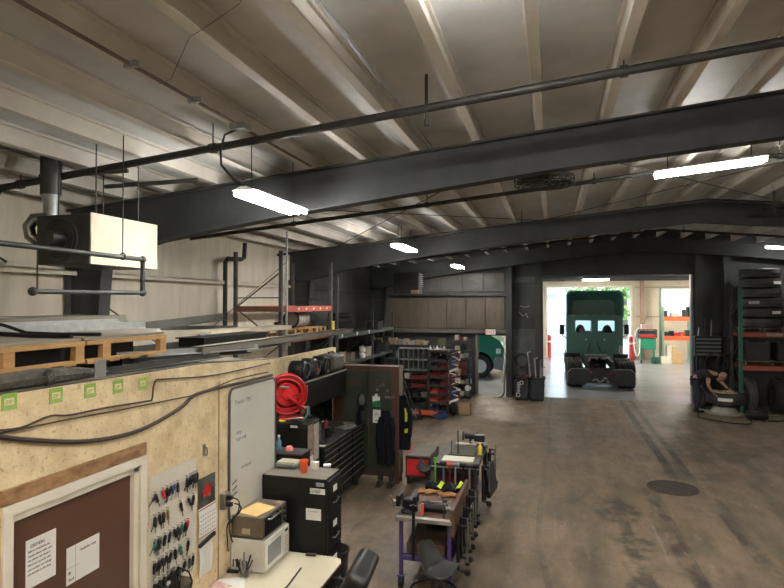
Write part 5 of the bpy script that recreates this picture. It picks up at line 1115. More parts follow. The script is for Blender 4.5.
# ================================================================ parts shelves at the back
def boxrow(xs, y, z, spec, G, dd=.3):
    for x, (w, h, m, lab, nm_, ct) in zip(xs, spec):
        one(nm_, lab, ct, B().box((x-w/2,y-dd/2,z+.002), (x+w/2,y+dd/2,z+h)).box((x-w/2-.006,y-dd/2-.006,z+h*.8),(x+w/2+.006,y+dd/2+.006,z+h)), m, G, bev=.006)
def shelving(name, lab, x0, x1, y0, y1, zs_, m, cat='shelf', posts=2, top=None, group=None, back=False):
    t = T(name, lab, cat, ((x0+x1)/2,(y0+y1)/2,0), group); zt = top or zs_[-1]
    for i in range(posts):
        x = x0+(x1-x0)*i/(posts-1)
        for y in (y0, y1): build('post', B().box((x-.02,y-.02,0), (x+.02,y+.02,zt+.02)), m, t)
    for z in zs_: build('shelf_board', B().box((x0-.01,y0-.01,z-.03), (x1+.01,y1+.01,z)), m, t)
    if back: build('back_panel', B().box((x0,y1-.01,.1), (x1,y1,zt)), m, t)
    return t
greyS = mat('shelf_grey', (.2,.21,.2), .5, col2=(.14,.145,.14), scale=5)
# pigeonhole unit on top of dark drawer unit
t = T('pigeonhole_rack', 'pale grey pigeonhole rack with two rows of dark slots', 'rack', (-3.9,16.4,0))
pg = mat('pigeon_grey', (.3,.32,.3), .5); x0, x1, y0, y1 = -4.3, -3.42, 16.3, 16.6
for z in (1.28, 1.58, 1.9): build('shelf_board', B().box((x0,y0,z-.025), (x1,y1,z)), pg, t)
for k in range(7): x = x0+(x1-x0)*k/6; build('divider', B().box((x-.008,y0+.01,1.28), (x+.008,y1,1.875)), pg if k in (0,6) else greyS, t)
build('back_panel', B().box((x0,y1-.01,.05), (x1,y1,1.9)), dsteel, t)
for x in (x0+.1, x1-.02): build('post', B().box((x-.02,y0,0), (x+.02,y0+.04,1.28)), dsteel, t)
for z in (.15, .5, .78, 1.02): build('shelf_board', B().box((x0+.1,y0+.01,z-.02), (x1,y1,z)), dsteel, t)
G = 'bins under the pigeonhole rack'
boxrow((-4.05,-3.8,-3.58), 16.45, 1.02, ((.14,.16,beige,'pale taped box under the pigeonhole rack','parts_box','box'),(.2,.1,dred,'shallow dark red bin under the pigeonhole rack','parts_bin','bin'),(.2,.12,dred,'dark red bin at the right end under the pigeonholes','parts_bin','bin')), G, .24)
boxrow((-4.05,-3.7), 16.45, .78, ((.2,.14,blackm,'black bin on the second shelf under the pigeonholes','parts_bin','bin'),(.4,.1,dred,'wide dark red tray on the second shelf under the pigeonholes','parts_tray','tray')), G, .24)
boxrow((-4.05,-3.8,-3.55), 16.45, .5, ((.2,.2,blackm,'black box on the third shelf under the pigeonholes','parts_box','box'),(.16,.1,dsteel,'grey bin on the third shelf under the pigeonholes','parts_bin','bin'),(.16,.14,steel,'steel box on the third shelf under the pigeonholes','parts_box','box')), G, .24)
boxrow((-4.0,-3.65), 16.45, .15, ((.3,.25,blackm,'large black box on the bottom shelf under the pigeonholes','parts_box','box'),(.3,.2,dsteel,'grey case on the bottom shelf under the pigeonholes','parts_box','box')), G, .24)
# bin cart with A-frame side
t = T('bin_cart', 'dark bin cart with red and black bins and coloured clips down its side', 'cart', (-3.12,16.9,0))
for (x, y) in ((-3.4,16.3), (-2.86,16.3), (-3.4,17.3), (-2.86,17.3)):
    build('post', B().box((x-.02,y-.02,.1), (x+.02,y+.02,1.83)), dsteel, t); build('caster', B().cyl((x-.02,y,.05), (x+.02,y,.05), .05, n=12), rubber, t)
shz = [.12,.36,.6,.84,1.08,1.32,1.56,1.82]
for z in shz: build('tray', B().box((-3.42,16.28,z-.02), (-2.84,17.32,z)).box((-3.42,16.28,z),(-2.84,16.29,z+.04)), dsteel, t)
bc = [('blue',blue,'dark',black),('orange red',orange,'dark red',dred),('orange red',orange,'dark red',dred),('black',black,'dark red',dred),('dark red',dred,'dark red',dred),('grey',dsteel,'dark red',dred),('black',black,'navy',navy)]
for k, (n1, m1, n2, m2) in enumerate(bc):
    L_ = ['bottom','second','third','fourth','fifth','sixth','top'][k]
    for s, (nn, mm) in enumerate(((n1, m1), (n2, m2))):
        x0 = -3.37+s*.27; z = shz[k]
        t2 = T('parts_bin', f'{nn} open bin at the {"left" if s == 0 else "right"} of the {L_} tray of the bin cart', 'bin', (x0+.12,16.5,z), 'open bins on the bin cart')
        build('walls', B().box((x0,16.3,z+.003), (x0+.24,16.31,z+.09)).box((x0,16.62,z+.003), (x0+.24,16.63,z+.15)).box((x0,16.3,z+.003), (x0+.01,16.63,z+.12)).box((x0+.23,16.3,z+.003), (x0+.24,16.63,z+.12)), mm, t2)
        build('base', B().box((x0,16.3,z+.002), (x0+.24,16.63,z+.01)), mm, t2)
cm = [paper, dred, blue, paper, dsteel, paper, dred, mat('clip_pink', (.5,.3,.35), .5)]
rr = random.Random(3)
for k in range(7):
    for j in range(2):
        z = .32+.22*k; y = 16.5+.4*j; m = cm[(k*2+j) % 8]; nmm = ['white','dark red','blue','white','grey','white','dark red','pinkish'][(k*2+j) % 8]
        one('hanging_clip', f'{nmm} clip hung at the open side of the bin cart, {["near","far"][j]} row, {["lowest","second","third","fourth","fifth","sixth","highest"][k]} level', 'clip',
            B().bar((-2.84,y,z+.04), (-2.6,y+.1,z+.13), .03, .06).bar((-2.83,y,z), (-2.66,y+.02,z-.06), .03, .03), m, 'clips on the bin cart side', bev=.003)
one('carton_stack', 'beige long carton lying on top of the bin cart', 'carton', B().box((-3.35,16.35,1.822), (-2.95,16.7,1.87)), mat('pale_carton', (.5,.42,.3), .8), bev=.004)
one('white_tub', 'small white tub at the left top of the bin cart', 'tub', B().cyl((-3.36,16.35,1.822), (-3.36,16.35,1.9), .04, n=12), paper)
c = wz(460,411,0.0)
one('carton', 'open cardboard box on the floor right of the bin cart', 'carton', B().box((-2.6,16.6,0), (-2.25,16.62,.3)).box((-2.6,16.95,0), (-2.25,16.97,.3)).box((-2.6,16.6,0), (-2.58,16.97,.3)).box((-2.27,16.6,0), (-2.25,16.97,.3)).box((-2.6,16.6,0), (-2.25,16.97,.01)), card)
one('black_sack', 'black sack slumped between bin cart and cardboard box', 'sack', B().sph((-2.72,16.5,.19), (.13,.16,.19), 12), black, smooth=True)
# hand truck, orange jack, blue drum
t = T('hand_truck', 'black hand truck with a spoked wheel parked before the pigeonhole rack', 'hand truck', (-3.9,15.5,0))
wc = wy(414,409,15.5); x = wc.x
w_ = build('wheel', B().torus((x,15.5,.2), .17, .03, 'Y', 24, 8), rubber, t, smooth=True)
b = B().cyl((x,15.47,.2), (x,15.53,.2), .04, n=10)
for k in range(6): a = k*PI/3; b.bar((x,15.5,.2), (x+.15*math.cos(a),15.5,.2+.15*math.sin(a)), .02)
build('spokes', b, galv, w_)
build('frame', B().tube([(x-.1,15.62,.2),(x-.42,15.7,1.05),(x-.45,15.95,1.12),(x-.42,16.05,1.05),(x-.1,15.95,.2),(x-.1,15.62,.2)], .018, 8), dsteel, t); build('toe_plate', B().box((x-.15,15.6,.02), (x+.2,15.98,.035)), dsteel, t); build('wheel', B().torus((x,16.08,.2), .17, .03, 'Y', 24, 8), rubber, t, smooth=True)
a = wz(430,411.5,.0); a.y = 15.95
t = T('floor_jack', 'long orange floor jack lying before the bin cart', 'jack', (a.x,a.y,0))
build('body', B().box((a.x-.36,a.y-.1,.08), (a.x+.42,a.y+.1,.2)), orange, t, bev=.012); build('saddle', B().cyl((a.x+.32,a.y,.2), (a.x+.32,a.y,.24), .05, n=12), dsteel, t)
for q in (-.3, .34): build('wheel', B().cyl((a.x+q,a.y-.13,.05), (a.x+q,a.y+.13,.05), .05, n=12), dsteel, t)
a = wz(444,412,.0); one('blue_drum', 'blue rounded tub on the floor before the bin cart', 'tub', B().lathe([(0,0),(.2,0),(.22,.04),(.2,.14),(0,.16)], (a.x+.05,16.0,.0), n=20), blue, smooth=True)
# tall shelf by the small doorway
t = shelving('parts_shelf', 'tall dark shelf of small boxes beside the small doorway', -3.2, -2.66, 19.4, 19.85, (.1,.5,.82,1.1,1.36,1.62,1.95), dsteel)
G = 'boxes on the tall shelf beside the small doorway'
nm7 = ['bottom','second','third','fourth','fifth','sixth','top']; rr = random.Random(11)
pal = [('white',paper),('tan',card),('beige',beige),('grey',greyS),('pale',mat('pale_carton',(.5,.42,.3),.8)),('black',black),('dark red',dred)]
for k, z in enumerate((.1,.5,.82,1.1,1.36,1.62,1.95)):
    x = -3.16; j = 0; used = set()
    while x < -2.8:
        w = rr.uniform(.1,.2); h = rr.uniform(.09,.19); q = rr.randrange(7)
        while q in used: q = rr.randrange(7)
        used.add(q); n_, m = pal[q]
        one('parts_box', f'{n_} box on the {nm7[k]} shelf of the tall unit by the small doorway', 'box', B().box((x,19.42,z+.002), (x+w,19.7,z+h)).box((x+.01,19.415,z+h*.3), (x+w-.01,19.42,z+h*.7)), m, G, bev=.004)
        x += w+.02; j += 1
one('white_reel', 'white round reel on the second shelf of the tall unit', 'reel', B().cyl((-2.72,19.38,.36), (-2.72,19.46,.36), .1, n=16), paper)
# long wall shelf
t = shelving('wall_shelf', 'long dark shelving with a green beam along the foot of the brown wall', -6.15, -3.32, 19.2, 19.7, (.35,.85,1.33,1.78), dsteel, posts=4)
build('green_beam', B().box((-6.15,19.17,1.28), (-4.2,19.2,1.34)), green, t)
G = 'goods on the long wall shelving'; rr = random.Random(21); rows_ = [('top',1.78),('upper middle',1.33),('lower middle',.85),('bottom',.35)]
cols = [('white',paper,'jug'),('tan',card,'carton'),('beige',beige,'carton'),('grey',dsteel,'case'),('red',dred,'case'),('black',blackm,'case'),('pale',mat('pale_carton',(.5,.42,.3),.8),'carton'),('blue',blue,'crate'),('olive',mat('olive',(.1,.11,.05),.6),'crate'),('silver',galv,'case'),('orange',orange,'case'),('brown',oldwood,'crate')]
for rn, z in rows_:
    x = -6.08; last = None; n_used = {}
    if rn == 'top': seq = [0,6,3,1,9,6,2,1,6,3,8,0,9,3]
    elif rn == 'upper middle': seq = [3,9,5,3,9,5,7,3,9,5,3,5,9,3]
    elif rn == 'lower middle': seq = [5,3,4,10,4,3,5,7,5,3,5,4,5,3]
    else: seq = [5,3,7,5,3,5,4,5,3,5,3,5,7,3]
    for q in seq:
        w = rr.uniform(.14,.28); h = rr.uniform(.13,.3)
        if x+w > -3.36: break
        cn, m, ct = cols[q]; n_used[q] = n_used.get(q, 0)+1; od = ['first','second','third','fourth','fifth'][n_used[q]-1]
        lab = f'{cn} {ct}, {od} such from the left, on the {rn} level of the long shelving'
        if ct == 'jug': b = B().lathe([(0,0),(w*.4,0),(w*.42,.02),(w*.42,h*.7),(w*.15,h*.9),(w*.15,h),(0,h)], (x+w/2,19.4,z+.002), n=14)
        else: b = B().box((x,19.25,z+.002), (x+w,19.55,z+h)).box((x-.004,19.246,z+h*.82), (x+w+.004,19.554,z+h))
        one({'jug':'white_jug','carton':'carton','case':'tool_case','crate':'crate'}[ct], lab, ct, b, m, G, bev=.005); x += w+.03
# spray can grid
b = B().box((-3.98,19.12,1.35), (-3.36,19.3,1.37)).box((-3.98,19.12,1.55), (-3.36,19.3,1.57)); 
one('can_rack', 'small wire rack of bottles in front of the long wall shelving', 'rack', B().box((-3.98,18.85,1.3), (-3.36,18.87,1.32)).box((-3.98,19.05,1.3), (-3.36,19.07,1.32)).box((-3.98,18.85,0),(-3.96,18.87,1.9)).box((-3.38,18.85,0),(-3.36,18.87,1.9)).box((-3.98,18.84,1.31),(-3.36,19.08,1.325)).box((-3.98,18.84,1.60),(-3.36,19.08,1.615)).box((-3.98,19.05,0),(-3.96,19.07,1.9)).box((-3.38,19.05,0),(-3.36,19.07,1.9)), dsteel)
for j, z in enumerate((1.616, 1.326)):
    for i in range(5):
        one('bottle', f'pale bottle in the {["upper","lower"][j]} row of the small wire rack before the wall shelving', 'bottle', B().lathe([(0,0),(.045,0),(.045,.11),(.02,.14),(.02,.17),(0,.17)], (-3.9+.115*i,18.96,z), n=10), [paper, galv][(i+j) % 2] if j == 0 else paper, ['bottles in the upper row of the wire rack','bottles in the lower row of the wire rack'][j], smooth=True)
# exit sign
c = wy(490.5,332,20.3)
t = T('exit_sign', 'small red and white exit sign above the small doorway', 'sign', (c.x,20.3,c.z-.1))
build('case', B().box((c.x-.17,20.3,c.z-.09), (c.x+.17,20.34,c.z+.09)), mat('sign_white', (.85,.75,.7), .4), t, bev=.005)
text('lettering', 'EXIT', .15, (c.x,20.298,c.z-.053), '-Y', mat('sign_red', (.7,.06,.03), .5), t, align='CENTER')
# ================================================================ green day cab tractor in the doorway
tg = mat('truck_green', (.06,.19,.155), .4, col2=(.065,.2,.165), scale=2, coat=.4)
tdk = mat('chassis_black', (.03,.032,.035), .6, .2, col2=(.05,.05,.05), scale=5)
glass = mat('cab_glass', (.8,.95,.95), .03, trans=1)
TX, TY = 1.76, 23.05
t = T('semi_truck', 'dark green day cab tractor seen from behind in the open doorway', 'truck', (TX,26,0))
def wheel(par, x, y, R=.5, W_=.27, rimm=None, nm='wheel'):
    prof = [(R*.58,-W_*.42),(R*.62,-W_*.5),(R*.8,-W_*.54),(R*.95,-W_*.5),(R,-W_*.4),(R*.985,-W_*.18),(R,-W_*.14),(R,W_*.14),(R*.985,W_*.18),(R,W_*.4),(R*.95,W_*.5),(R*.8,W_*.54),(R*.62,W_*.5),(R*.58,W_*.42),(R*.58,-W_*.42)]
    w_ = build(nm, B().lathe(prof, (x,y,R), 'X', 30), rubber, par, smooth=True)
    build('rim', B().lathe([(R*.6,-W_*.4),(R*.5,-W_*.2),(R*.2,-W_*.1),(.01,-W_*.1),(.01,W_*.1),(R*.2,W_*.1),(R*.5,W_*.2),(R*.6,W_*.4)], (x,y,R), 'X', 24), rimm or steel, w_, smooth=True)
for y in (TY+.52, TY+1.85):
    for s in (-1, 1):
        for q in (.78, 1.08): wheel(t, TX+s*q, y)
    build('axle', B().cyl((TX-.9,y,.5), (TX+.9,y,.5), .09, n=12).sph((TX,y,.5), .24, 12), tdk, t)
for s in (-1, 1):
    build('frame_rail', B().box((TX+s*.43-.04,TY+.05,.72), (TX+s*.43+.04,TY+7.2,1.0)), tdk, t, bev=.006)
    a = [(TX+s*.42,.68),(TX+s*.5,.72),(TX+s*1.05,.72),(TX+s*1.19,.58),(TX+s*1.19,.2),(TX+s*1.14,.12),(TX+s*.6,.12),(TX+s*.5,.2)]
    fl = build('mud_flap', B().prism(a, 'Y', TY, TY+.03), mat('flap_rubber', (.05,.052,.058), .7), t)
    e = [Vector((u,TY-.01,v)) for u, v in ((TX+s*.42,.68),(TX+s*.5,.73),(TX+s*1.05,.73),(TX+s*1.2,.58),(TX+s*1.2,.2))]
    build('edge_trim', B().tube(e, .014, 6), galv, fl)
    build('tail_lamp', B().cyl((TX+s*.36,TY-.02,.6), (TX+s*.36,TY+.02,.6), .045, n=12), red, t)
    build('quarter_fender', B().prism([(TY+2.5+.0,.75),(TY+2.55,.95),(TY+2.3,1.12),(TY+2.3,1.09),(TY+2.5,.93),(TY+2.47,.75)], 'X', TX+s*.65 if s > 0 else TX-1.22, TX+1.22 if s > 0 else TX-.65), tdk, t)
build('rear_crossmember', B().box((TX-.5,TY+.04,.2), (TX+.5,TY+.1,.74)).cyl((TX,TY-.03,.62),(TX,TY+.05,.62),.04,n=10), tdk, t, bev=.01)
b = B()
rr = random.Random(4)
for k in range(16): x = TX-.28+.036*k; b.ob((x,TY-.01,.3+.05*math.sin(k*.7)+(.06 if 10<k<14 else 0)), (.06,.03,.05), ry=rr.uniform(-.6,.6))
build('tow_strap', b, mat('strap_pale', (.35,.42,.42), .6), t)
b = B().prism([(TX-.48,TY+1.4),(TX-.12,TY+.45),(TX-.06,TY+.75),(TX+.06,TY+.75),(TX+.12,TY+.45),(TX+.48,TY+1.4),(TX+.38,TY+1.75),(TX-.38,TY+1.75)], 'Z', 1.03, 1.1)
build('fifth_wheel', b, dsteel, t, bev=.01)
for s in (-1, 1): build('ramp', B().bar((TX+s*.42,TY+.25,.98), (TX+s*.34,TY+1.0,1.06), .08, .03), galv, t)
build('deck_plate', B().box((TX-.42,TY+2.0,1.0), (TX+.42,TY+3.0,1.03)), galv, t)
b = B().tube(smooth_pts([Vector(q) for q in ((TX-.2,TY+3.1,1.5),(TX-.3,TY+2.8,1.2),(TX-.35,TY+2.2,1.15),(TX-.2,TY+1.6,1.3))]), .02, 7).tube(smooth_pts([Vector(q) for q in ((TX+.1,TY+3.1,1.5),(TX+.2,TY+2.7,1.15),(TX+.4,TY+2.1,1.2),(TX+.3,TY+1.6,1.25))]), .02, 7)
build('air_line', b, black, t, smooth=True)
CY = 26.2
cx0_, cx1_ = wy(566.5,330,CY).x, wy(623,330,CY).x; cm_ = (cx0_+cx1_)/2
zc = lambda py: wy(594,py,CY).z
# cab shell with two real window openings in its back wall
wl0, wl1 = wy(575,320,CY), wy(592,333,CY); wr0, wr1 = wy(597.5,320,CY), wy(615,333,CY); zt, zb = wl0.z, wl1.z; z0, z1 = zc(357), zc(315)
b = B()
b.box((cx0_,CY,z0), (cx1_,CY+.06,zb)).box((cx0_,CY,zt), (cx1_,CY+.06,z1)).box((cx0_,CY,zb), (wl0.x,CY+.06,zt)).box((wl1.x,CY,zb), (wr0.x,CY+.06,zt)).box((wr1.x,CY,zb), (cx1_,CY+.06,zt))
b.box((cx0_,CY+.06,z0), (cx0_+.05,CY+1.7,zb)).box((cx1_-.05,CY+.06,z0), (cx1_,CY+1.7,zb)).box((cx0_,CY+.06,zt+.1), (cx0_+.05,CY+1.6,z1)).box((cx1_-.05,CY+.06,zt+.1), (cx1_,CY+1.6,z1))
b.box((cx0_,CY+.06,zb),(cx0_+.05,CY+.6,zt+.1)).box((cx1_-.05,CY+.06,zb),(cx1_,CY+.6,zt+.1)).box((cx0_,CY+1.5,zb),(cx0_+.05,CY+1.7,zt+.1)).box((cx1_-.05,CY+1.5,zb),(cx1_,CY+1.7,zt+.1))
b.box((cx0_,CY+.06,z1-.05), (cx1_,CY+1.7,z1)).box((cx0_,CY+.06,z0), (cx1_,CY+1.8,z0+.05)).box((cx0_,CY+1.65,z0), (cx1_,CY+1.75,zb+.02))
cab = build('cab', b, tg, t)
for (a, e) in ((wl0,wl1), (wr0,wr1)):
    build('rear_window', B().box((a.x,CY+.02,zb), (e.x,CY+.03,zt)), glass, t)
    q = []; r_c = .07
    for (qx, qz, a0) in ((e.x-r_c,zt-r_c,0), (a.x+r_c,zt-r_c,PI/2), (a.x+r_c,zb+r_c,PI), (e.x-r_c,zb+r_c,3*PI/2)):
        for k in range(4): aa = a0+k*PI/6; q.append((qx+r_c*math.cos(aa),CY-.005,qz+r_c*math.sin(aa)))
    build('window_seal', B().tube(q+[q[0]], .022, 6), tg, t)
for s, (pa, pb_) in ((-1,(580,592)), (1,(598,611))):
    xa, xb = wy(pa,340,CY).x, wy(pb_,340,CY).x; za, zb2 = zc(337), zc(348.5)
    pl = [(xa,za),(xb,za),(xb-(.16 if s > 0 else .04),zb2),(xa+(.16 if s < 0 else .04),zb2)] if True else None
    pts = [Vector((u,CY-.006,v)) for u, v in pl]; build('panel_rib', B().tube(pts+[pts[0]], .018, 6), tg, t)
    xl = (xa+xb)/2; build('work_lamp', B().cyl((xl,CY-.05,zc(339.5)), (xl,CY,zc(339.5)), .035, n=12), mat('lamp_lens', (.8,.8,.8), .2), t)
# fairing: hollow scoop open to the rear
za, zb3 = zc(315)-.03, zc(290.5)
def scoop(y, ins, z0_, z1_):
    x0, x1 = cx0_+ins, cx1_-ins; r = .22; p = [(x0,y,z0_)]
    for k in range(5): a = PI-k*PI/8; p.append((x0+r+r*math.cos(a),y,z1_-r+r*math.sin(a)))
    for k in range(5): a = PI/2-k*PI/8; p.append((x1-r+r*math.cos(a),y,z1_-r+r*math.sin(a)))
    p.append((x1,y,z0_)); return p
A1 = scoop(CY-.15, -.02, za, zb3); A2 = scoop(CY+1.5, .1, za, za+.45); A3 = scoop(CY-.15, .05, za+.03, zb3-.07); A4 = scoop(CY+.5, .25, za+.03, zb3-.4); n = len(A1)
b = B(); fs = [[i, i+1, i+1+n, i+n] for i in range(n-1)] + [[i+2*n, i+3*n, i+1+3*n, i+1+2*n] for i in range(n-1)] + [[i, i+2*n, i+1+2*n, i+1] for i in range(n-1)] + [list(range(3*n,4*n)), list(range(n,2*n))[::-1], [0,n,2*n-1,n-1], [2*n,3*n,4*n-1,3*n-1],[0,2*n,3*n-1,n-1]]
build('roof_fairing', b.add(A1+A2+A3+A4, fs), tg, t, smooth=35)
b = B().bar((cx0_+.25,CY+.1,za+.15), (cm_,CY+.05,zb3-.12), .03).bar((cx1_-.25,CY+.1,za+.15), (cm_,CY+.05,zb3-.12), .03); build('fairing_brace', b, tg, t)
b = B()
for k in range(5): b.box((cx0_+.3+k*.4,CY-.04,z1-.02), (cx0_+.42+k*.4,CY+.02,z1+.04))
build('marker_lamp', b, mat('amber', (.5,.2,.03), .4), t)
for s, px in ((-1,562), (1,626.5)):
    c = wy(px,330,CY+1.6); build('mirror', B().box((c.x-.1,CY+1.55,c.z-.2), (c.x+.1,CY+1.7,c.z+.25)), black, t, bev=.03); xx = cx0_ if s < 0 else cx1_
    build('mirror_arm', B().tube([(xx,CY+1.6,c.z+.2),(c.x,CY+1.62,c.z+.2)], .018, 6).tube([(xx,CY+1.6,c.z-.35),(c.x+.02,CY+1.62,c.z-.25),(c.x,CY+1.62,c.z-.1)], .018, 6), black, t)
for s in (-1, 1):
    st_ = build('seat', B().box((cm_+s*.55-.2,CY+.45,z0+.1), (cm_+s*.55+.2,CY+.95,zb-.1)), black, t, bev=.04)
    build('headrest', B().sph((cm_+s*.55,CY+.5,zb+.05), (.2,.09,.3), 12), black, t, smooth=True)
build('front_bumper', B().box((cx0_-.05,CY+3.7,.25), (cx1_+.05,CY+3.85,.75)), galv, t, bev=.03)
build('engine_block', B().box((TX-.42,CY-.3,.45), (TX+.42,CY+3.3,1.0)), tdk, t, bev=.04)
build('side_skirt', B().box((cx0_,CY-.3,.35), (cx0_+.06,CY+1.8,.95)).box((cx1_-.06,CY-.3,.35), (cx1_,CY+1.8,.95)), tdk, t)
build('hood', B().prism([(CY+1.7,.7),(CY+3.6,.6),(CY+3.75,1.1),(CY+3.6,1.5),(CY+1.75,1.95)], 'X', cx0_+.1, cx1_-.1), tg, t, bev=.08)
build('windshield', B().prism([(CY+1.7,zb),(CY+1.8,zb),(CY+1.5,z1-.05),(CY+1.4,z1-.05)], 'X', cx0_+.08, cx1_-.08), glass, t)
for s in (-1, 1):
    wheel(t, cm_+s*1.0, CY+2.6, .5, .3); build('front_fender', B().torus((cm_+s*1.0,CY+2.6,.55), .6, .1, 'X', 14, 6, .1, PI-.1), tg, t)
build('exhaust_stack', B().cyl((cx1_-.1,CY-.15,1.0), (cx1_-.1,CY-.15,1.4), .07, n=12), galv, t)
build('battery_box', B().box((cx0_,CY-.6,.45), (cx0_+.5,CY+.3,.95)), galv, t, bev=.02); build('fuel_tank', B().cyl((cx1_-.3,CY-.3,.65), (cx1_-.3,CY+1.2,.65), .3, n=20), galv, t, smooth=True)
# ================================================================ second green truck seen through the small doorway
Y2 = 24.9; n0 = wy(506,360,Y2); tg2 = mat('truck_green_bright', (.01,.2,.125), .3, col2=(.012,.17,.11), scale=2, coat=.5)
hx = n0.x; t = T('semi_truck', 'bright green truck hood and front wheel seen through the small doorway', 'truck', (hx-2.5,Y2+1.1,0))
wcx = wy(479.5,364,Y2).x
prof = [(hx-.12,.95),(hx-.06,1.25),(hx-.25,1.6),(hx-.6,1.8),(hx-1.1,1.93),(hx-2.0,2.05),(hx-2.0,.6),(wcx-.62,.6)]
for k in range(9): a = PI-k*PI/8; prof.append((wcx+.62*math.cos(a), .55+.6*math.sin(a)))
prof += [(wcx+.62,.75)]
build('hood', B().prism(prof, 'Y', Y2, Y2+2.1), tg2, t, bev=.09, seg=3, smooth=50)
build('bumper', B().prism([(wcx+.58,.4),(hx-.1,.35),(hx-.02,.55),(hx-.04,.92),(wcx+.64,.92)], 'Y', Y2-.03, Y2+2.13), mat('bumper_grey', (.2,.22,.23), .5), t, bev=.05)
build('headlamp', B().box((hx-.42,Y2-.02,1.05), (hx-.2,Y2+.06,1.28)), mat('lamp_lens', (.8,.8,.8), .2), t, bev=.04)
build('fender_flare', B().torus((wcx,Y2+.05,.55), .62, .06, 'Y', 16, 6, .15, PI-.1), tg2, t)
for y in (Y2+.16, Y2+1.95):
    w_ = build('wheel', B().lathe([(.29,-.12),(.31,-.15),(.4,-.16),(.48,-.14),(.5,-.1),(.5,.1),(.48,.14),(.4,.16),(.31,.15),(.29,.12),(.29,-.12)], (wcx,y,.5), 'Y', 30), rubber, t, smooth=True)
    build('rim', B().lathe([(.3,-.12),(.25,-.05),(.1,-.1),(.01,-.12),(.01,.12),(.3,.12)], (wcx,y,.5), 'Y', 20), mat('rim_white', (.7,.7,.68), .4), w_, smooth=True)
build('cab', B().prism([(hx-2.0,.6),(hx-2.0,2.05),(hx-2.5,2.95),(hx-4.6,3.1),(hx-4.6,.6)], 'Y', Y2-.05, Y2+2.15), tg2, t, bev=.06)
build('side_window', B().prism([(hx-2.25,2.1),(hx-2.6,2.8),(hx-3.6,2.85),(hx-3.6,2.1)], 'Y', Y2-.06, Y2-.05), mat('dark_glass', (.02,.02,.022), .1), t)
build('mirror', B().box((hx-2.2,Y2-.35,2.0), (hx-2.1,Y2-.15,2.5)).bar((hx-2.1,Y2-.05,2.2),(hx-2.15,Y2-.2,2.2),.03), black, t, bev=.02)
build('chassis', B().box((hx-8,Y2+.5,.7), (hx-4.6,Y2+1.6,1.0)), tdk, t)
for x in (hx-6.2, hx-7.5):
    for y in (Y2+.16, Y2+1.95): build('wheel', B().lathe([(.01,-.15),(.48,-.15),(.5,-.1),(.5,.1),(.48,.15),(.01,.15)], (x,y,.5), 'Y', 24), rubber, t, smooth=True)
for k, (px, l) in enumerate(((504.5,'pale vertical hose hanging at the right jamb of the small doorway'),(507,'dark hanging hose beside the pale one at the small doorway'))):
    c = wy(px,360,YB-.25); one('air_hose', l, 'hose', B().tube(smooth_pts([Vector(q) for q in ((c.x,YB-.45,2.0),(c.x+.03,YB-.5,1.4),(c.x-.05,YB-.55,.7),(c.x-.08,YB-.5,.15),(c.x-.2,YB-.6,.03),(c.x-.4,YB-.55,.03))]), .02, 7), [paper, rubber][k], 'hoses at the small doorway jamb', smooth=True)
# waste cart at the column
a, e = wz(513.5,401.5,0), wz(545,400,0); yb_ = (a.y+e.y)/2
t = T('waste_cart', 'black scrap bin with white graffiti standing against the column beside the big doorway', 'bin', ((a.x+e.x)/2,yb_+.4,0))
xm = (a.x+e.x)/2; b = B()
for x0, x1 in ((a.x, xm-.02), (xm+.02, e.x)):
    bb = B().prism([(x0+.03,.04),(x1-.03,.04),(x1,.72),(x0,.72)], 'Y', yb_, yb_+.55); s_ = build('tub', bb, mat('bin_dark', (.02,.025,.035), .6), t, bev=.02)
    build('rim', B().box((x0-.02,yb_-.02,.7), (x1+.02,yb_,.75)).box((x0-.02,yb_+.55,.7), (x1+.02,yb_+.57,.75)).box((x0-.02,yb_,.7),(x0,yb_+.55,.75)).box((x1,yb_,.7),(x1+.02,yb_+.55,.75)), black, s_)
    for x in (x0+.08, x1-.08): build('foot', B().box((x-.04,yb_+.05,0), (x+.04,yb_+.5,.04)), black, s_)
text('graffiti', 'Owen', .2, (a.x+.2,yb_-.012,.1), '-Y', paper, t, roll=PI/2); build('graffiti_ring', B().torus((a.x+.24,yb_-.012,.58), .055, .01, 'Y', 16, 4), paper, t)
b = B()
for k in range(4): b.box((xm+.02,yb_-.012,.12+k*.09), (xm+.035,yb_+.005,.14+k*.09))
build('bolt_heads', b, paper, t)
rr = random.Random(8)
nm_ = [('pale bent pipe standing tallest in the scrap bin',galv),('pale straight pipe leaning in the scrap bin',beige),('grey pipe leaning at the right of the scrap bin',galv),('dark rod standing in the left tub of the scrap bin',dsteel),('black exhaust bracket in the left tub of the scrap bin',black),('white capped pipe in the right tub of the scrap bin',galv)]
for k, (l, m) in enumerate(nm_):
    x = [xm+.05,xm+.22,xm+.34,a.x+.2,a.x+.38,e.x-.12][k]; h = [1.55,1.35,1.3,1.3,1.2,1.05][k]; dx = [-.12,-.06,.02,-.08,.06,.03][k]
    one('scrap_pipe', l, 'pipe', B().tube([(x,yb_+.3,.3),(x+dx*.5,yb_+.3,h*.7),(x+dx,yb_+.32,h),(x+dx+.1,yb_+.32,h+.03)], .022, 7), m, 'pipes standing in the scrap bin', smooth=True)
one('orange_rag', 'orange red rag lying across the rim of the scrap bin', 'rag', B().bar((xm-.22,yb_-.03,.74), (xm-.02,yb_+.0,.84), .05, .03), mat('rag_red', (.6,.08,.05), .7), bev=.01)
one('tire_chain_coil', 'dark coil hanging on the column above the scrap bin', 'coil', B().torus((-1.0,YB-.16,1.25), .22, .03, 'Y', 20, 6), rubber, smooth=True)
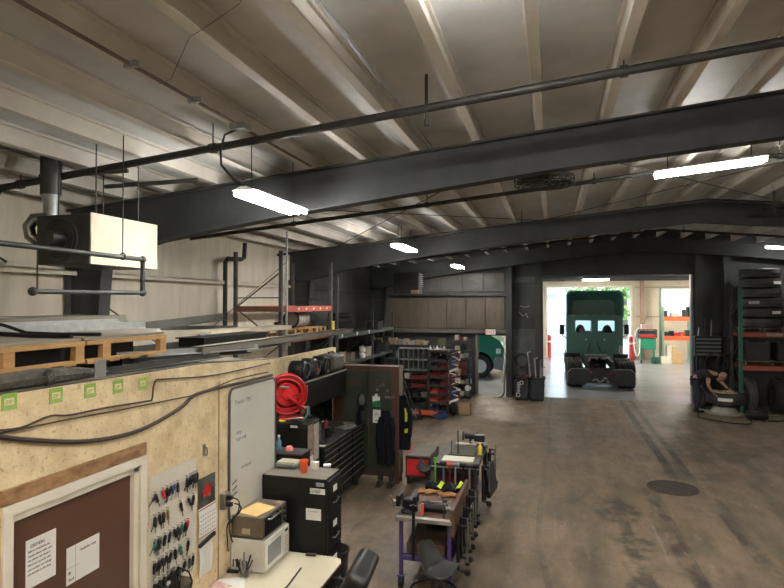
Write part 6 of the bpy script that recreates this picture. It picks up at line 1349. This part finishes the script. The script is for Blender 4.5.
one('wall_bracket', 'pale tangle of hooks hanging high on the column panel', 'hooks', B().tube([(-1.1,YB-.17,2.9),(-.95,YB-.2,2.75),(-.85,YB-.18,2.85),(-.8,YB-.17,2.7)], .015, 6).tube([(-1.05,YB-.17,3.1),(-.9,YB-.19,3.05),(-.75,YB-.17,3.1)], .012, 6), galv)
# ================================================================ right side
yd = 19.9
t = T('wall_drawer_rack', 'black slotted steel rack with tools mounted between doorway and tire rack', 'rack', (4.85,yd,1.3)); gp = mat('slot_grey', (.14,.15,.15), .5)
a, e = wy(695,336,yd), wy(722,357,yd)
build('case', B().box((a.x,yd,e.z), (e.x,yd+.35,a.z)), black, t, bev=.01)
for k in range(5): z = e.z+.04+k*(a.z-e.z-.04)/5; build('slat', B().box((a.x+.03,yd-.03,z), (e.x-.02,yd,z+.05)), gp, t, bev=.004)
build('stand_leg', B().box((a.x+.05,yd+.05,0), (a.x+.12,yd+.12,e.z)).box((e.x-.12,yd+.05,0), (e.x-.05,yd+.12,e.z)), black, t)
for k in range(4):
    x = a.x+.12+.18*k; one('impact_socket_tool', ['pale tipped tool standing at the left of the slotted rack','dark long tool standing on the slotted rack','pale forked tool standing on the slotted rack','short grey tool at the right of the slotted rack'][k], 'tool', B().cyl((x,yd+.15,a.z+.001), (x+.02,yd+.15,a.z+[.25,.6,.5,.2][k]), .025, .015, n=8), [galv, dsteel, galv, dsteel][k], 'tools standing on the slotted rack')
c = wy(728,372,19.85)
for k, (dx, l) in enumerate(((0,'black air hose coil hanging between slotted rack and tire rack'),(.35,'black cable loop hanging nearest the tire rack'))):
    x = c.x-.32+dx*.9; one('hanging_hose', l, 'hose', B().torus((x,19.8,1.35+.0*k), .32, .03, 'Y', 26, 6).tube([(x+.3,19.85,1.35),(x+.34,19.82,2.1)],.03,6), rubber, 'hoses hanging beside the tire rack', smooth=True)
ry0, ry1 = 18.9, 19.8; rx0 = wy(740.5,330,ry0).x
t = T('tire_rack', 'pallet rack with green uprights and orange red beams stacked with tires', 'rack', (7,19.3,0))
rgn = mat('rack_green_dull', (.02,.14,.09), .5, col2=(.03,.1,.07), scale=6)
for x in (rx0, rx0+2.75):
    for y in (ry0, ry1): build('upright', B().box((x-.05,y-.04,0), (x+.05,y+.04,3.65)), rgn if y == ry0 else dsteel, t, bev=.005)
    b = B()
    for k in range(5): b.bar((x,ry0 if k % 2 else ry1,.3+k*.6), (x,ry1 if k % 2 else ry0,.9+k*.6), .03)
    build('bracing', b, dsteel, t)
zs2 = [wy(760,335,ry0).z, wy(760,368.5,ry0).z]
for z in zs2:
    for y in (ry0-.05, ry1+.01): build('beam', B().box((rx0+.05,y,z-.06), (rx0+2.7,y+.04,z+.07)), redr, t, bev=.004)
build('beam_label', B().box((rx0+.65,ry0-.055,zs2[0]-.03), (rx0+1.05,ry0-.05,zs2[0]+.05)), mat('label_grey', (.3,.28,.26), .6), t)
P1 = pallet('pallet', 'grey wood pallet under the tall tire stack on the orange rack', rx0+.06, 18.9, zs2[0]+.072, 1.12, .9, m=oldwood)
P2 = pallet('pallet', 'grey wood pallet on the lower beam of the orange rack', rx0+.12, 18.9, zs2[1]+.072, 1.4, .9, m=oldwood)
P3 = pallet('pallet', 'grey wood pallet under the right hand tire stack of the orange rack', rx0+1.4, 18.9, zs2[0]+.072, 1.15, .9, m=oldwood)
tt_ = mat('new_tire', (.022,.022,.024), .45, col2=(.035,.035,.036), scale=5); nmz = ['bottom','second','third','fourth','fifth','top']
G = 'truck tires stacked on the orange rack'
for k in range(6):
    zc_ = zs2[0]+.072+.13+.01+.145+.285*k; cx_ = rx0+.64+(.03 if k < 3 else 0)
    o = tire('truck_tire', f'{nmz[k]} tire of the tall stack next to the green rack post', (cx_,19.35,zc_), .53, .265, 'Z', G, tt_)
    if k in (1, 4, 2):
        dx = {1:.12, 4:.2, 2:-.42}[k]; q = B(); q.sheet(lambda u, v: (cx_+(dx+.26*u if k != 2 else dx+.22*u), 19.35-math.sqrt(.535**2-min(.5,(dx+.26*u))**2)-.004, zc_-.035+.08*v), 8, 1, .003)
        build('label_sticker', q, paper if k != 2 else galv, o)
for k in range(5):
    tire('truck_tire', f'{nmz[k]} tire of the right hand stack at the picture edge of the orange rack', (rx0+1.95,19.35,zs2[0]+.072+.13+.155+.285*k), .53, .265, 'Z', G, tt_)
for k, (x, l) in enumerate(((rx0+.32,'tire standing upright on the floor under the orange rack post'),(rx0+1.1,'dark tire standing deeper under the orange rack'),(rx0+1.75,'tire standing at the right under the orange rack'))):
    tire('truck_tire', l, (x,19.35+.1*k,.5), .5, .26, 'X', 'tires standing under the orange rack', rubber if k else mat('dusty_tire', (.07,.07,.065), .8))
for k, x in enumerate((rx0+.5, rx0+1.3, rx0+2.1)):
    one('storage_crate', ['dark crate at the left of the lower orange rack shelf','dark crate in the middle of the lower orange rack shelf','dark crate at the right of the lower orange rack shelf'][k], 'crate', B().box((x-.3,19.05,zs2[1]+.21), (x+.3,19.6,zs2[1]+.75)).box((x-.32,19.03,zs2[1]+.68), (x+.32,19.62,zs2[1]+.72)), mat('crate_dark', (.028,.028,.03), .7), 'crates on the lower orange rack shelf', bev=.01)
one('floor_pipe', 'thin pale pipe lying on the floor before the orange rack', 'pipe', B().cyl((rx0+.2,18.6,.03), (rx0+3,18.75,.03), .028, n=8), oldwood)
# tire being worked on
pc = wz(726,409,.12); Xc, Yc = pc.x, pc.y
t = T('tire_machine', 'round pale turntable stand carrying a flat truck tire beside the crouching worker', 'tire stand', (Xc,Yc,0))
build('base', B().lathe([(0,0),(.5,0),(.5,.03),(.36,.05),(.3,.14),(.3,.2),(0,.2)], (Xc-.05,Yc,0.001), n=30), mat('stand_pale', (.4,.38,.34), .5, col2=(.3,.28,.25), scale=7), t, smooth=True)
build('column', B().cyl((Xc,Yc,.2), (Xc,Yc,.29), .2, n=20), dsteel, t); build('pedal', B().bar((Xc-.45,Yc-.2,.08), (Xc-.75,Yc-.25,.12), .1, .03), galv, t)
o = tire('truck_tire', 'truck tire lying flat on the turntable stand in front of the worker', (Xc,Yc,.45), .53, .3, 'Z', None, tt_)
build('label_sticker', B().sheet(lambda u, v: (Xc-.32+.36*u, Yc-math.sqrt(.535**2-(-.32+.36*u)**2)-.004, .41+.09*v), 10, 1, .003), paper, o)
t = T('truck_rim', 'tan and white wheel rim seated in the flat truck tire', 'rim', (Xc,Yc,.62))
build('disc', B().lathe([(.31,0),(.3,.03),(.2,.02),(.18,-.03),(.06,-.03),(.06,.05),(0,.05)], (Xc,Yc,.595), n=28), mat('rim_tan', (.5,.33,.17), .5, col2=(.6,.5,.36), scale=5), t, smooth=True)
build('hub_tool', B().box((Xc-.42,Yc-.1,.61), (Xc-.2,Yc,.67)), galv, t, bev=.01); build('cloth', B().sph((Xc+.12,Yc-.08,.64), (.12,.08,.035), 10), mat('cloth_white', (.65,.62,.55), .7), t, smooth=True)
# worker
pf = wz(712,413,0.0); hp = Vector((pf.x-.22,pf.y+.12,0))
def skin_body(name, verts, edges, rads, m, parent, sub=2, root=0):
    me = bpy.data.meshes.new(name); off = rootloc(parent); me.from_pydata([Vector(v)-off for v in verts], edges, []); me.materials.append(m)
    o = bpy.data.objects.new(name, me); C.objects.link(o); o.parent = parent
    md = o.modifiers.new('skin', 'SKIN'); md.use_smooth_shade = True
    for i, r in enumerate(rads):
        r = (r, r) if not isinstance(r, tuple) else r; me.skin_vertices[0].data[i].radius = r
    me.skin_vertices[0].data[root].use_root = True
    s_ = o.modifiers.new('sub', 'SUBSURF'); s_.levels = s_.render_levels = sub; return o
t = T('person', 'bald person in dark work clothes bending over the flat truck tire', 'person', (hp.x,hp.y,0)); t.rotation_euler.z = -.5
ox, oy = hp.x, hp.y
# pelvis, spine, chest, neck, head ; hips to the left, head to the right (+x), slight turn toward the viewer
V = [(ox-.18,oy,.93),(ox-.08,oy-.02,1.04),(ox+.1,oy-.04,1.14),(ox+.28,oy-.06,1.17),(ox+.37,oy-.07,1.16),(ox+.46,oy-.08,1.13),
     (ox+.25,oy-.25,1.12),(ox+.24,oy-.32,.86),(ox+.36,oy-.33,.64),   # near arm
     (ox+.3,oy+.12,1.1),(ox+.46,oy+.14,.92),(ox+.66,oy+.06,.74),   # far arm
     (ox-.17,oy-.12,.9),(ox-.08,oy-.14,.5),(ox-.12,oy-.14,.09),      # near leg
     (ox-.15,oy+.12,.9),(ox+.04,oy+.14,.5),(ox-.05,oy+.16,.09)]
E = [(0,1),(1,2),(2,3),(3,4),(4,5),(3,6),(6,7),(7,8),(3,9),(9,10),(10,11),(0,12),(12,13),(13,14),(0,15),(15,16),(16,17)]
Rr = [(.15,.17),(.14,.16),(.145,.17),(.12,.15),.06,.055,.075,.05,.034,.075,.05,.034,.1,.07,.045,.1,.07,.045]
skin_body('body', V, E, Rr, skin, t)
shirt = mat('shirt_dark', (.015,.018,.022), .85, col2=(.022,.026,.03), scale=8); jeans = mat('trousers_dark', (.03,.034,.045), .85, col2=(.02,.022,.03), scale=8)
Vs = [(ox-.14,oy,.97),V[1],V[2],(ox+.3,oy-.06,1.17),V[6],(ox+.245,oy-.29,.97),V[9],(ox+.38,oy+.13,1.01)]
skin_body('shirt', Vs, [(0,1),(1,2),(2,3),(3,4),(4,5),(3,6),(6,7)], [(.165,.18),(.16,.175),(.165,.19),(.125,.16),.095,.066,.095,.066], shirt, t)
Vt = [(ox-.15,oy,.9),V[12],V[13],(V[14][0],V[14][1],.12),V[15],V[16],(V[17][0],V[17][1],.12)]
skin_body('trousers', Vt, [(0,1),(1,2),(2,3),(0,4),(4,5),(5,6)], [(.13,.15),.115,.088,.07,.115,.088,.07], jeans, t)
hx_, hy_, hz_ = ox+.54, oy-.09, 1.09
b = B(); b.T = Matrix.Translation((hx_,hy_,hz_)) @ Matrix.Rotation(math.radians(48), 4, 'Y')
b.sph((0,0,.03), (.1,.08,.118), 18); b.sph((.03,0,-.06), (.068,.06,.07), 14); b.sph((.1,0,-.01), (.022,.015,.022), 8)
for s in (-1, 1): b.sph((-.01,s*.082,-.01), (.022,.012,.032), 8)
hd = build('head', b, skin, t, smooth=True)
b = B(); b.T = Matrix.Translation((hx_,hy_,hz_)) @ Matrix.Rotation(math.radians(48), 4, 'Y')
for s in (-1, 1): b.sph((.09,s*.032,.015), (.01,.013,.008), 8)
build('eyes', b, ink, hd); b = B(); b.T = Matrix.Translation((hx_,hy_,hz_)) @ Matrix.Rotation(math.radians(48), 4, 'Y'); b.sph((.094,0,-.07), (.008,.024,.006), 8); build('mouth', b, dred, hd)
b = B(); b.T = Matrix.Translation((hx_,hy_,hz_)) @ Matrix.Rotation(math.radians(48), 4, 'Y'); b.sph((.055,0,-.095), (.04,.045,.035), 10); build('beard', b, mat('beard_brown', (.08,.05,.035), .9), hd, smooth=True)
def hand(p, d, side):
    p = Vector(p); d = Vector(d).normalized(); w = d.cross(Vector((0,0,1))).normalized()*side; u = w.cross(d)*side
    vs = [p, p+d*.07]; es = [(0,1)]; rs = [(.03,.02),(.036,.018)]
    for k, L_ in enumerate((.065,.075,.07,.055)):
        base = p+d*.085+w*(.03-.02*k); n_ = len(vs); vs += [base, base+d*L_*.55, base+d*L_*.85-Vector((0,0,.02))]; es += [(1,n_),(n_,n_+1),(n_+1,n_+2)]; rs += [.0095,.0085,.0075]
    n_ = len(vs); vs += [p+d*.03+w*.04, p+d*.06+w*.06-Vector((0,0,.01))]; es += [(0,n_),(n_,n_+1)]; rs += [.012,.009]
    skin_body('hand', vs, es, rs, skin, t, 1)
hand(V[8], (.5,.1,-.35), 1); hand(V[11], (.5,-.2,-.2), -1)
for k in (14, 17):
    x, y, z = V[k]; build('boot', B().sph((x+.06,y,.06), (.15,.055,.058), 12).cyl((x,y,.05), (x,y,.16), .062, n=12).box((x-.07,y-.05,0), (x+.19,y+.05,.03)), black, t, smooth=True)
# air hose + compressor tank
one('air_hose', 'dark air hose curving over the floor in front of the tire stand', 'hose', B().tube(smooth_pts([wz(*q, .02) for q in ((699,413),(698,417),(712,420),(730,423),(748,424),(752,422))]), .018, 7), rubber, smooth=True)
a = wz(757,421,.0); t = T('air_tank', 'small black air tank with handle lying on the floor near the tire stand', 'tank', (a.x,a.y,0))
build('body', B().lathe([(0,-.27),(.09,-.26),(.13,-.2),(.13,.2),(.09,.26),(0,.27)], (a.x,a.y,.16), 'X', 20), black, t, smooth=True)
build('handle', B().tube([(a.x-.14,a.y,.28),(a.x-.1,a.y,.35),(a.x+.1,a.y,.35),(a.x+.14,a.y,.28)], .014, 7), dsteel, t)
for x in (-.16, .16): build('foot', B().box((a.x+x-.02,a.y-.1,0), (a.x+x+.02,a.y+.1,.05)), dsteel, t)
build('valve', B().cyl((a.x-.29,a.y,.16), (a.x-.25,a.y,.16), .03, n=8), steel, t)
one('air_hose', 'dark looped hose on the floor right of the air tank', 'hose', B().tube(smooth_pts([wz(*q, .02) for q in ((767,414.5),(780,414),(786,416),(786,420),(778,421.5),(768,421))]), .018, 7), rubber, smooth=True)
# floor drain
a = wz(672.5,488,.0); t = T('floor_drain', 'round slotted iron drain cover set in the concrete floor', 'drain', (a.x,a.y,0)); dm = mat('drain_iron', (.1,.075,.055), .6, .3)
b = B().torus((a.x,a.y,.002), .41, .012, 'Z', 36, 6); build('rim', b, dm, t)
build('pit', B().cyl((a.x,a.y,.0005), (a.x,a.y,.002), .4, n=36), ink, t)
b = B()
for k in range(-7, 8):
    q = k*.053; L_ = math.sqrt(max(0,.4**2-q*q)); b.box((a.x+q-.008,a.y-L_,.002), (a.x+q+.008,a.y+L_,.008))
    if k % 2 == 0: b.box((a.x-L_,a.y+q-.01,.002), (a.x+L_,a.y+q+.01,.007))
build('grid_bars', b, dm, t)
# ================================================================ bay beyond
for k, (px, l) in enumerate(((549.5,'red bollard left of the open outer door'),(634,'red bollard right of the open outer door'),(631,'second red bollard set back by the outer door jamb'))):
    c = wy(px,357,35.3-.6*(k == 2)); t = T('bollard', l, 'bollard', (c.x,c.y,0), 'red bollards at the outer door'); rm_ = mat('bollard_red', (.7,.06,.06), .5)
    build('post', B().cyl((c.x,c.y,0), (c.x,c.y,1.25), .1, n=16).sph((c.x,c.y,1.25), .1, 12), rm_, t, smooth=True); build('band', B().cyl((c.x,c.y,.9), (c.x,c.y,1.0), .103, n=16), paper, t)
c = wy(647,345,33.5); x = c.x; gm = mat('machine_green', (.02,.3,.16), .45)
t = T('tire_changer', 'green wheeled service machine with red drawers and white hose in the bay', 'service machine', (x,33.5,0))
build('body', B().box((x-.4,33.2,.75), (x+.4,33.8,1.35)), gm, t, bev=.03); build('top_tray', B().box((x-.5,33.15,1.75), (x+.45,33.85,1.8)).box((x-.5,33.15,1.35),(x-.45,33.85,1.8)).box((x+.4,33.15,1.35),(x+.45,33.85,1.8)), dsteel, t)
for z in (1.38, 1.56): build('drawer', B().box((x-.42,33.15,z), (x+.38,33.8,z+.13)), [red, black][z > 1.5], t, bev=.01)
build('cabinet_top', B().box((x-.3,33.2,1.8), (x+.25,33.8,2.05)), mat('machine_pink', (.5,.35,.3), .5), t, bev=.02)
for xx in (x-.35, x+.3): build('leg', B().box((xx,33.3,.1), (xx+.06,33.7,.75)), gm, t); build('wheel', B().cyl((xx,33.25,.1), (xx+.06,33.25,.1), .1, n=14), rubber, t)
build('hose_loop', B().tube(smooth_pts([Vector(q) for q in ((x-.45,33.1,1.9),(x-.65,33.05,1.6),(x-.7,33.0,.9),(x-.6,33.0,.4),(x-.45,33.05,.6),(x-.4,33.1,1.3))]), .035, 8), paper, t, smooth=True)
t = T('green_post', 'thin pale green post standing between service machine and bay shelves', 'post', (5.2,33.6,0)); c = wy(660.5,340,33.6)
build('post', B().box((c.x-.06,33.55,0), (c.x+.06,33.67,4.0)), mat('post_green', (.25,.4,.3), .6), t); build('base_plate', B().box((c.x-.15,33.45,0), (c.x+.15,33.75,.02)), galv, t)
x0, x1 = wy(663,340,33.3).x, wy(692,340,33.3).x; za, zb = wy(676,319,33.3).z, wy(676,338.5,33.3).z
t = T('bay_rack', 'orange beamed pallet rack under the grid window in the bay', 'rack', ((x0+x1)/2,33.7,0)); og = mat('rack_orange_bright', (.75,.16,.05), .5)
for x in (x0, x1):
    for y in (33.3, 34.1): build('upright', B().box((x-.05,y-.05,0), (x+.05,y+.05,3.0)), mat('post_green', (.25,.4,.3), .6), t)
for z in (za, zb):
    for y in (33.27, 34.13): build('beam', B().box((x0+.05,y-.03,z-.1), (x1-.05,y+.03,z+.12)), og, t)
    build('shelf_board', B().box((x0+.02,33.32,z+.05), (x1-.02,34.08,z+.1)), og, t)
G = 'goods on the orange bay rack'; W4 = (x1-x0)
for k, (f_, w, h, m, l) in enumerate(((.1,.2,.3,dsteel,'dark grey box at the left of the upper bay shelf'),(.8,.2,.35,dsteel,'dark case at the right of the upper bay shelf'),(.92,.15,.5,black,'black tall box at the right end of the upper bay shelf'),(.45,.4,.2,white,'white box in the middle of the upper bay shelf'))):
    x = x0+W4*f_; one('storage_box', l, 'box', B().box((x-w/2,33.4,za+.125), (x+w/2,33.8,za+.125+h)).box((x-w/2-.01,33.39,za+.1+h),(x+w/2+.01,33.81,za+.13+h)), m, G, bev=.01)
for k, (f_, w, h, m, l) in enumerate(((.15,.22,.2,dsteel,'grey case on the lower bay shelf'),(.33,.18,.25,black,'black case on the lower bay shelf'),(.52,.3,.15,red,'red box on the lower bay shelf'),(.7,.2,.2,orange,'orange box on the lower bay shelf'),(.88,.2,.3,dsteel,'dark box at the right end of the lower bay shelf'))):
    x = x0+W4*f_; one('storage_box', l, 'box', B().box((x-w/2,33.4,zb+.125), (x+w/2,33.8,zb+.125+h)).box((x-w/2-.01,33.39,zb+.1+h),(x+w/2+.01,33.81,zb+.13+h)), m, G, bev=.01)
for k, (px, w, h, m, l) in enumerate(((655.5,.35,.35,green,'green crate on the floor by the service machine'),(664,.3,.4,white,'white bucket shaped crate under the bay rack'),(669.5,.24,.95,white,'tall white carton standing under the bay rack'),(674.5,.3,.9,mat('carton_bright',(.7,.48,.24),.7),'tall tan carton standing under the bay rack'),(680,.24,.6,mat('carton_bright',(.7,.48,.24),.7),'short tan carton right of the tall one under the bay rack'))):
    c = wy(px,350,33.2); one('carton', l, 'carton', B().box((c.x-w/2,33.2,0), (c.x+w/2,33.2+w,h)).box((c.x-.03,33.195,0), (c.x+.03,33.2,h)), m, 'cartons under the bay rack', bev=.01)
# ================================================================ outdoors
t = T('warehouse_building', 'pale blue steel building across the yard seen left of the truck', 'building', (-8,62,0))
bm_ = mat('pale_blue_siding', (.5,.62,.72), .6, col2=(.45,.58,.68), scale=1, stretch=(6,6,.2))
build('walls', B().box((-30,60,-.05), (.2,75,4.0)), bm_, t); build('roof', B().prism([(-30.3,4.0),(.5,4.0),(.5,4.3),(-14,5.6),(-30.3,4.3)], 'Y', 59.7, 75.3), mat('roof_white', (.8,.82,.85), .5), t)
build('roll_door', B().box((-6,59.95,0), (-2,60,3.4)), white, t)
def tree(c, h, r, lab, seed):
    rr = random.Random(seed); t = T('leafy_tree', lab, 'tree', c, 'trees beyond the yard'); x, y, z = c
    build('trunk', B().tube([(x,y,z),(x+.1,y,z+h*.3),(x,y+.1,z+h*.6)], [.25,.18,.1], 8), oldwood, t)
    b = B()
    for k in range(900):
        u = Vector((rr.gauss(0,1), rr.gauss(0,1), rr.gauss(0,1))).normalized()*rr.random()**.4; p = Vector((x+u.x*r, y+u.y*r, z+h*.6+u.z*h*.42)); s = rr.uniform(.15,.32)
        d1 = Vector((rr.uniform(-1,1),rr.uniform(-1,1),rr.uniform(-1,1))).normalized(); d2 = d1.orthogonal().normalized()
        b.add([p-d1*s, p+d2*s*.6, p+d1*s, p-d2*s*.6], [(0,1,2,3)])
    o = build('crown', b, mat('leaf_green', (.16,.32,.06), .6, col2=(.24,.42,.1), scale=.8), t); return t
tree((6.3,56,0), 8.5, 2.4, 'light green tree right of the truck beyond the open outer door', 1)
tree((4.3,68,0), 9.5, 3.0, 'light green tree behind the truck cab across the yard', 2)
tree((10.8,74,0), 9, 2.6, 'farther tree behind the right door jamb of the bay', 3)
